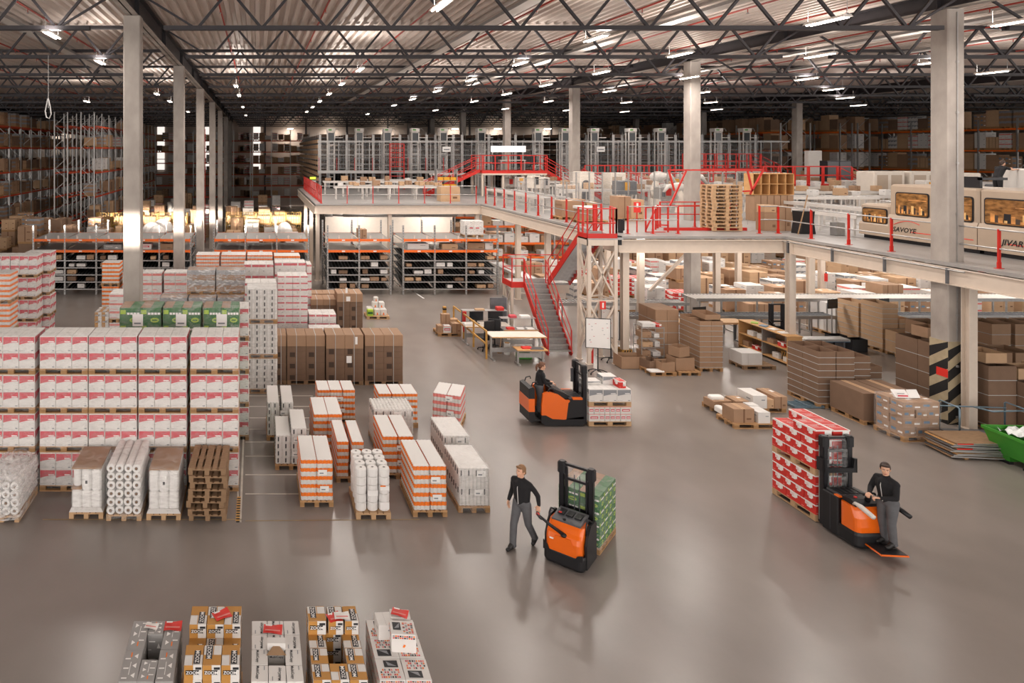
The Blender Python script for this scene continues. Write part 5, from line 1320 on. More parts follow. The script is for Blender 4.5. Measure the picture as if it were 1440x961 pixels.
    # flat boards pile
    for k in range(9):
        b=MB(); b.box(-.7,-.42,0,.7,.42,.03,['wood_old','galv_dark','plywood','wood_old','galv'][k%5]); b.box(-.7,-.43,.0,.7,-.42,.03,'galv'); 
        if k in(5,8): b.box(-.7,-.431,.0,-.3,-.42,.03,'sign_red')
        o=b.build('flat_panel',None,loc=(18.95+.03*(k%3)+xa(0,0),18.25+.02*(k%2),.05+k*.045)); o.rotation_euler=(0,0,-.12+.05*(k%3)); tag(o,'flat panel, %s from the bottom of the low pile beside the green skip'%ORD[k],'panel','flat panels in the low pile')
    b=MB(); b.box(-.6,-.35,0,-.5,.35,.05,'wood_block'); tag(b.build('timber_batten',None,loc=(19.15,18.25,0)),'short timber batten under the pile of flat panels','batten'); 
    b=MB(); b.box(-.6,-.35,0,-.5,.35,.05,'wood_block'); tag(b.build('timber_batten',None,loc=(19.95,18.25,0)),'timber batten at the skip end of the flat panel pile','batten')
    # blue grey trolley frame
    r=thing('trolley','blue-grey tubular trolley frame parked between the striped column and the green skip','trolley',(20.3,19.1,0),-.1)
    b=MB()
    for s in (-1,1):
        b.tube([(s*.85-.0,-.3,.08),(s*.85,-.3,.95),(s*.85,-.25,.98),(s*.85,.3,.98),(s*.85,.33,.95),(s*.85,.33,.08)],.022,'blue_grey',8)
    b.tube([(-.85,.3,.82),(.85,.3,.82)],.02,'blue_grey',8); b.tube([(0,.3,.82),(0,-.28,.9),(.85,-.28,.96)],.02,'blue_grey',8); b.build('frame',r,True)
    b=MB(); b.box(-.85,-.32,.12,.85,.35,.16,'galv_dark'); b.build('deck',r)
    for sx in(-1,1):
        for sy in(-1,1):
            b=MB(); b.tube([(sx*.8-.02,sy*.26,.055),(sx*.8+.02,sy*.26,.055)],.053,'black_plastic',10); b.build('wheel',r)
    # R10 strapped stack + goods
    tray_col('tall strapped stack of brown trays on a pallet beside the wire shelf trolley',16.2,25.0,.85,1.2,9,.19,'carton',nx=2,ny=2)
    tray_col('tall stack of closed brown boxes behind the strapped tray stack near the wire trolley',15.4,26.4,.9,1.2,4,.45,'carton',nx=2,ny=2,topopen=False)
    openbox_at('open brown box placed crookedly on top of the strapped tray stack',16.75,25.5,PH+9*.19+.01,.55,.8,.2,'carton',0)
    r=thing('wire_trolley','wire shelf trolley holding boxes and bags beside the strapped tray stack','trolley',(14.9,26.0,0),0)
    for sx in(-1,1):
        for sy in(-1,1): b=MB(); b.tube([(sx*.42,sy*.28,.05),(sx*.42,sy*.28,1.45)],.014,'galv',6); b.build('post',r)
    for z in (.3,.65,1.0,1.4):
        b=MB(); b.box(-.43,-.29,z,.43,-.27,z+.03,'galv'); b.box(-.43,.27,z,.43,.29,z+.03,'galv')
        for k in range(9): b.box(-.42+.105*k-.004,-.28,z+.01,-.42+.105*k+.004,.28,z+.02,'galv')
        b.build('wire_shelf',r)
    for i,(x,z,w,h,st) in enumerate(((-.2,.33,.35,.2,'brown'),(.2,.33,.3,.16,'white'),(-.15,.68,.4,.18,'light'),(.22,.68,.2,.2,'white'),(-.2,1.03,.4,.22,'brown'),(.2,1.03,.2,.14,'white'),(-.1,1.43,.5,.14,'white'),(.28,1.43,.2,.1,'red_all'))):
        carton_at('small box on the wire shelf trolley, %s counted from its lowest shelf'%ORD[i],14.9+x,26.0,z,w,.4,h,st,0,'boxes on the wire trolley')
    for i,(x,y,w,d,h,mt,rz,z) in enumerate(((13.95,25.6,.9,.6,.45,'carton',0,0),(14.75,24.75,.5,.45,.34,'carton',.1,PH),(15.45,24.95,.7,.55,.46,'carton',.05,PH),(14.45,25.1,.5,.5,.3,'carton_dark',.2,PH),)):
        openbox_at('open brown box in the jumble by the cream posts under the mezzanine, %s one'%ORD[i],x,y,z,w,d,h,mt,rz,False,None,'open boxes in the jumble')
    openbox_at('open brown box perched on another, tipped top of the jumble by the wire trolley',15.4,24.95,PH+.465,.5,.45,.36,'carton',.35)
    pal_at('small pallet with open boxes and paper beside the cream post',14.6,24.9,.9,.8); pal_at('small pallet under the perched open boxes near the strapped tray stack',15.55,24.95,.8,.8)
    b=MB(); b.cbox(-.25,-.15,0,.25,.15,.05,'paper',.02); tag(b.build('paper_pile',None,loc=(14.35,24.62,PH)),'pile of white and red papers on the small pallet by the cream post','paper pile')
    # R11
    x,y=gp(1030,505); pal_at('dark wooden pallet carrying a square white block near the wooden shelf',18.55,25.6,1.2,.8,0,'wood_old',.0)
    r=thing('white_block','square white shrink wrapped block of paper on a dark pallet','paper block',(18.35,25.65,PH),0)
    for k in range(2): b=MB(); b.cbox(-.38+k*.24*1.0,-.33,0,-.145+k*.0+(.0 if k==0 else .525),.33,.44,'carton_white',.01); b.build('ream_block',r)
    # low wooden shelf
    r=thing('wooden_shelf','low plywood shelf unit with papers and boxes, standing end-on to a cream post','shelf',(20.15,26.9,0),0)
    L=2.6
    b=MB(); b.box(-.28,-L/2,0,.28,-L/2+.03,1.1,'plywood'); b.build('end_panel',r); b=MB(); b.box(-.28,L/2-.03,0,.28,L/2,1.1,'plywood'); b.build('end_panel',r)
    b=MB(); b.box(-.3,-L/2-.02,1.1,.3,L/2,1.13,'plywood'); b.build('top',r)
    for z in (.08,.58): b=MB(); b.box(-.28,-L/2+.03,z,.28,L/2-.03,z+.03,'plywood'); b.build('board',r)
    b=MB(); b.box(-.27,-.02,.1,.27,.02,1.1,'galv'); b.build('divider',r); b=MB(); b.box(.26,-L/2+.03,.0,.28,L/2-.03,1.1,'wood_old'); b.build('back_panel',r)
    for i in range(9):
        yy=-1.1+i*.27; 
        if abs(yy)<.1: continue
        zz=.61 if i%2 else .11; st=['white','red_all','white','brown','white'][i%5]
        carton_at('small box or file kept in the low plywood shelf',20.08,26.9+yy,zz,.34,.2,.16+.02*(i%3),st,PI/2,'boxes in the plywood shelf')
    for i in range(4): b=MB(); b.cbox(-.15,-.12,0,.15,.12,.03,['paper','label_white','tote_blue','print_lime'][i],.005); o=b.build('paper_pile',None,loc=(20.1,26.1+.5*i,1.131)); o.rotation_euler=(0,0,.3*i); tag(o,'sheaf of papers on top of the low plywood shelf, %s from its near end'%ORD[i],'papers')
    # desk with monitor
    r=thing('packing_table','long pale packing table behind the strapped tray stack','table',(18.9,28.9,0),-.0)
    b=MB(); b.box(-1.6,-.4,.86,1.6,.4,.9,'wood_pale'); b.box(-1.6,-.42,.84,1.6,-.4,.92,'wood_pale'); b.build('tabletop',r)
    for s in (-1.5,0,1.5): b=MB(); b.box(s-.04,-.3,0,s+.04,-.24,.86,'galv_dark'); b.box(s-.04,.24,0,s+.04,.3,.86,'galv_dark'); b.box(s-.04,-.3,0,s+.04,.3,.04,'galv_dark'); b.build('leg',r)
    r=thing('monitor','black computer monitor on the long packing table','monitor',(18.75,28.95,.9),.25)
    b=MB(); b.box(-.32,-.02,.18,.32,.02,.56,'screen_dark'); b.box(-.33,-.01,.17,.33,.03,.57,'black_plastic'); b.build('screen',r); b=MB(); b.box(-.03,0,0,.03,.03,.3,'black_plastic'); b.box(-.14,-.1,0,.14,.12,.015,'black_plastic'); b.build('stand',r)
    b=MB(); b.box(-.24,-.08,0,.24,.08,.03,'paper'); b.box(-.2,-.06,.03,.2,.06,.035,'grey_plastic'); tag(b.build('keyboard',None,loc=(18.8,28.62,.9)),'pale keyboard before the black monitor','keyboard')
    # R12 parked truck mast
    r=thing('parked_stacker','parked black stacker with tall mast behind the low plywood shelf','forklift',(21.55,28.3,0),0)
    b=MB()
    for s in (-1,1): b.box(s*.25-.06,-.06,.05,s*.25+.06,.08,1.75,'black_metal')
    for z in (.15,1.0,1.7): b.box(-.25,-.02,z,.25,.02,z+.06,'black_metal')
    b.build('mast',r)
    b=MB(); b.cbox(-.38,.1,.0,.38,.8,.8,'black_plastic',.05); b.build('body',r)
    b=MB(); b.tube([(-.2,-.1,.9),(-.45,-.3,1.0),(-.6,-.32,1.15)],.03,'black_plastic',8); b.build('tiller_arm',r)
    # whiteboard stands
    for i,(x,y,rz) in enumerate(((12.35,24.75,-.25),(13.55,26.2,-1.2))):
        r=thing('whiteboard',('white notice board on a black wheeled stand in front of the lattice stair tower','grey-backed notice board on wheels behind the lattice stair tower')[i],'whiteboard',(x,y,0),rz)
        b=MB(); b.box(-.4,-.012,.95,.4,.012,2.0,'label_white'); 
        for k in range(14): u,v=R.uniform(-.33,.3),R.uniform(1.05,1.9); b.rect((u,-.013,v),(1,0,0),(0,0,1),0,0,.05,.015,['print_red','print_grey'][k%2],.002)
        b.build('board',r)
        b=MB()
        for (a,c,e,f) in ((-.42,.93,.42,.95),(-.42,2.0,.42,2.02),(-.42,.93,-.4,2.02),(.4,.93,.42,2.02)): b.box(a,-.02,c,e,.02,f,'black_metal')
        b.build('board_frame',r)
        b=MB(); b.tube([(0,.03,.1),(0,.03,1.5)],.022,'black_metal',8)
        for k in range(5): a=2*PI*k/5; b.tube([(0,.03,.16),(.18*math.cos(a),.03+.18*math.sin(a),.13),(.33*math.cos(a),.03+.33*math.sin(a),.06)],.018,'black_metal',6)
        b.build('stand',r)
        for k in range(5): a=2*PI*k/5; b=MB(); b.cyl(.33*math.cos(a),.03+.33*math.sin(a),0,.055,.025,'black_plastic',8); b.build('castor',r)
right_floor()
b=MB(); b.cbox(-.2,-.06,0,.2,.06,.55,'paper',.03); b.cbox(-.18,-.07,.56,.18,.05,1.05,'paper',.03); tag(b.build('foam_sheet_roll',None,loc=(20.35,25.68,.0)),'white padded sheets strapped upright to the cream post at the plywood shelf','padding')
for i,(x,y) in enumerate(((23.9,28.2),(24.2,27.6))): openbox_at('black plastic crate on the floor by the white panel bundles, %s one'%ORD[i],x,y,0,.6,.4,.5,'black_plastic')
for i in range(3): b=MB(); b.box(-.9,-.25,0,.9,.25,.03,['tote_blue','paper','galv'][i]); tag(b.build('sheet_material',None,loc=(22.6,27.3,.5+.04*i)),'long thin sheet lying on trestles by the black crates, %s'%['lowest','middle','topmost'][i],'sheet')
b=MB()
for s in (-.7,.7): b.box(s-.03,-.2,0,s+.03,.2,.5,'galv_dark')
tag(b.build('trestle_pair',None,loc=(22.6,27.3,0)),'pair of low grey trestles carrying thin sheets','trestle')
# ================================================================ office corner by the stairs
def office():
    def desk(label,x,y,w,d,h,rz,shelf=0,top='wood_pale'):
        r=thing('work_desk',label,'desk',(x,y,0),rz)
        b=MB(); b.box(-w/2,-d/2,h-.035,w/2,d/2,h,top); b.box(-w/2,-d/2-.012,h-.04,w/2,-d/2,h,'plywood'); b.build('desktop',r)
        for s in (-1,1): b=MB(); b.box(s*(w/2-.1)-.035,-.04,.05,s*(w/2-.1)+.035,.04,h-.035,'galv'); b.box(s*(w/2-.1)-.04,-d/2+.03,0,s*(w/2-.1)+.04,d/2-.03,.05,'galv'); b.build('leg',r)
        b=MB(); b.box(-w/2+.1,-.02,.25,w/2-.1,.02,.42,'galv'); b.build('cross_rail',r)
        if shelf:
            for s in (-1,1): b=MB(); b.box(s*(w/2-.05)-.02,d/2-.05,h,s*(w/2-.05)+.02,d/2-.01,h+shelf,'galv_dark'); b.build('upright',r)
            b=MB(); b.box(-w/2,d/2-.33,h+shelf-.02,w/2,d/2,h+shelf,'galv'); b.build('shelf',r)
        return r
    desk('long work desk with a grey overhead shelf, in front of the red stairs',10.05,26.6,2.1,.85,.95,0,0,'cream_wall')
    desk('grey work desk with a raised shelf holding papers, hard against the red stairs',10.6,27.7,1.4,.6,.9,0,.4,'galv')
    desk('small folding table with an orange cloth in front of the long work desk',10.35,25.9,1.15,.5,.6,0,0,'plywood')
    desk('desk with two black screens behind the office chair',9.6,28.7,1.9,.8,.8,0,.55,'cream_wall')
    for i,(x,y,z,w,d,h,m,l) in enumerate(((10.2,25.9,.6,.36,.22,.06,'sign_red','orange cloth lying on the small folding table'),(10.55,25.85,.6,.5,.3,.04,'grey_plastic','grey tray on the small folding table'),(10.4,27.85,1.3,.28,.25,.1,'print_red','red box on the raised shelf by the stairs'),(10.9,27.85,1.3,.4,.25,.09,'label_white','white tray on the raised shelf by the stairs'),
        (10.2,27.55,.9,.3,.22,.07,'sign_red','red tray on the grey work desk'),(10.6,27.55,.9,.3,.22,.05,'label_white','white tray on the grey work desk'),(11.0,27.55,.9,.3,.3,.05,'paper','pale papers on the grey work desk'),(10.25,28.9,1.35,.3,.28,.14,'bright_red','red box on the overhead shelf of the screen desk'),(9.4,28.9,1.35,.4,.2,.06,'carton_light','brown tray on the overhead shelf of the screen desk'),(8.9,28.6,.8,.5,.35,.08,'paper','pile of papers at the railing end of the screen desk'))):
        b=MB(); b.cbox(-w/2,-d/2,0,w/2,d/2,h,m,.02); tag(b.build('desk_tray',None,loc=(x,y,z)),l,'desk item')
    for i,(x,y) in enumerate(((9.25,28.85),(10.05,28.85))):
        r=thing('monitor','black monitor on the screen desk, %s'%('railing side' if i==0 else 'stair side'),'monitor',(x,y,.8),.1*(1-2*i))
        b=MB(); b.box(-.3,-.02,.12,.3,.02,.5,'screen_dark'); b.build('screen',r); b=MB(); b.box(-.03,0,0,.03,.03,.2,'black_plastic'); b.box(-.12,-.1,0,.12,.1,.015,'black_plastic'); b.build('stand',r)
    for i,(x,y,rz) in enumerate(((9.25,27.75,.3),(9.75,28.05,-.4))):
        r=thing('office_chair','black office chair on castors, %s'%('nearer the wooden railing' if i==0 else 'nearer the stairs, half hidden by the long desk'),'chair',(x,y,0),rz)
        b=MB(); b.cbox(-.25,-.25,.45,.25,.22,.55,'black_plastic',.05); b.build('seat',r)
        b=MB(); b.cbox(-.24,-.32,.58,.24,-.24,1.25,'black_plastic',.04); b.build('backrest',r)
        b=MB(); b.tube([(0,0,.1),(0,0,.46)],.03,'black_metal',8); 
        for k in range(5): a=2*PI*k/5; b.tube([(0,0,.12),(.28*math.cos(a),.28*math.sin(a),.07)],.022,'black_metal',6); b.cyl(.28*math.cos(a),.28*math.sin(a),0,.05,.028,'black_plastic',8)
        b.build('base',r)
    b=MB(); b.box(-.35,-.05,0,.35,.02,1.75,'galv_dark'); b.box(.35,-.05,0,.4,.5,1.75,'galv'); tag(b.build('privacy_screen',None,loc=(10.4,29.5,0)),'grey upright privacy screen behind the screen desk','screen')
    # yellow-brown wooden railing
    r=thing('wooden_railing','ochre hand railing guarding the office corner','railing',(0,0,0))
    pts=[gp(638,465)[:2],gp(652,476),gp(666,488),gp(684,505)]
    for i,(x,y) in enumerate(pts): b=MB(); b.box(x-.03,y-.03,0,x+.03,y+.03,1.1,'yellow_rail'); b.build('post',r)
    for z in (.58,1.08):
        b=MB(); b.bar((*pts[0],z),(*pts[-1],z),.05,.06,'yellow_rail'); b.build('rail',r)
    x,y=pts[1]; b=MB(); b.tube([(x,y-.06,1.12),(x-.02,y-.08,.8),(x+.01,y-.08,.3)],[.07,.09,.05],'bright_red',8); b.cbox(x-.1,y-.12,1.05,x+.1,y+.02,1.2,'bright_red',.04); tag(b.build('red_jacket'),'red jacket hanging over the ochre railing','jacket')
    x,y=gp(625,462); b=MB(); b.box(x-.07,y-.07,0,x+.07,y+.07,1.0,'yellow_rail'); 
    for k in (.55,.85): b.box(x-.075,y-.075,k,x+.075,y+.075,k+.08,'hazard_black')
    tag(b.build('bollard'),'short ochre and black bollard behind the mixed carton pallet','bollard')
    # mixed pallet by the railing
    x,y=gp(632,473); pal_at('pallet of mixed cartons beside the ochre railing',x,y+.4,1.0,.9)
    for i,(dx,dy,z,w,d,h,st,l) in enumerate(((-.35,.2,PH,.3,.4,.3,'brown','small brown carton at the outer corner of the mixed pallet by the railing'),(-.1,.15,PH,.35,.35,.3,'white_red_txt','white carton with red lettering on the mixed pallet by the railing'),(.3,.1,PH,.4,.4,.42,'brown','brown carton next to the railing on the mixed pallet'),(-.05,.45,PH+.0,.38,.25,.72,'brown','tall brown carton at the back of the mixed pallet by the railing'),(.32,.5,PH,.35,.3,.5,'light','pale brown carton behind the railing-side carton'),)):
        carton_at(l,x+dx,y+dy+(.05 if i==3 else 0),z,w,d,h,st)
    # can and broom
    x,y=gp(715,500); b=MB(); b.cyl(0,0,0,.45,.12,'label_white',14); b.cyl(0,0,.45,.47,.1,'wood_block',12); b.rect((-.07,-.123,.15),(1,0,0),(0,0,1),0,0,.12,.1,'print_red',.0); tag(b.build('drum',None,loc=(x,y+.15,0)),'white canister with a red mark on the floor before the long work desk','canister')
    x,y=gp(704,498); b=MB(); b.tube([(0,0,.1),(.12,.12,.75)],.015,'wood_pale',6); b.cbox(-.1,-.05,0,.08,.04,.12,'wood_old',.02); tag(b.build('hand_brush',None,loc=(x,y+.1,0)),'wooden handled brush leaning by the long work desk','brush')
    b=MB(); open_box(b,-.25,-.18,0,.25,.18,.22,'bin_green'); tag(b.build('green_tote',None,loc=(10.4,26.65,0)),'green plastic tote under the long work desk','tote')
    # white and orange packages on a pallet in the aisle
    x,y=gp(533,449); pal_at('pale pallet with white and orange packages alone in the aisle',x-.05,y+.4,1.1,.9,0,'wood_pale')
    for i,(dx,dy,z,s) in enumerate(((.3,.1,0,.3),(.0,.1,0,.28),(.3,.4,0,.3),(.0,.4,0,.3),(-.3,.3,0,.3),(.25,.35,.3,.28),(-.05,.4,.3,.28),(-.3,.5,0,.28),(.0,.42,.58,.22))):
        zz=PH+z; b=MB(); b.cbox(-s/2,-s/2,0,s/2,s/2,s if z else .298,'carton_white',.03); b.face((-s/2,-s/2,0),(1,0,0),(0,0,1),[(s*.35,.02),(s*.65,.02),(s*.55,.14),(s*.45,.14)],'print_orange',.004)
        tag(b.build('white_package',None,loc=(x+dx-.05,y+dy+.2,zz)),'white package with orange mark on the pallet alone in the aisle','package','white and orange packages')
    b=MB(); b.cbox(-.14,-.13,0,.14,.13,.3,'print_lime',.02); b.rect((-.12,-.135,.1),(1,0,0),(0,0,1),0,0,.24,.1,'print_green',0); tag(b.build('green_package',None,loc=(x-.42,y+.12,PH)),'green package at the corner of the pallet alone in the aisle','package')
office()
# ================================================================ mezzanine
MZ=4.8
b=MB()
b.box(3.6,42.4,MZ-.1,13.9,60,MZ,'mezz_floor'); b.box(13.9,26.3,MZ-.1,20.35,60,MZ,'mezz_floor'); b.box(20.35,10,MZ-.1,62,60,MZ,'mezz_floor'); b.box(5,60,MZ-.1,46,88,MZ,'mezz_floor')
o=b.build('floor_mezzanine'); struct(o)
def edge_beam(label,p,q,n):
    b=MB(); p=Vector((*p,MZ-.38)); q=Vector((*q,MZ-.38)); 
    b.bar(p,q,.08,.5,'cream_steel'); up=Vector((0,0,.235)); b.bar(p+up,q+up,.22,.03,'cream_steel'); b.bar(p-up,q-up,.22,.03,'cream_steel')
    o=b.build('edge_beam'); tag(o,label,'beam')
edge_beam('cream steel edge beam along the far section of the mezzanine, above the flow racks',(3.6,42.4),(13.95,42.4),1)
edge_beam('cream steel edge beam on the short end of the mezzanine facing the concrete column row',(3.6,42.4),(3.6,60),2)
edge_beam('cream steel edge beam running towards the red stairs',(13.92,42.4),(13.92,26.3),3)
edge_beam('cream steel edge beam beside the stair platform, facing the open floor',(13.9,26.3),(20.4,26.3),4)
edge_beam('cream steel edge beam under the walkway with the long beige machine',(20.36,26.3),(20.36,10),5)
b=MB()
for y in range(30,60,4): b.box(14.2,y,MZ-.45,62,y+.2,MZ-.1,'cream_steel')
for y in range(44,60,4): b.box(3.8,y,MZ-.45,14,y+.2,MZ-.1,'cream_steel')
struct(b.build('trim_3'))
# posts below
PST={}
def steel_post(x,y,lab,h=MZ-.12,guard=False):
    k=round(h,2)
    if k not in PST:
        m=MB(); m.box(-.12,-.12,.02,.12,-.105,h,'cream_steel'); m.box(-.12,.105,.02,.12,.12,h,'cream_steel'); m.box(-.01,-.105,.02,.01,.105,h,'cream_steel'); m.box(-.17,-.17,0,.17,.17,.02,'cream_steel'); PST[k]=m.mesh('shaft')
    r=thing('steel_post',lab,'post',(x,y,0),0,'cream steel posts under the mezzanine'); put('shaft',PST[k],r)
    if guard:
        g=MB()
        for (o,u) in (((-.2,-.2,0),(1,0,0)),((.2,-.2,0),(0,1,0)),((-.2,.2,0),(0,-1,0)),((.2,.2,0),(-1,0,0))):
            g.rect(o,u,(0,0,1),0,0,.4,.42,'yellow_rail',0)
            for q in range(4): g.face(o,u,(0,0,1),[(.1*q,.02),(.1*q+.05,.02),(min(.4,.1*q+.15),.4),(min(.4,.1*q+.1),.4)],'hazard_black',.003)
        g.build('corner_guard',r)['label']='ochre and black striped corner guard'
for i,(x,y,l,g) in enumerate(((14.25,26.5,'cream steel post with a striped guard, beside the jumble of open boxes',1),(20.3,26.0,'cream steel post with a striped guard at the end of the plywood shelf',1),(20.75,19.9,'cream steel post standing tight behind the striped concrete column',0),
     (17.4,31.0,'cream steel post behind the tall strapped tray stack',0),(22.6,33.6,'cream steel post beyond the white and steel conveyor, first',0),(26.9,38.2,'cream steel post among the white cartons under the mezzanine',0),(30.9,37.4,'cream steel post carrying a fire extinguisher',0),
     (25.6,31.6,'cream steel post between the walkway and the carton pallets',0),(14.2,37.2,'cream steel post behind the red stairs, further one',0),(14.2,33.4,'cream steel post behind the red stairs, closer one',0),(13.7,42.6,'cream steel post where the far mezzanine section turns',0),(8.25,42.6,'cream steel post between the two flow rack groups',0),(3.75,42.6,'cream steel post at the outer corner of the far mezzanine section',0),
     (3.75,47.5,'cream steel post on the short mezzanine end, second',0),(3.75,53,'cream steel post on the short mezzanine end, third',0),(36,38,'cream steel post deep under the mezzanine near the big carton heap',0),(41,38,'cream steel post deep under the mezzanine, outermost one',0),(19.5,38,'cream steel post deep under the mezzanine behind the concrete column',0))):
    steel_post(x,y,l,guard=bool(g))
b=MB(); b.bar((19.3,33.6,1.2),(22.6,33.6,4.5),.12,.12,'cream_steel'); tag(b.build('diagonal_brace'),'cream diagonal brace rising beside the second concrete column under the mezzanine','brace')
b=MB(); b.cyl(0,0,.0,.42,.075,'bright_red',10); b.cyl(0,0,.42,.5,.03,'black_plastic',8); tag(b.build('fire_extinguisher',None,loc=(30.9,37.1,1.0)),'red fire extinguisher hanging on a cream post among the cartons','fire extinguisher')
b=MB(); b.cyl(0,0,0,.55,.09,'bright_red',12); b.cyl(0,0,.55,.65,.03,'black_plastic',8); tag(b.build('fire_extinguisher',None,loc=(12.75,26.1,0)),'red fire extinguisher at the foot of the lattice stair tower','fire extinguisher')
# railings
def red_post_me(h=1.1):
    k=('rp',h)
    if k not in CC:
        b=MB(); b.box(-.035,-.02,.012,.035,.02,h,'red_steel'); b.box(-.09,-.06,0,.09,.06,.014,'red_steel'); b.box(-.05,-.02,.012,.05,.02,.18,'red_steel'); CC[k]=b.mesh('post')
    return CC[k]
def railing(label,pts,sp=1.6,z=MZ,rail='galv',heights=(.55,1.08),toe=None,h=1.1,postrail=False):
    r=thing('railing',label,'railing',(0,0,0)); 
    for (p,q) in zip(pts,pts[1:]):
        P=Vector((*p,z)); Q=Vector((*q,z)); L=(Q-P).length; n=max(1,round(L/sp)); a=math.atan2(q[1]-p[1],q[0]-p[0])
        for i in range(n+1): put('post',red_post_me(h),r,P.lerp(Q,i/n),a+PI/2)
        for hh in heights:
            b=MB(); b.tube([P+Vector((0,0,hh)),Q+Vector((0,0,hh))],.022,rail,8); b.build('rail',r)
        if toe: b=MB(); b.bar(P+Vector((0,0,.08)),Q+Vector((0,0,.08)),.012,.15,toe); b.build('toe_board',r)
    return r
railing('railing with red posts and grey rails along the front of the far mezzanine section',[(4.0,42.75),(13.7,42.75)],1.5)
railing('dense red-posted railing on the short end of the far mezzanine section',[(4.0,42.9),(4.0,58.5)],1.2,rail='red_steel')
railing('railing with red posts and grey rails running from the far section to the stair platform',[(14.25,42.6),(14.25,28.3)],1.6)
railing('railing with three red posts and grey rails beside the stair platform',[(14.7,27.1),(16.7,27.1)],1.0)
railing('railing with red posts and grey rails along the walkway of the long beige machine',[(20.0,27.2),(20.75,27.2),(20.75,11)],1.6)
railing('red railing across the gap before the pallet gate',[(17.4,29.5),(20.4,29.5)],1.5,rail='red_steel')
# grey cable ladder outside the walkway
b=MB(); b.tube([(20.2,26.4,MZ-.18),(20.2,19.5,MZ-.18)],.025,'galv',6); 
for y in (26,24,22,20): b.box(20.18,y-.03,MZ-.6,20.24,y+.03,MZ-.14,'galv_dark')
tag(b.build('conduit_pipe'),'thin galvanised conduit clipped outside the walkway edge beam','conduit')
# pallet gate, red
r=thing('pallet_gate','red tubular pallet gate standing on the mezzanine beside the second concrete column','gate',(0,0,MZ))
b=MB()
for x in (17.0,20.0,):
    b.bar((x,29.0,0),(x,29.0,.0+1.0),.06,.06,'red_steel')
b.bar((16.8,28.2,.05),(20.2,28.2,.05),.08,.14,'red_steel')
for P_,Q_ in (((17.4,2.5),(17.65,1.6)),((18.15,2.45),(17.45,.95)),((17.4,2.48),(21.4,2.48)),((20.75,2.45),(20.95,1.6)),((20.95,1.6),(20.1,1.55)),((21.4,2.45),(20.85,1.45)),((17.0,.95),(20.4,.98))):
    b.bar((P_[0],28.9,P_[1]),(Q_[0],28.9,Q_[1]),.06,.06,'red_steel')
b.build('frame',r)
r=thing('safety_gate','low red A-shaped swing gate at the mezzanine edge','gate',(16.0,27.6,MZ))
b=MB()
for (p,q) in (((-.3,0,0),(.5,0,.0)),((-.3,0,0),(-.3,0,1.0)),((.6,0,0),(.6,0,1.05)),((-.3,0,1.0),(.6,0,1.05)),((-.3,0,.1),(.1,0,.95)),((.1,0,.1),(.1,0,.95)),((.1,0,.3),(.6,0,.28))): b.bar(p,q,.05,.05,'red_steel')
b.build('frame',r)
# ---------------------------------------------------------------- stairs
def flight(r,x0,x1,ya,za_,yb,zb,rails=True,n=13):
    for x in (x0,x1):
        b=MB(); d=Vector((0,yb-ya,zb-za_)).normalized()
        b.bar((x,ya,za_+.02),(x,yb,zb-.05),.04,.26,'red_steel'); b.build('stringer',r)
        if rails:
            b=MB(); 
            for h in (.55,1.0): b.tube([(x,ya,za_+h),(x,yb,zb+h)],.02,'red_steel',7)
            b.build('handrail',r)
            for k in (0,.5,1):
                y=ya+(yb-ya)*k; z=za_+(zb-za_)*k; b=MB(); b.box(x-.02,y-.02,z,x+.02,y+.02,z+1.0,'red_steel'); b.build('post',r)
    tm=MB(); sg=1 if yb>ya else -1; hh=(zb-za_)/n; a0,a1=sorted((-.14*sg,.14*sg)); tm.box(x0+.02,a0,-.03,x1-.02,a1,0,'galv'); c0,c1=sorted((.12*sg,.135*sg)); tm.box(x0+.02,c0,-.02,x1-.02,c1,hh-.01,'galv'); me=tm.mesh('tread')
    for k in range(1,n+1):
        put('tread',me,r,(0,ya+(yb-ya)*(k-.4)/n,za_+(zb-za_)*k/n))
r=thing('staircase','red steel staircase in two flights with grey treads leading up to the mezzanine','stairs')
flight(r,11.5,12.42,27.0,0,29.4,2.4); flight(r,12.52,13.42,29.4,2.4,26.6,4.8)
b=MB(); b.box(10.95,29.4,2.32,13.45,30.5,2.4,'galv'); b.box(10.93,29.38,2.2,11.48,29.42,2.45,'red_steel'); b.box(10.93,29.4,2.2,10.97,30.5,2.45,'red_steel'); b.box(12.5,29.44,1.95,13.45,30.4,2.3,'cream_steel'); b.build('landing',r)
b=MB()
for h in (2.95,3.45): b.tube([(10.97,29.42,h),(10.97,30.48,h),(13.42,30.48,h)],.02,'red_steel',7)
b.tube([(10.97,29.42,3.45),(11.48,29.42,3.45)],.02,'red_steel',7)
for p in ((10.97,29.42),(10.97,30.48),(12.2,30.48),(13.42,30.48),(11.48,29.42)): b.box(p[0]-.02,p[1]-.02,2.4,p[0]+.02,p[1]+.02,3.45,'red_steel')
b.build('landing_rail',r)
for (x,y) in ((11.0,29.5),(11.0,30.4),(13.35,30.4)): b=MB(); b.box(x-.05,y-.05,0,x+.05,y+.05,2.32,'cream_steel'); b.build('leg',r)
b=MB(); b.bar((11,29.5,.1),(11,30.4,2.2),.05,.05,'cream_steel'); b.bar((11,30.4,1.0),(11,29.5,2.2),.05,.05,'cream_steel'); b.build('brace',r)
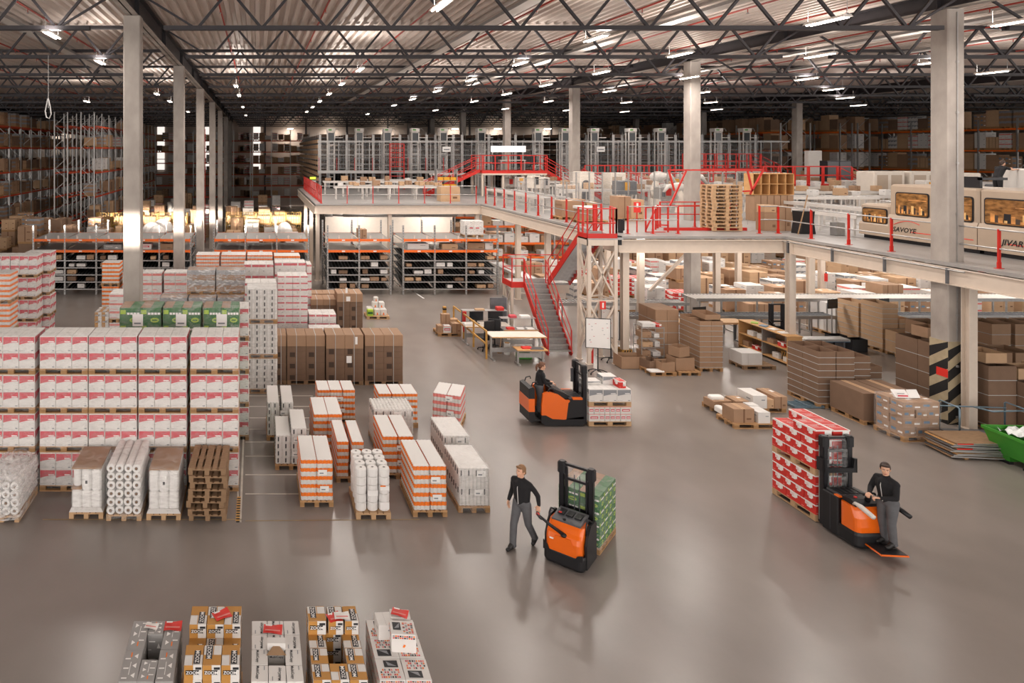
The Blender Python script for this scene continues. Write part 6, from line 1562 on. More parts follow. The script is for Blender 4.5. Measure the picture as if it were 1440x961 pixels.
# platform on lattice tower
r=thing('stair_platform','red edged platform on a cream lattice tower at the top of the stairs','platform')
b=MB(); b.box(12.5,25.85,4.72,13.85,26.62,4.8,'galv'); b.box(13.45,26.62,4.72,13.85,27.2,4.8,'galv'); b.build('deck',r)
b=MB(); b.box(12.48,25.83,4.78,13.62,25.85,4.96,'red_steel'); b.box(12.48,25.83,4.78,12.5,26.6,4.96,'red_steel'); b.build('toe_board',r)
b=MB(); b.box(12.5,25.86,4.5,13.6,25.9,4.78,'cream_steel'); b.box(12.5,25.86,4.5,12.53,26.6,4.78,'cream_steel'); b.build('fascia',r)
LG=((12.52,26.55),(12.58,25.9),(13.58,25.9),(13.52,26.9))
for (x,y) in LG: b=MB(); b.box(x-.06,y-.06,.02,x+.06,y+.06,4.72,'cream_steel'); b.box(x-.11,y-.11,0,x+.11,y+.11,.02,'cream_steel'); b.build('leg',r)
for (p,q) in ((0,1),(1,2),(2,3),(3,0)):
    b=MB(); P=LG[p];Q=LG[q]
    for z in (.4,2.45): b.bar((*P,z),(*Q,z+1.9),.06,.06,'cream_steel'); b.bar((*Q,z),(*P,z+1.9),.06,.06,'cream_steel')
    b.bar((*P,2.4),(*Q,2.4),.06,.06,'cream_steel'); b.build('lattice',r)
for (pts) in ([(12.5,26.6),(12.5,25.86),(13.6,25.86)],[(13.6,25.86),(14.0,27.1)]):
    b=MB()
    for h in (.55,1.1): b.tube([(x,y,4.8+h) for x,y in pts],.022,'red_steel',7)
    for x,y in pts+[((pts[0][0]+pts[1][0])/2,(pts[0][1]+pts[1][1])/2)]: b.box(x-.025,y-.025,4.8,x+.025,y+.025,5.9,'red_steel')
    b.build('guard_rail',r)
b=MB(); b.tube([(13.2,26.7,4.8),(13.2,26.7,6.0)],.09,'red_steel',8); b.build('gate_post',r)
b=MB(); b.box(13.65,26.0,4.5,13.88,26.25,4.85,'black_plastic'); tag(b.build('junction_box'),'small black junction box between the stair platform and the mezzanine edge','junction box')
for px,lab in ((684,'red sign with white symbol hanging on the lattice stair tower'),):
    b=MB(); b.box(12.95,25.80,2.1,13.17,25.82,2.4,'sign_red'); b.rect((12.95,25.80,2.1),(1,0,0),(0,0,1),.08,.05,.14,.25,'label_white',.004); tag(b.build('fire_sign'),lab,'sign')
# ---------------------------------------------------------------- long beige machines
def machine(label,y0,y1,x,zb,zt,wins,mark=None,line=True,depth=1.8):
    r=thing('packing_machine',label,'machine',(x,0,zb)); h=zt-zb
    b=MB(); b.cbox(0,y0,.14,depth,y1,h,'machine_beige',.06); 
    for k in range(1,int((y1-y0)//1.55)+1):
        yy=y1-1.55*k
        if yy>y0+.3: b.box(-.004,yy-.006,.14,.002,yy+.006,h-.02,'grey_plastic')
    b.hex8([(-.05,y0,.14),(0,y0,.14),(0,y1,.14),(-.05,y1,.14),(-.05,y0,h*.42),(0,y0,h*.48),(0,y1,h*.48),(-.05,y1,h*.42)],'machine_beige')
    b.build('housing',r)
    b=MB(); b.box(.1,y0+.05,0,depth-.1,y1-.05,.14,'black_metal'); b.build('plinth',r)
    for (a,c,z0,z1) in wins:
        w=MB(); P=rrect(a-.04,z0-.04,c+.04,z1+.04,.09); w.prism([(u,v) for u,v in P],-.022,-.004,'black_plastic','x'); fr=w.build('window',r)
        w=MB(); P=rrect(a,z0,c,z1,.07); w.prism(P,-.034,-.024,'amber_dark','x'); 
        n=8
        for q in range(16):
            yy=a+(c-a)*(.06+.055*q+.02*((q*7)%3)); zz=z0+(z1-z0)*(.06+.13*((q*5)%5)); w.box(-.036-.0002*q,yy-(c-a)*(.02+.015*(q%3)),zz,-.0345,yy+(c-a)*(.02+.02*(q%2)),min(z1-.05,zz+.08+.07*(q%4)),['amber_inside','black_metal','amber_light','amber_inside','dark_box'][q%5])
        w.box(-.0362,a+.04,z1-.24,-.0346,a+(c-a)*.6,z1-.21,'amber_inside')
        w.build('pane',fr)
    if line: b=MB(); b.box(-.058,y0+.1,.42,-.051,y1-.85 if mark else y1-.1,.445,'sign_red'); b.build('stripe',r)['label']='thin red stripe along the housing'
    if mark:
        t,yy,s=mark; b=MB(); b.text(t,s,(-.055,yy,.40),(0,-1,0),(0,0,1),'hazard_black',.006,True,.25)
        if t=='SAVOYE':
            n=10; pts=[(yy-.05-.95*k/n, .40+s*1.05+.16*math.sin(PI*k/n*.85)) for k in range(n+1)]; b.tube([(-.06,u,v) for u,v in pts],.011,'sign_red',5)
        b.build('lettering',r)
    return r
defm('amber_dark','8a6238',rough=.2,var=.6,scale=4,coat=.5,stretch=(1,1,2.5)); defm('amber_light','e3b878',rough=.4,var=.3,scale=8)
machine('beige packing machine with SAVOYE lettering and a rounded amber window, next to the walkway',21.78,24.85,23.0,MZ,6.88,[(23.4,24.55,1.02,1.78),(21.95,23.07,1.02,1.78)],('SAVOYE',24.66,.235))
machine('long beige packing machine with JIVARO lettering, its amber window cut by the picture edge',14.5,21.75,23.0,MZ,6.88,[(19.4,21.55,1.02,1.78),(16.5,18.6,1.02,1.78)],('JIVARO',21.05,.25))
machine('lower beige machine section joined to the end of the SAVOYE machine',24.9,26.1,23.05,MZ,6.1,[(25.0,25.95,.62,1.12)],None,False,1.6)
b=MB(); b.box(23.1,20.2,6.88,23.3,20.4,7.5,'machine_beige'); tag(b.build('machine_cabinet'),'narrow upright beige box on the roof of the JIVARO machine','box')
for i,(y,) in enumerate(((19.7,),(20.9,),(18.9,))):
    b=MB(); b.tube([(23.9,y-.28,6.88)]+[(23.9,y-.28*math.cos(PI*k/8),7.05+.34*math.sin(PI*k/8)) for k in range(9)]+[(23.9,y+.28,6.88)],.06,'black_plastic',10); tag(b.build('cable_chain'),'black looped cable chain on top of the beige machines, %s from the picture edge side'%ORD[[1,2,0][i]],'cable chain')
b=MB(); b.box(0,0,0,.08,1.0,.3,'black_metal'); b.box(0,0,.26,.9,.08,.34,'black_metal'); b.box(0,.92,.26,.9,1.0,.34,'black_metal'); b.box(0,0,.3,.08,1.0,.36,'black_metal'); tag(b.build('steel_bracket',None,loc=(23.5,22.2,6.88)),'black steel frame on the roof of the SAVOYE machine','frame')
b=MB(); b.cbox(0,0,0,1.6,1.2,1.35,'white_paint',.05); b.face((0,-.0,.0),(1,0,0),(0,0,1),[(.9+.14*math.cos(k*PI/6),1.0+.14*math.sin(k*PI/6)) for k in range(12)],'galv',.01); b.rect((0,0,.2),(1,0,0),(0,0,1),0,0,1.6,.06,'sign_red',.01); tag(b.build('white_cabinet',None,loc=(33.3,29.5,5.95)),'big white cabinet with a round dial that the technician leans over','cabinet')
b=MB(); b.box(31.5,28.9,5.86,36,31.2,6.0,'galv'); 
for x in (31.7,35.8):
    for y in (29.1,31.0): b.box(x,y,MZ,x+.1,y+.1,5.86,'galv')
b.box(33.2,29.4,5.9,35,30.8,5.95,'galv_dark'); tag(b.build('raised_platform'),'raised grey platform behind the beige machines where the technician stands','platform')
# ---------------------------------------------------------------- conveyors and other equipment on the mezzanine
CV={}
def conveyor(label,x,y,z,L,rz,w=.6,h=.8,group=None,mat_='white_paint',roll='galv',cat='conveyor'):
    r=thing('roller_conveyor',label,cat,(x,y,z),rz,group); k=(round(L,1),w,round(h,1),mat_,roll)
    if k not in CV:
        s=MB(); s.box(0,-w/2-.03,h-.14,L,-w/2,h,mat_); e=MB(); e.box(0,w/2,h-.14,L,w/2+.03,h,mat_)
        ro=MB()
        for q in range(int(L/.16)): ro.tube([(.08+q*.16,-w/2,h-.04),(.08+q*.16,w/2,h-.04)],.028,roll,6)
        lg=MB(); lg.box(-.03,-w/2,0,.03,-w/2+.05,h-.1,mat_); lg.box(-.03,w/2-.05,0,.03,w/2,h-.1,mat_); lg.box(-.02,-w/2,.2,.02,w/2,.25,mat_)
        CV[k]=(s.mesh('side_rail'),e.mesh('side_rail'),ro.mesh('roller'),lg.mesh('leg'))
    a,c,ro,lg=CV[k]; put('side_rail',a,r); put('side_rail',c,r); q=put('rollers',ro,r); q['kind']='stuff'
    for t in range(max(2,int(L/1.6)+1)): put('leg',lg,r,(.15+(L-.3)*t/max(1,int(L/1.6)),0,0))
    return r
conveyor('roller conveyor on the mezzanine running beside the walkway railing towards the beige machines',23.4,31.5,MZ,5.2,-PI/2,.6,.8)
conveyor('second pale conveyor one lane further in from the walkway railing',25.0,33,MZ,8,-PI/2,.6,.95)
conveyor('pale conveyor crossing the mezzanine behind the walkway corner',21.5,33.6,MZ,9,0.02,.6,1.05)
i=0
for (x,y,L,rz,h) in ((5.2,46.5,7.5,0,.9),(6,49,7,0,.85),(5,52,9,.0,1.0),(15.2,44.5,9,-PI/2,.85),(16.4,44.5,8,-PI/2,.8),(13,51,7,.25,1.6),(18,41,9,0,1.0),(19,44,10,0,1.1),(18,47,12,0,1.2),(24,49.5,14,0,1.1),(26,36,11,0,.95),(27,39,12,0,1.0),(28,42,13,0,1.1),(30,45,14,0,1.2),(33,34,8,0,1.0),(36,48,12,0,1.2),(20,52,16,0,1.3),(36,41,9,.1,1.3),(29,31.5,6,0,1.0),(8,55,8,0,1.0),(40,51,10,0,1.4),(40,37,9,0,1.2),(44,44,9,0,1.3)):
    conveyor('pale conveyor in the sorting area on the mezzanine, %s one'%(ORD[i] if i<16 else 'far'),x,y,MZ,L,rz,.6,h,'conveyor lanes on the mezzanine'); i+=1
def totes_on(n,rng,z,names,group,lab,style):
    for k in range(n):
        x=R.uniform(*rng[0]); y=R.uniform(*rng[1]); s=R.choice(style)
        carton_at(lab,x,y,z,R.uniform(.35,.5),R.uniform(.3,.4),R.uniform(.2,.4),s,R.choice((0,0,.1)),group)
lanes=((5.2,46.5,7.5,.9),(6,49,7,.85),(5,52,9,1.0),(18,41,9,1.0),(19,44,10,1.1),(18,47,12,1.2),(24,49.5,14,1.1),(26,36,11,.95),(27,39,12,1.0),(28,42,13,1.1),(30,45,14,1.2),(33,34,8,1.0),(36,48,12,1.2),(20,52,16,1.3),(40,51,10,1.4),(40,37,9,1.2),(44,44,9,1.3))
for (x,y,L,h) in lanes:
    xx=x+R.uniform(.3,1)
    while xx<x+L-.4:
        carton_at('carton travelling on a pale conveyor lane of the mezzanine',xx,y,MZ+h,R.choice((.35,.45,.5)),.4,R.choice((.22,.3,.38)),R.choice(('brown','light','white','brown','light')),0,'cartons on the conveyor lanes'); xx+=R.uniform(.6,1.9)
# glass fence panels
def fence(label,p,q,z,h,n,mt='clear_panel',post='galv',group=None):
    r=thing('safety_fence',label,'fence',(0,0,0),0,group); P=Vector((*p,z));Q=Vector((*q,z))
    for i in range(n+1):
        c=P.lerp(Q,i/n); b=MB(); b.box(c.x-.03,c.y-.03,z,c.x+.03,c.y+.03,z+h,post); b.build('post',r)
    for i in range(n):
        a=P.lerp(Q,(i+.06)/n); c=P.lerp(Q,(i+.94)/n); b=MB(); b.add([a+Vector((0,0,.15)),c+Vector((0,0,.15)),c+Vector((0,0,h-.03)),a+Vector((0,0,h-.03))],[(0,1,2,3)],mt)
        for hh in (.15,h*.5,h-.03): b.bar(a+Vector((0,0,hh)),c+Vector((0,0,hh)),.02,.025,post)
        b.build('panel',r)
    return r
fence('clear panel safety fence in front of the cream cabinets on the mezzanine',(17.2,38.4),(23.8,38.4),MZ,2.1,9)
fence('clear panel safety fence beside the robot arms on the mezzanine',(23.9,38.6),(29.5,38.6),MZ,2.1,7)
fence('low clear fence along the inner lane near the stairs on the mezzanine',(16.0,42),(16.0,34),MZ,1.7,6)
for i,(x,y,w,d,h,l) in enumerate(((20.2,42.3,.9,1.0,2.0,'cream machine cabinet with an arched opening behind the clear fence'),(22.1,42.3,.95,1.0,1.95,'cream machine cabinet with a panel door behind the clear fence'))):
    r=thing('machine_cabinet',l,'cabinet',(x,y,MZ)); b=MB(); b.cbox(-w/2,-d/2,0,w/2,d/2,h,'cream_wall',.04); b.build('housing',r)
    b=MB(); 
    if i==0: b.face((-w/2,-d/2,0),(1,0,0),(0,0,1),[(.12,.3),(.62,.3)]+[(.37+.25*math.cos(PI*k/8),1.25+.25*math.sin(PI*k/8)) for k in range(9)],'grey_plastic',.006)
    else: b.rect((-w/2,-d/2,0),(1,0,0),(0,0,1),.1,.3,.7,1.7,'machine_beige',.006)
    b.build('door',r)
def robot(label,x,y,s=1.0,fl=1):
    r=thing('robot_arm',label,'robot',(x,y,MZ)); 
    b=MB(); b.cyl(0,0,0,.5*s,.32*s,'cream_wall',14,.26*s); b.build('base',r)
    b=MB(); b.tube([(0,0,.45*s),(fl*-.1*s,0,1.0*s),(fl*.1*s,0,1.55*s)],[.2*s,.17*s,.15*s],'cream_wall',12); b.build('lower_arm',r,True)
    b=MB(); ell(b,(fl*.15*s,0,1.7*s),(.45*s,.28*s,.3*s),'white_paint',14,10); b.tube([(fl*.15*s,0,1.7*s),(fl*.8*s,0,1.75*s),(fl*1.1*s,0,1.35*s)],[.22*s,.15*s,.08*s],'white_paint',12); b.build('upper_arm',r,True)
    b=MB(); b.cyl(fl*1.1*s,0,1.05*s,1.35*s,.09*s,'grey_plastic',8); b.build('gripper',r)
robot('cream articulated robot arm next to the clear fence on the mezzanine',23.2,39.8,1.05); robot('second cream robot arm between the fence and the second concrete column',25.6,40.6,1.0); robot('cream robot arm with a raised white cover beyond the pale pallet stack',26.6,36.8,1.0,1); robot('smaller cream robot arm partly behind the red pallet gate',22.6,36.5,.8,-1)
# carton piles near the stair platform
def pile(lab,x,y,z,items,group=None):
    pal_at('pallet under '+lab,x,y,1.2,.9,z)
    for i,(dx,dy,dz,w,d,h,st) in enumerate(items): carton_at(lab+', %s carton'%ORD[i],x+dx,y+dy,z+PH+dz,w,d,h,st)
pile('the brown cartons behind the red stair platform',16.2,34.0,MZ,((-.3,0,0,.55,.7,.75,'brown'),(.3,0,0,.55,.7,.6,'light')))
pile('the large brown cartons beside the fire point',17.5,32.4,MZ,((-.28,0,0,.6,.8,1.0,'brown'),(.35,0,0,.62,.7,.85,'light')))
pile('the flat topped cartons next to the red gate post',15.2,31.2,MZ,((-.2,0,0,.75,.8,.5,'brown'),(-.2,.0,.5,.8,.85,.12,'white')))
pile('the open brown cartons at the railing bend',15.0,33.0,MZ,((0,0,0,.9,.8,.75,'brown'),))
b=MB(); b.box(-.14,-.02,0,.14,0,.42,'sign_red'); b.rect((-.14,-.02,0),(1,0,0),(0,0,1),.1,.2,.18,.38,'label_white',.004); b.box(-.02,0,-.8,.02,.03,0,'red_steel'); tag(b.build('fire_sign',None,loc=(15.35,27.6,MZ+.8)),'white and red fire point sign on a red post at the mezzanine edge','sign')
b=MB(); b.cyl(0,0,0,.55,.1,'black_plastic',10); b.box(-.1,-.12,.1,.1,-.1,.5,'black_plastic'); tag(b.build('trolley_bag',None,loc=(14.6,27.45,MZ)),'black case standing against a red post at the mezzanine edge','case')
# cubby shelf on cartons
r=thing('pigeonhole_shelf','plywood pigeonhole shelf with open compartments behind the pale pallet stack','shelf',(24.2,32.3,6.02))
b=MB(); n=5
for k in range(n+1): b.box(-.95+1.9*k/n-.012,-.3,0,-.95+1.9*k/n+.012,.3,1.0,'plywood')
b.build('divider',r); b=MB(); 
for z in (0,.5,.98): b.box(-.96,-.3,z,.96,.3,z+.024,'plywood')
b.build('board',r); b=MB(); b.box(-.96,.3,0,.96,.32,1.0,'yellow_rail'); b.build('back_panel',r)
for k in range(3): carton_at('brown carton under the plywood pigeonhole shelf, %s in the row'%ORD[k],23.6+.62*k,32.3,MZ,.6,.6,1.2,'brown')
for i,(x,y,z,w,d,h,st) in enumerate(((21.1,28.3,0,.55,.5,.75,'brown'),(21.7,28.3,0,.5,.5,1.0,'brown'),(21.1,28.3,.76,.5,.45,.3,'light'))):
    carton_at('brown carton in the corner behind the walkway railing, %s of three'%ORD[i],x,y,MZ+z,w,d,h,st)
b=MB(); b.prism([(-.3,0),(.3,0),(.22,.5),(.26,.9),(-.26,.9),(-.22,.5)],-.25,.25,'black_plastic','y'); tag(b.build('black_bin',None,loc=(21.75,27.2,MZ)),'black tapered bin behind the walkway railing','bin')
b=MB(); open_box(b,-.16,-.16,0,.16,.16,.5,'galv'); tag(b.build('grey_bin',None,loc=(22.6,26.6,MZ)),'small grey open bin before the low machine section','bin')
b=MB(); b.bar((21.3,26.9,MZ),(20.95,26.0,MZ+1.6),.03,.03,'wood_pale'); tag(b.build('wooden_pole'),'thin wooden pole leaning against the walkway railing','pole')
# black double cabinet, white panel
r=thing('black_cabinet','black double cabinet raised above the conveyors under the tall racks','cabinet',(38.6,45.6,6.05)); 
b=MB(); b.box(-.8,-.3,0,.8,.3,1.38,'black_metal'); b.build('housing',r)
for s in (-1,1): b=MB(); b.box(s*.4-.36,-.33,.05,s*.4+.36,-.3,1.32,'grey_plastic'); b.build('door',r)
b=MB(); b.box(-.8,-.3,-1.25,.8,.3,0,'galv'); b.build('stand',r)
for i,(x,y,w,h) in enumerate(((40.7,50,1.0,3.3),(43.5,52,1.0,2.0))): b=MB(); b.cbox(-w/2,-.2,0,w/2,.2,h,'white_paint',.03); tag(b.build('white_cabinet',None,loc=(x,y,MZ)),'tall white cabinet on the far side of the mezzanine, %s'%('taller one' if i==0 else 'lower one'),'cabinet')
for i,(x,y,w,d,h) in enumerate(((36.3,39.8,1.8,1.2,2.1),(38.5,39.8,2.0,1.2,2.1),(40.8,40.0,2.0,1.2,2.0))):
    b=MB(); b.cbox(-w/2,-d/2,0,w/2,d/2,h,'cream_wall',.05); b.rect((-w/2,-d/2,0),(1,0,0),(0,0,1),w*.1,.4,w*.45,h-.2,'machine_beige',.006); b.rect((-w/2,-d/2,0),(1,0,0),(0,0,1),w*.55,.4,w*.9,h-.2,'machine_beige',.006); tag(b.build('machine_cabinet',None,loc=(x,y,MZ)),'cream machine cabinet in the row beyond the SAVOYE machine, %s one'%ORD[i],'cabinet')
# misc clutter: white and coloured machine blocks
for i in range(26):
    x=R.uniform(17,44); y=R.uniform(35,55); w=R.uniform(.5,1.3); h=R.uniform(.9,1.7); m=R.choice(('white_paint','cream_wall','galv','machine_beige','white_paint','galv_dark','white_paint'))
    rr_=thing('sorting_station','pale sorting station with a control box amid the conveyor lanes','machine',(x,y,MZ),R.choice((0,.1,-.1)),'sorting stations amid the lanes')
    b=MB(); b.cbox(-w/2,-.35,h*.5,w/2,.35,h,m,.04); b.build('housing',rr_)
    b=MB(); 
    for sx in(-1,1):
        for sy in(-1,1): b.box(sx*(w/2-.05)-.03,sy*.3-.03,0,sx*(w/2-.05)+.03,sy*.3+.03,h*.5,'white_paint')
    b.build('stand',rr_)
    b=MB(); b.box(-.12,-.42,h*.65,.12,-.35,h*.95,R.choice(('screen_dark','grey_plastic','yellow_bin','bright_red'))); b.build('control_box',rr_)
# elevated red control platforms and stairs
def red_rail(r,pts,z,h=1.1,sp=.9):
    for p,q in zip(pts,pts[1:]):
        P=Vector((*p,z));Q=Vector((*q,z)); n=max(1,round((Q-P).length/sp)); b=MB()
        for hh in (.5*h,h): b.bar(P+Vector((0,0,hh)),Q+Vector((0,0,hh)),.05,.05,'red_steel')
        b.build('rail',r)
        for i in range(n+1): c=P.lerp(Q,i/n); m=MB(); m.box(c.x-.03,c.y-.03,z,c.x+.03,c.y+.03,z+h,'red_steel'); m.build('post',r)
def red_platform(label,x0,x1,y0,y1,z):
    r=thing('red_platform',label,'platform')
    b=MB(); b.box(x0,y0,z-.2,x1,y1,z,'red_steel'); b.box(x0,y0-.02,z-.32,x1,y1,z-.2,'cream_steel'); b.build('deck',r)
    n=max(2,int((x1-x0)/1.5)); 
    for i in range(n+1):
        for y in (y0+.1,y1-.1): b=MB(); b.box(x0+(x1-x0-.2)*i/n,y,MZ,x0+(x1-x0-.2)*i/n+.14,y+.14,z-.3,'cream_steel'); b.build('leg',r)
    red_rail(r,[(x0,y0),(x1,y0)],z); red_rail(r,[(x0,y1),(x1,y1)],z); return r
def red_stair(label,xa_,ya,za1,xb,yb,zb,w=.9,n=9):
    r=thing('red_steps',label,'steps'); d=Vector((xb-xa_,yb-ya,0)).normalized(); s=Vector((-d.y,d.x,0))*w/2
    for k in (-1,1):
        b=MB(); b.bar(Vector((xa_,ya,za1))+s*k,Vector((xb,yb,zb))+s*k,.05,.22,'red_steel'); b.build('stringer',r)
        b=MB()
        for h in (.5,1.0): b.bar(Vector((xa_,ya,za1+h))+s*k,Vector((xb,yb,zb+h))+s*k,.045,.045,'red_steel')
        for t in (0,.5,1): c=Vector((xa_,ya,za1)).lerp(Vector((xb,yb,zb)),t)+s*k; b.box(c.x-.025,c.y-.025,c.z,c.x+.025,c.y+.025,c.z+1.0,'red_steel')
        b.build('handrail',r)
    for i in range(n):
        c=Vector((xa_,ya,za1)).lerp(Vector((xb,yb,zb)),(i+.6)/n); m=MB(); m.bar(c-s,c+s,.25,.04,'galv'); m.build('tread',r)
red_platform('red railed control platform on cream legs with two desks, in the middle of the mezzanine',16.3,21.0,49.5,52.0,6.65)
red_stair('red steps climbing to the control platform from the far mezzanine section',12.3,50.2,MZ,16.2,50.2,6.65)
red_stair('red steps going down from the control platform towards the concrete columns',21.1,50.5,6.65,23.4,50.5,5.3,n=6)
red_platform('low red railed walkway crossing the conveyor lanes behind the robot arms',23.4,33.5,47.8,48.8,5.95)
red_platform('raised red railed platform above the conveyor lanes near the far lifts',33.0,38.0,51.5,53,6.75)
red_stair('red steps from the raised platform down to the crossing walkway',38.1,52.2,6.75,40.2,52.2,5.7,n=6)
red_platform('red railed bridge leading to the outer steps below the tall racks',31.5,37.0,42.5,43.5,6.0)
red_stair('red steps next to the tall racks, ending before the black cabinet',37.1,43.0,6.0,39.6,43.0,MZ,n=6)
red_stair('red steps on the front side of the crossing walkway, by the second concrete column',25.2,47.2,5.95,26.9,45.8,MZ,n=6)
red_stair('small red steps beside the third concrete column on the mezzanine',21.6,45.6,5.9,22.9,44.4,MZ,n=6)
# desk with chairs on the control platform
b=MB(); b.box(0,0,.72,1.9,.7,.76,'white_paint'); b.box(.05,.05,0,.12,.65,.72,'galv'); b.box(1.78,.05,0,1.85,.65,.72,'galv'); tag(b.build('control_desk',None,loc=(17.9,50.3,6.65)),'white control desk on the red railed platform','desk')
for i,x in enumerate((18.0,20.3)): b=MB(); b.cbox(-.22,-.22,.42,.22,.22,.5,'black_plastic',.04); b.cbox(-.22,.16,.5,.22,.24,1.15,'black_plastic',.04); b.tube([(0,0,.02),(0,0,.43)],.03,'black_metal',6); b.cyl(0,0,0,.04,.25,'black_metal',8); tag(b.build('office_chair',None,loc=(x-.5 if i==0 else x,50.05,6.65)),'black office chair at the %s end of the white control desk'%('steps' if i==0 else 'fire sign'),'chair')
b=MB(); b.box(0,0,0,2.6,.06,.45,'lamp_panel'); b.box(.1,.06,-1.35,.16,.1,.4,'galv'); b.box(2.4,.06,-1.35,2.46,.1,.4,'galv')

tag(b.build('light_panel',None,loc=(17.6,51.4,8.0)),'bright white light panel above the control desk','lamp')
# cube of plywood boxes at the steps
carton_at('large plywood coloured crate at the foot of the red steps on the far mezzanine section',12.5,44.7,MZ,1.25,1.0,.95,'light',0,None,'crate','wooden_crate')
r=thing('yellow_bin_rack','shelf with yellow and red bins beside the big crate on the far mezzanine section','shelf',(13.2,47.8,MZ))
b=MB(); 
for z in (.2,.7,1.2,1.7): b.box(-.7,-.3,z,.7,.3,z+.03,'galv')
for s in (-1,1): b.box(s*.7-.02,-.3,0,s*.7+.02,.3,2.0,'galv')
b.build('frame',r)
for z in (.23,.73,1.23):
    for k in range(3): b=MB(); open_box(b,-.2,-.25,0,.2,.2,.22,'yellow_bin'); o=b.build('storage_bin',None,loc=(12.75+.45*k,47.8,MZ+z)); tag(o,'yellow storage bin in the shelf beside the big crate','bin','yellow storage bins')
b=MB(); b.cbox(0,0,0,.5,.3,.9,'galv',.03); b.box(-.02,-.02,1.0,.45,.0,1.18,'lime_glow'); tag(b.build('exit_marker',None,loc=(4.25,55,MZ)),'lime green lit sign on a grey cabinet at the short mezzanine end','sign')
# ---------------------------------------------------------------- shuttle store behind
SY=60.2
TW=[465.6,505.6,545,584,623.7,677,757,795,836,889,930,1010,1050]
for i,px in enumerate(TW):
    x=xa(px,SY-.8); r=thing('lift_tower','cream headed lift tower with a dark panel, %s from the short mezzanine end'%ORD[i],'lift tower',(x,SY-.8,MZ),0,'lift towers')
    b=MB()
    for s in (-1,1):
        for d in (0,.5): b.box(s*.3-.04,d-.04,0,s*.3+.04,d+.04,5.0,'white_paint')
    for z in (1,2,3,3.8,4.85): b.box(-.3,-.04,z,.3,.0,z+.06,'white_paint')
    b.build('frame',r)
    b=MB(); b.box(-.36,-.1,4.95,.36,.6,5.25,'white_paint'); b.rect((-.36,-.1,4.95),(1,0,0),(0,0,1),.12,.1,.4,.22,'bin_green',.005); b.build('head',r)
    b=MB(); b.box(-.26,-.02,4.05,.26,.02,4.85,'screen_dark'); b.build('panel',r); b=MB(); b.box(-.26,-.02,1.2,.26,.02,3.6,'clear_panel'); b.build('panel',r)
    b=MB(); b.tube([(.3,0,5.1),(.55,0,5.25),(.7,0,5.0)],.03,'galv',5); b.box(.3,-.05,4.4,1.0,.05,4.46,'white_paint'); b.build('bracket',r)
# walkway in front of the store
railing('grey railing with red posts on the service gallery of the storage aisles',[(5.3,58.7),(16.0,58.7)],1.55,z=6.4,rail='galv')
b=MB(); b.box(5.2,58.6,6.15,16.2,59.3,6.4,'galv'); 
for x in range(6,17,2): b.box(x,58.7,MZ,x+.12,58.85,6.15,'galv_dark')
tag(b.build('service_gallery'),'long grey service gallery deck in front of the storage aisles','gallery')
fence('tall clear panel fence closing the storage aisles, first half',(5.3,59.3),(24.8,59.3),MZ+1.6,2.6,22)
fence('tall clear panel fence closing the storage aisles, second half',(26.0,59.3),(45.5,59.3),MZ+.4,3.8,22)
r=thing('red_access_ladder','red caged access ladder on the service gallery','ladder',(11.9,58.2,MZ)); b=MB()
for s in (-.6,.6): b.box(s-.04,-.04,0,s+.04,.04,3.9,'red_steel')
for k in range(9): b.box(-.6,-.03,.3+.4*k,.6,.03,.36+.4*k,'red_steel')
b.build('ladder_frame',r); b=MB(); b.box(-.65,.1,1.7,.65,.14,3.9,'red_steel') if False else None
for k in range(7): b.box(-.6+.2*k-.02,.2,1.9,-.6+.2*k+.02,.24,3.9,'red_steel')
b.box(-.6,.2,3.85,.6,.24,3.92,'red_steel'); b.build('cage',r)
# storage rows behind the fence
SM=MB(); 
for z in range(10): SM.box(-.45,0,.1+z*.48,.45,26,.13+z*.48,'galv_dark')
for y in range(0,27,2):
    for s in (-.45,.41): SM.box(s,y,0,s+.04,y+.06,4.9,'galv')
SM=SM.mesh('shelf_frame')
PMm=MB()
for z in range(10): PMm.box(-.36,.02,.13+z*.48,.36,.5,.13+z*.48+.30,'dark_box'); PMm.box(-.36,.6,.13+z*.48,.36,24,.13+z*.48+.28,'carton_dark')
PMm=PMm.mesh('stored_cartons')
for i in range(17):
    x=5.9+2.35*i; r=thing('storage_row','long shelf row full of small cartons behind the clear fence, %s'%('%s from the short end'%ORD[i] if i<16 else 'last one'),'shelf row',(x,SY,MZ),0,'storage shelf rows')
    put('shelf_frame',SM,r); q=put('stored_cartons',PMm,r); q['kind']='stuff'
    b=MB(); b.box(-.5,-.06,0,-.28,.0,4.7,'galv'); b.box(.28,-.06,0,.5,.0,4.7,'galv'); b.build('end_panel',r)
b=MB()
for z in range(9):
    for j in range(48): b.box(5.28,SY+.2+.53*j,MZ+.14+z*.48,5.44,SY+.6+.53*j,MZ+.44+z*.48,'carton_light' if (j+z)%3 else 'carton')
o=b.build('small_cartons'); tag(o,'small brown cartons filling the open flank of the end shelf row','cartons'); o['kind']='stuff'
for i,(px,py) in enumerate(((628,211),(845,212))):
    b=MB(); x=xa(px,59.1); b.box(x-.35,59.1,8.05-.05,x+.35,59.13,8.45,'label_white'); b.rect((x-.35,59.1,8.0),(1,0,0),(0,0,1),.1,.15,.6,.25,'print_grey',.005); tag(b.build('aisle_sign'),'white notice hung on the storage fence, %s'%('closer to the short end' if i==0 else 'behind the third concrete column'),'sign')
b=MB(); b.box(5.2,59.0,8.82,46,59.08,8.92,'galv'); tag(b.build('header_rail'),'long grey header rail above the storage fence','rail')
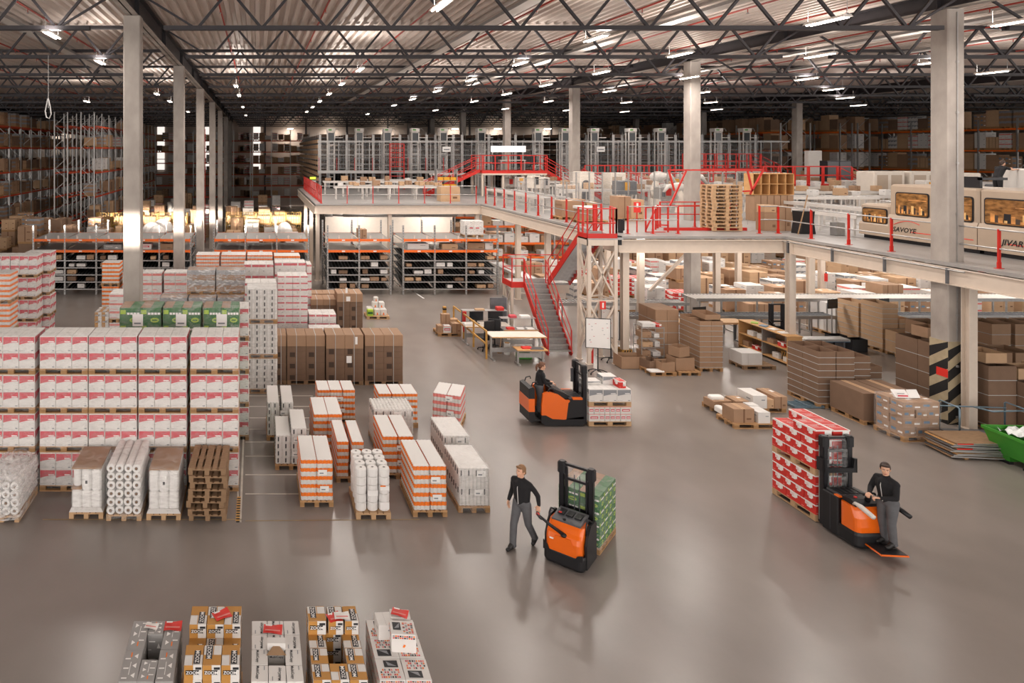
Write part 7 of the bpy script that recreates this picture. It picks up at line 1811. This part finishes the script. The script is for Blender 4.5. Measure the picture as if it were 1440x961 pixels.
# ================================================================ flow racks with orange beams
def flow_rack(label,x0,nb,y=38.4,bw=1.77,dep=3.0,group='flow racks'):
    r=thing('flow_rack',label,'rack',(x0,y,0)); W=nb*bw
    up=MB(); up.box(-.045,-.04,.01,.045,.05,3.9,'galv'); 
    for k in range(24): up.box(-.02,-.043,.15+k*.155,.02,-.039,.2+k*.155,'galv_dark')
    um=up.mesh('upright')
    for i in range(nb+1):
        for d in (0,dep): put('upright',um,r,(i*bw,d,0))
        b=MB()
        for z in (.3,1.2,2.1,3.0): b.bar((i*bw,.05,z),(i*bw,dep,z+.0),.03,.03,'galv')
        b.bar((i*bw,.05,.3),(i*bw,dep,1.2),.03,.03,'galv'); b.bar((i*bw,dep,1.2),(i*bw,.05,2.1),.03,.03,'galv'); b.build('frame_brace',r)
    for i in range(nb):
        for (z,d,m) in ((3.0,-.05,'orange_beam'),(2.38,-.05,'orange_beam'),(3.0,dep+.03,'orange_beam'),(2.38,dep+.03,'orange_beam')):
            b=MB(); b.box(i*bw+.04,d,z,(i+1)*bw-.04,d+.05,z+.13,m); b.box(i*bw+.03,d-.01,z-.03,i*bw+.08,d+.06,z+.16,m); b.box((i+1)*bw-.08,d-.01,z-.03,(i+1)*bw-.03,d+.06,z+.16,m); b.rect((i*bw,d,z),(1,0,0),(0,0,1),bw*.45,.03,bw*.55,.1,'label_white',.004) if d<0 else None; b.build('beam',r)
        b=MB(); b.box(i*bw+.05,.05,3.1,(i+1)*bw-.05,dep,3.13,'galv'); b.box(i*bw+.05,.05,2.48,(i+1)*bw-.05,dep,2.51,'galv')
        for q in (.35,.75): b.box(i*bw+bw*q,.1,3.13,i*bw+bw*q+.08,.16,3.3,'white_paint')
        b.build('deck',r)
        for z in (.28,.68,1.08,1.48,1.88):
            b=MB(); b.box(i*bw+.045,-.03,z,(i+1)*bw-.045,.0,z+.06,'galv'); b.box(i*bw+.045,dep-.03,z+.3,(i+1)*bw-.045,dep,z+.36,'galv')
            for q in range(9): xx=i*bw+.12+q*(bw-.24)/8; b.bar((xx,0,z+.03),(xx,dep,z+.33),.03,.03,'galv_dark')
            b.hex8([(i*bw+.06,.02,z-.0),(i*bw+bw-.06,.02,z-.0),(i*bw+bw-.06,dep,z+.3),(i*bw+.06,dep,z+.3),(i*bw+.06,.02,z+.012),(i*bw+bw-.06,.02,z+.012),(i*bw+bw-.06,dep,z+.312),(i*bw+.06,dep,z+.312)],'added_dark_sheet')  # dark sheet added under the tracks so the gaps look shaded
            b.build('flow_shelf',r)
    return r
flow_rack('grey flow rack with orange beams behind the pale stacks and first concrete columns',-12.6,5)
flow_rack('short grey flow rack with orange beams between the second and third concrete columns',-2.45,3)
flow_rack('two-bay grey flow rack with orange beams under the mezzanine corner',3.95,2)
flow_rack('three-bay grey flow rack with orange beams under the mezzanine, by the office corner',8.2,3)
k=0
for (x0,nb) in ((-12.6,5),(-2.45,3),(3.95,2),(8.2,3)):
    for i in range(nb):
        for z in (.28,.68,1.08,1.48,1.88):
            for q in range(3):
                if R.random()<.36:
                    w=R.choice((.3,.4,.5)); st=R.choice(('brown','brown','light','white','dark','white')); 
                    if st=='red_all' or R.random()<.04: st='red_all'
                    o=carton_at('small carton lying in a lane of the grey flow racks',x0+i*1.77+.35+q*.53,38.4+.25,z+.085,w,.4,R.uniform(.14,.26),st,0,'cartons in the flow racks'); 
for i,(x,z,st,w,h) in enumerate(((9.1,2.52,'white',1.2,.32),(10.9,2.52,'light',.9,.3),(12.4,2.52,'brown',1.0,.35),(13.1,2.52,'white',.5,.35),(5.95,3.14,'brown',.5,.5),(-8.2,2.52,'grey_print',1.0,.26),(-6.5,2.52,'white_red_txt',1.0,.3),(-5.2,2.52,'brown',.8,.3))):
    carton_at('goods resting on an orange-beam level of the flow racks, %s counted from the mezzanine side'%ORD[i],x,39.0,z,w,.7,h,st,0)
r=load('wrapped_pallet_load','white wrapped pallet with two red marks on top of the flow rack','pallet load',12.4,39.5,3.14,0,1.1,.8,3,'white',None,nx=2,ny=2,rh=.26,label_card=None)
b=MB(); b.rect((12.0,39.08,3.14),(1,0,0),(0,0,1),.15,.5,.35,.56,'print_red',0); b.rect((12.0,39.08,3.14),(1,0,0),(0,0,1),.5,.5,.7,.56,'print_red',0); tag(b.build('red_label'),'pair of small red labels on the white wrapped pallet atop the flow rack','label')
# duct
b=MB(); b.tube([(4.8,44.6,3.95),(5.6,44.6,3.95)],[.12,.17],'galv',14); b.tube([(5.6,44.6,3.95),(12.6,44.6,3.95),(12.95,44.7,3.97),(13.1,44.9,4.05),(13.15,45.0,4.4)],.19,'galv',14)
for x in (7.0,9.6,10.6): b.tube([(x-.03,44.6,3.95),(x+.03,44.6,3.95)],.205,'galv',14)
b.box(4.4,44.4,3.8,4.9,44.8,4.1,'galv'); tag(b.build('ventilation_duct',None,True),'round silver ventilation duct under the mezzanine before the cream wall','duct')
# ================================================================ pallet racks
def rack_proto(levels,bays,bw,lh,zmax,beam='rust_beam',dep=1.1,first=None):
    """one run of racking along local +x, face towards -y"""
    up=MB(); up.box(-.05,-.04,0,.05,.05,zmax,'galv'); up.box(-.05,dep-.05,0,.05,dep+.04,zmax,'galv'); um=up.mesh('upright')
    br=MB(); z=.3
    while z<zmax-1: br.bar((0,.05,z),(0,dep-.05,z+.9),.03,.03,'galv'); br.bar((0,dep-.05,z+.9),(0,.05,z+1.8),.03,.03,'galv'); z+=1.8
    bm=MB(); bm.box(.05,-.03,0,bw-.05,.02,.13,beam); bm.box(.05,dep-.02,0,bw-.05,dep+.03,.13,beam); bmm=bm.mesh('beam')
    return um,br.mesh('frame_brace'),bmm
def rack(label,x,y,rz,bays,levels,bw=2.7,zmax=11,protos=None,group=None,name='pallet_rack'):
    r=thing(name,label,'rack',(x,y,0),rz,group); um,br,bm=protos
    for i in range(bays+1): put('upright',um,r,(i*bw,0,0)); put('frame_brace',br,r,(i*bw,0,0))
    for i in range(bays):
        for z in levels: put('beam',bm,r,(i*bw,0,z-.13))
    return r
# load prototypes for the racks and the far fields
LD=[]
def mk_load(name,style,w,d,h,nx,ny,nz,film):
    r=thing(name,'proto','pallet load',(0,0,-50))
    put('pallet',pallet_me(w,d,'wood',True),r); film=False
    me=carton_me(style,w/nx,d/ny,h/nz)
    if nx*ny*nz<=12:
        for i in range(nx):
            for j in range(ny):
                for k in range(nz): put('carton',me,r,(-w/2+w/nx*(i+.5),-d/2+d/ny*(j+.5),PH+k*h/nz))
    else:
        for k in range(nz): put('carton',carton_me(style,w,d,h/nz),r,(0,0,PH+k*h/nz))
    if film: put('stretch_film',wrap_me(w,d,.1,PH+h+.01,'film_thick',seed=nx*7+nz),r)
    return r
SPECS=[('brown',1.0,1.0,1,1,2),('light',.75,1.0,2,1,2),('white',1.1,.9,2,1,3),('dark',.8,.9,1,1,1),('brown',.6,1.0,2,1,1),('pale_red',1.0,.9,2,1,3),('brown_blue',.9,1.0,2,1,3),('tan_dark',1.05,.9,2,1,3),('grey_band',1.0,.9,3,1,3),('white',.6,1.0,1,1,1),('light',1.15,1.0,1,1,3),('red_all',.85,.9,3,1,4)]
WORDS={'brown':'brown carton','light':'light brown carton','white':'white carton','dark':'dark brown carton','pale_red':'white and pink carton','brown_blue':'blue-printed brown carton','tan_dark':'grey-brown wrapped','grey_band':'white grey-banded carton','red_all':'red and white carton'}
for s,h,w,nx,ny,nz in SPECS: LD.append((s,mk_load('pallet_load',s,w,.95,h,nx,ny,nz,s in('tan_dark','white','brown_blue')),h))
ZONE=['the back wall racks']
STUFF={}
def dropstuff(i,x,y,z,rz,sc=(1,1,1)): STUFF.setdefault(ZONE[0],[]).append((i,Matrix.Translation((x,y,z))@Matrix.Rotation(rz,4,'Z')@Matrix.Diagonal((*sc,1))))
def drop(i,x,y,z,rz,lab,grp,sc=None):
    s,r,h=LD[i]; return copytree(r,(x,y,z),rz,lab%WORDS[s],grp,sc)
LV=[1.55+1.6*k for k in range(6)]
P1=rack_proto(0,0,2.7,0,11.0)
# back wall racks facing us
rack('tall rack against the back wall beyond the row of concrete columns, outer run',-17.2,97,0,6,LV,2.7,11,P1)
rack('tall rack against the back wall beside the storage aisles, inner run',-3.4,97,0,4,LV,2.7,11,P1)
for (x0,nb,g) in ((-17.2,6,'outer'),(-3.4,4,'inner')):
    for i in range(nb):
        for z in LV:
            for q in range(3):
                if R.random()<.78: dropstuff(R.choice((0,1,2,3,5,7,9)),x0+i*2.7+.5+q*.85,97.5,z,0,(.82,.9,.95))
# side racks at far left: along y
P2=rack_proto(0,0,2.8,0,11.3)
LV2=[2.2,4.3,6.3,8.4,10.2]
rack('tall silver rack run beyond the flow racks, end frame towards the open floor',-13.5,56.5,PI/2,12,LV2,2.8,11.3,P2)
rack('second tall rack run back to back with the silver one',-15.7,56.5,PI/2,12,LV2,2.8,11.3,P2)
ZONE[0]='the silver rack runs'
for i in range(12):
    for z in LV2:
        for q in range(3):
            if R.random()<(.35 if i<4 else .6): dropstuff(R.choice((0,1,3,5,7,10,2)),-14.05,56.9+i*2.8+.5+q*.9,z,PI/2,(.85,.9,.9))
for j,x in enumerate((-21.2,-26.5,-33.0)):
    ZONE[0]='dark rack run number %s towards the end wall'%ORD[j]
    rack('dark tall rack run near the end wall, %s from the silver racks'%ORD[j],x,[50,58,58][j],PI/2,[16,13,13][j],LV2,2.8,11.3,P2,'dark rack runs near the end wall')
    for i in range([16,13,13][j]):
        for z in LV2+[0]:
            for q in range(3):
                if R.random()<.62 and (j==0 or z>6 or i<4): dropstuff(R.choice((0,3,3,1,7,3)),x-.55,[50,58,58][j]+.45+i*2.8+q*.9,z,PI/2,(.9,.92,1.0))
# right: racks with orange beams
P3=rack_proto(0,0,2.85,0,10.6,'orange_beam')
LV3=[4.7,6.45,8.15,9.85]
rack('tall rack with orange beams high behind the beige machines',59.6,44.0,PI/2,8,LV3,2.85,10.6,P3)
for i in range(8):
    for z in LV3:
        for q in range(3):
            if R.random()<.85: drop(R.choice((0,1,2,3,5,6,7,8,10,0,3)),59.0,44.5+i*2.85+.45+q*.92,z,PI/2,'%s load in the tall orange-beam rack behind the machines','loads in the orange-beam rack',(.95,.9,1.15))
for j,x in enumerate((48.6,50.2,54.0,55.6)):
    ZONE[0]='the %s rack run seen end-on'%ORD[j]
    rack('tall rack run seen end-on beyond the mezzanine, %s from the concrete columns'%ORD[j],x,62.0,PI/2,8,LV3,2.85,10.8,P3)
    for i in range(8):
        for z in LV3:
            for q in range(3):
                if (i<1 or j%2==0) and R.random()<(.9 if i<2 else .5): dropstuff(R.choice((0,1,2,3,10,0)),x-.55,62.4+i*2.85+.45+q*.92,z,PI/2,(.95,.9,1.2))
rack('far rack with orange beams closing the view behind the end-on runs',40.0,88,0,12,LV3+[2.9],2.85,10.8,P3)
ZONE[0]='the far closing rack'
for i in range(12):
    for z in LV3:
        for q in range(3):
            if R.random()<.8: dropstuff(R.choice((0,1,3,2,10)),40.5+i*2.85+q*.92,88.5,z,0,(.95,.9,1.15))
# ================================================================ fields of goods
def field(x0,x1,y0,y1,dx,dy,p,zmax,lab,grp,pal,jit=.12,skip=None):
    y=y0
    while y<y1:
        x=x0
        while x<x1:
            if (skip is None or not skip(x,y)) and R.random()<p:
                z=0; n=0
                while z<zmax-.2 and n<3:
                    i=R.choice(pal); s,r,h=LD[i]
                    if z+h+PH>zmax+.25: break
                    jx,jy=x+R.uniform(-jit,jit)*(1 if n==0 else .3),y+R.uniform(-jit,jit)*(1 if n==0 else .3)
                    if grp: drop(i,jx,jy,z,0,'%s load '+lab,grp)
                    else: dropstuff(i,jx,jy,z,0)
                    z+=h+PH; n+=1
                    if R.random()<.35: break
            x+=dx
        y+=dy
field(-12.5,2.5,44.5,56,1.35,1.9,.8,2.5,'among the goods stored beyond the flow racks','goods beyond the flow racks, closer half',(0,0,1,2,4,6,9,10),skip=lambda x,y:(-5.0<x<-2.7))
ZONE[0]='the floor far beyond the flow racks'
field(-11.0,2.5,58,80,1.45,3.0,.8,3.0,'far back',None,(0,1,2,4,5,10,9),skip=lambda x,y:(-5.0<x<-2.7))
field(-20,-11,46,55,1.5,1.7,.7,3.2,'in the dim bay beneath the dark racks','goods beneath the dark racks',(3,0,6,7,3,1),skip=lambda x,y:(x<-19.5 or (-13>x>-17 and y>54)))
# ochre cages
defm('ochre_mesh','a8843f',rough=.6)
cg=MB(); cg.box(-.6,-.5,0,.6,.5,.08,'ochre_mesh')
for s in (-1,1):
    for t in range(5): cg.box(s*.58-.02,-.5+.25*t-.02,.08,s*.58+.02,-.5+.25*t+.02,1.0,'ochre_mesh')
for t in range(7): cg.box(-.6+.2*t-.02,-.5,.08,-.6+.2*t+.02,-.47,1.0,'ochre_mesh')
for z in (.35,.65,.97): cg.box(-.6,-.5,z,.6,-.47,z+.04,'ochre_mesh'); cg.box(-.6,-.5,z,-.57,.5,z+.04,'ochre_mesh'); cg.box(.57,-.5,z,.6,.5,z+.04,'ochre_mesh')
cg.box(-.5,-.4,.08,.5,.4,.7,'carton_light'); cgm=cg.mesh('ochre_cage')
for i in range(10):
    for k in range(3):
        for (y,x0) in ((60.4,-12.6+.0),(61.0,-2.0)):
            if y==61.0 and i>4: continue
            if y<60.5 and i>5: continue
            tag(put('ochre_cage',cgm,None,(x0+1.25*i,y-4+.0,1.0*k)),'ochre stacking cage in the long wall of cages beyond the flow racks','cage','ochre stacking cages')
for i,(px,py,yy,s) in enumerate(((222,285,52,1.0),(230,300,50,.9),(236,278,54,1.1),(398,300,52,.8))):
    b=MB(); rr=random.Random(i)
    ell(b,(0,0,.85),(.75*s,.6*s,.85),'pack_white',12,8); ell(b,(.3,0,.5),(.5,.5,.5),'pack_white',10,8)
    z=max(0,za(py,yy)-.9); 
    for zz in (0,1.35): b.cbox(-.6,-.5,zz*0,.6,.5,.9,'pack_white',.1)
    o=b.build('white_bundle',None,False,loc=(xa(px,yy),yy-3,1.3 if z>1 else 0)); tag(o,'bulky white plastic bundle on the goods beyond the flow racks, %s from the concrete columns'%ORD[i],'bundle')
    if z>1: tag(put('pallet_crate',carton_me('brown',1.3,1.1,1.3),None,(xa(px,yy),yy-3,0)),'large brown crate under the %s bulky white bundle'%ORD[i],'crate')
# goods under the mezzanine
def sk(x,y):
    for (px,py) in ((22.6,33.6),(26.9,38.2),(30.9,37.4),(25.6,31.6),(36,38),(41,38),(19.5,38),(17.4,31),(20.6,32.4),(20.6,44.4),(20.6,56),(44.6,44.4),(44.6,56)):
        if abs(x-px)<.95 and abs(y-py)<.85: return True
    return False
field(24,46,33.3,44,1.32,1.75,.9,1.5,'among the goods crowded under the mezzanine','goods under the mezzanine, closer rows',(2,2,0,1,9,10,5,8,6,1,2,4),skip=sk)
field(17,24,34.5,46,1.4,2.0,.8,1.7,'in the lit bay behind the second concrete column','goods behind the second concrete column',(2,2,0,11,9,4,8),skip=sk)
ZONE[0]='the floor far back under the mezzanine'
field(16,50,46,57,1.5,2.8,.85,2.5,'far back under the mezzanine',None,(0,1,2,10,4,9),skip=sk)
# pick to light conveyor lines under the mezzanine
conveyor('broad silver conveyor bed under the mezzanine behind the parked stacker',19.6,31.0,0,20,0,1.0,1.5,None,'galv','white_paint')
conveyor('grey roller conveyor line in front of the broad silver bed',15.5,29.9,0,22,0,.7,.95,None,'galv','galv_dark')
conveyor('grey roller conveyor behind the lattice stair tower',13.9,31.8,0,6,0,.7,1.1,None,'galv','galv')
conveyor('white conveyor spur behind the stairs, by the flow racks',14.8,34.5,0,8,PI/2,.7,1.2)
for i,(x,y) in enumerate(((24.6,29.2),(26.9,29.3),(30.2,29.2))):
    r=thing('terminal','grey tilted terminal screen on a stand at the conveyor under the walkway, %s one'%ORD[i],'terminal',(x,y,0),.2)
    b=MB(); b.box(-.25,-.02,1.35,.25,.02,1.75,'screen_dark'); b.build('screen',r); b=MB(); b.tube([(0,.03,0),(0,.03,1.5)],.025,'galv',6); b.cyl(0,.03,0,.03,.2,'galv',10); b.build('stand',r)
# racks under the mezzanine between stairs and flow racks
P4=rack_proto(0,0,2.4,0,3.9,'orange_beam')
rack('low grey rack with orange beams behind the red staircase',14.6,44.6,0,3,[1.2,2.1,3.2],2.4,3.9,P4)
rack('low grey rack with orange beams deeper in behind the staircase',14.6,50.5,0,3,[1.2,2.1,3.2],2.4,3.9,P4)
for (y,g) in ((45.1,'closer'),(51,'further')):
    for i in range(3):
        for z in (0,1.2,2.1,3.2):
            for q in range(3):
                if R.random()<.7: carton_at('carton or sack of goods in the %s low rack behind the staircase'%g,15.0+i*2.4+q*.75,y,z,.65,.8,R.uniform(.3,.62),R.choice(('brown','white','light','white')),0,'goods in the %s low rack'%g)
RK={m.name:k for k,m in K.items()}
def build_stuff(zone,lst):
    b=MB()
    for i,M in lst:
        for c in LD[i][1].children:
            if c.data.materials and c.name.startswith('stretch'): continue
            me=c.data; MM=M@Matrix.Translation(c.location); o=len(b.v)
            b.v.extend([tuple(MM@v.co) for v in me.vertices])
            for p in me.polygons: b.f.append(tuple(o+q for q in p.vertices)); b.m.append(KEY[me.materials[p.material_index].name])
    o=b.build('distant_pallet_loads'); tag(o,'distant pallet loads crowding '+zone,'pallet loads'); o['kind']='stuff'
KEY={m.name:k for k,m in K.items()}
for zn,ls in STUFF.items(): build_stuff(zn,ls)
for s,r,h in LD:
    for c in list(r.children): bpy.data.objects.remove(c)
    bpy.data.objects.remove(r)
# hook hanging at far left
b=MB(); b.tube([(0,0,0),(0,0,1.7)],.008,'galv',5); b.tube([(-.02,0,.3),(-.06,0,.1),(-.1,0,-.1),(-.06,0,-.3),(.03,0,-.34),(.09,0,-.2),(.06,0,.05),(.0,0,.3)],.022,'galv',8); tag(b.build('hanging_cable_loop',None,loc=(xa(68,22),22,za(152,22))),'pale looped cable hanging from the roof joists by the dark racks','cable loop')
b=MB(); b.tube([(0,0,0),(0,0,10)],.03,'sprinkler_red',6); b.tube([(0,0,4),(.7,0,4),(.7,0,2.8)],.03,'sprinkler_red',6); tag(b.build('standpipe',None,loc=(-4.6,60,0)),'thin red vertical standpipe between the distant concrete columns','pipe')
# wall lamps at the back wall
for i,px in enumerate((82,408,466,545,640,700,770)):
    x=xa(px,99); b=MB(); b.box(-.4,-.3,0,.4,.3,.12,'lamp_white'); o=b.build('wall_lamp',None,loc=(x,99,11.2)); tag(o,'bright lamp high on the back wall, %s from the dark racks'%ORD[i],'lamp')
    l=bpy.data.lights.new('wall_lamp_light','AREA'); l.size=.8; l.energy=160; l.color=(1,.88,.78); lo=bpy.data.objects.new('wall_lamp_light',l); col.objects.link(lo); lo.location=(x,98.8,11.15); lo.rotation_euler=(math.radians(20),0,0)
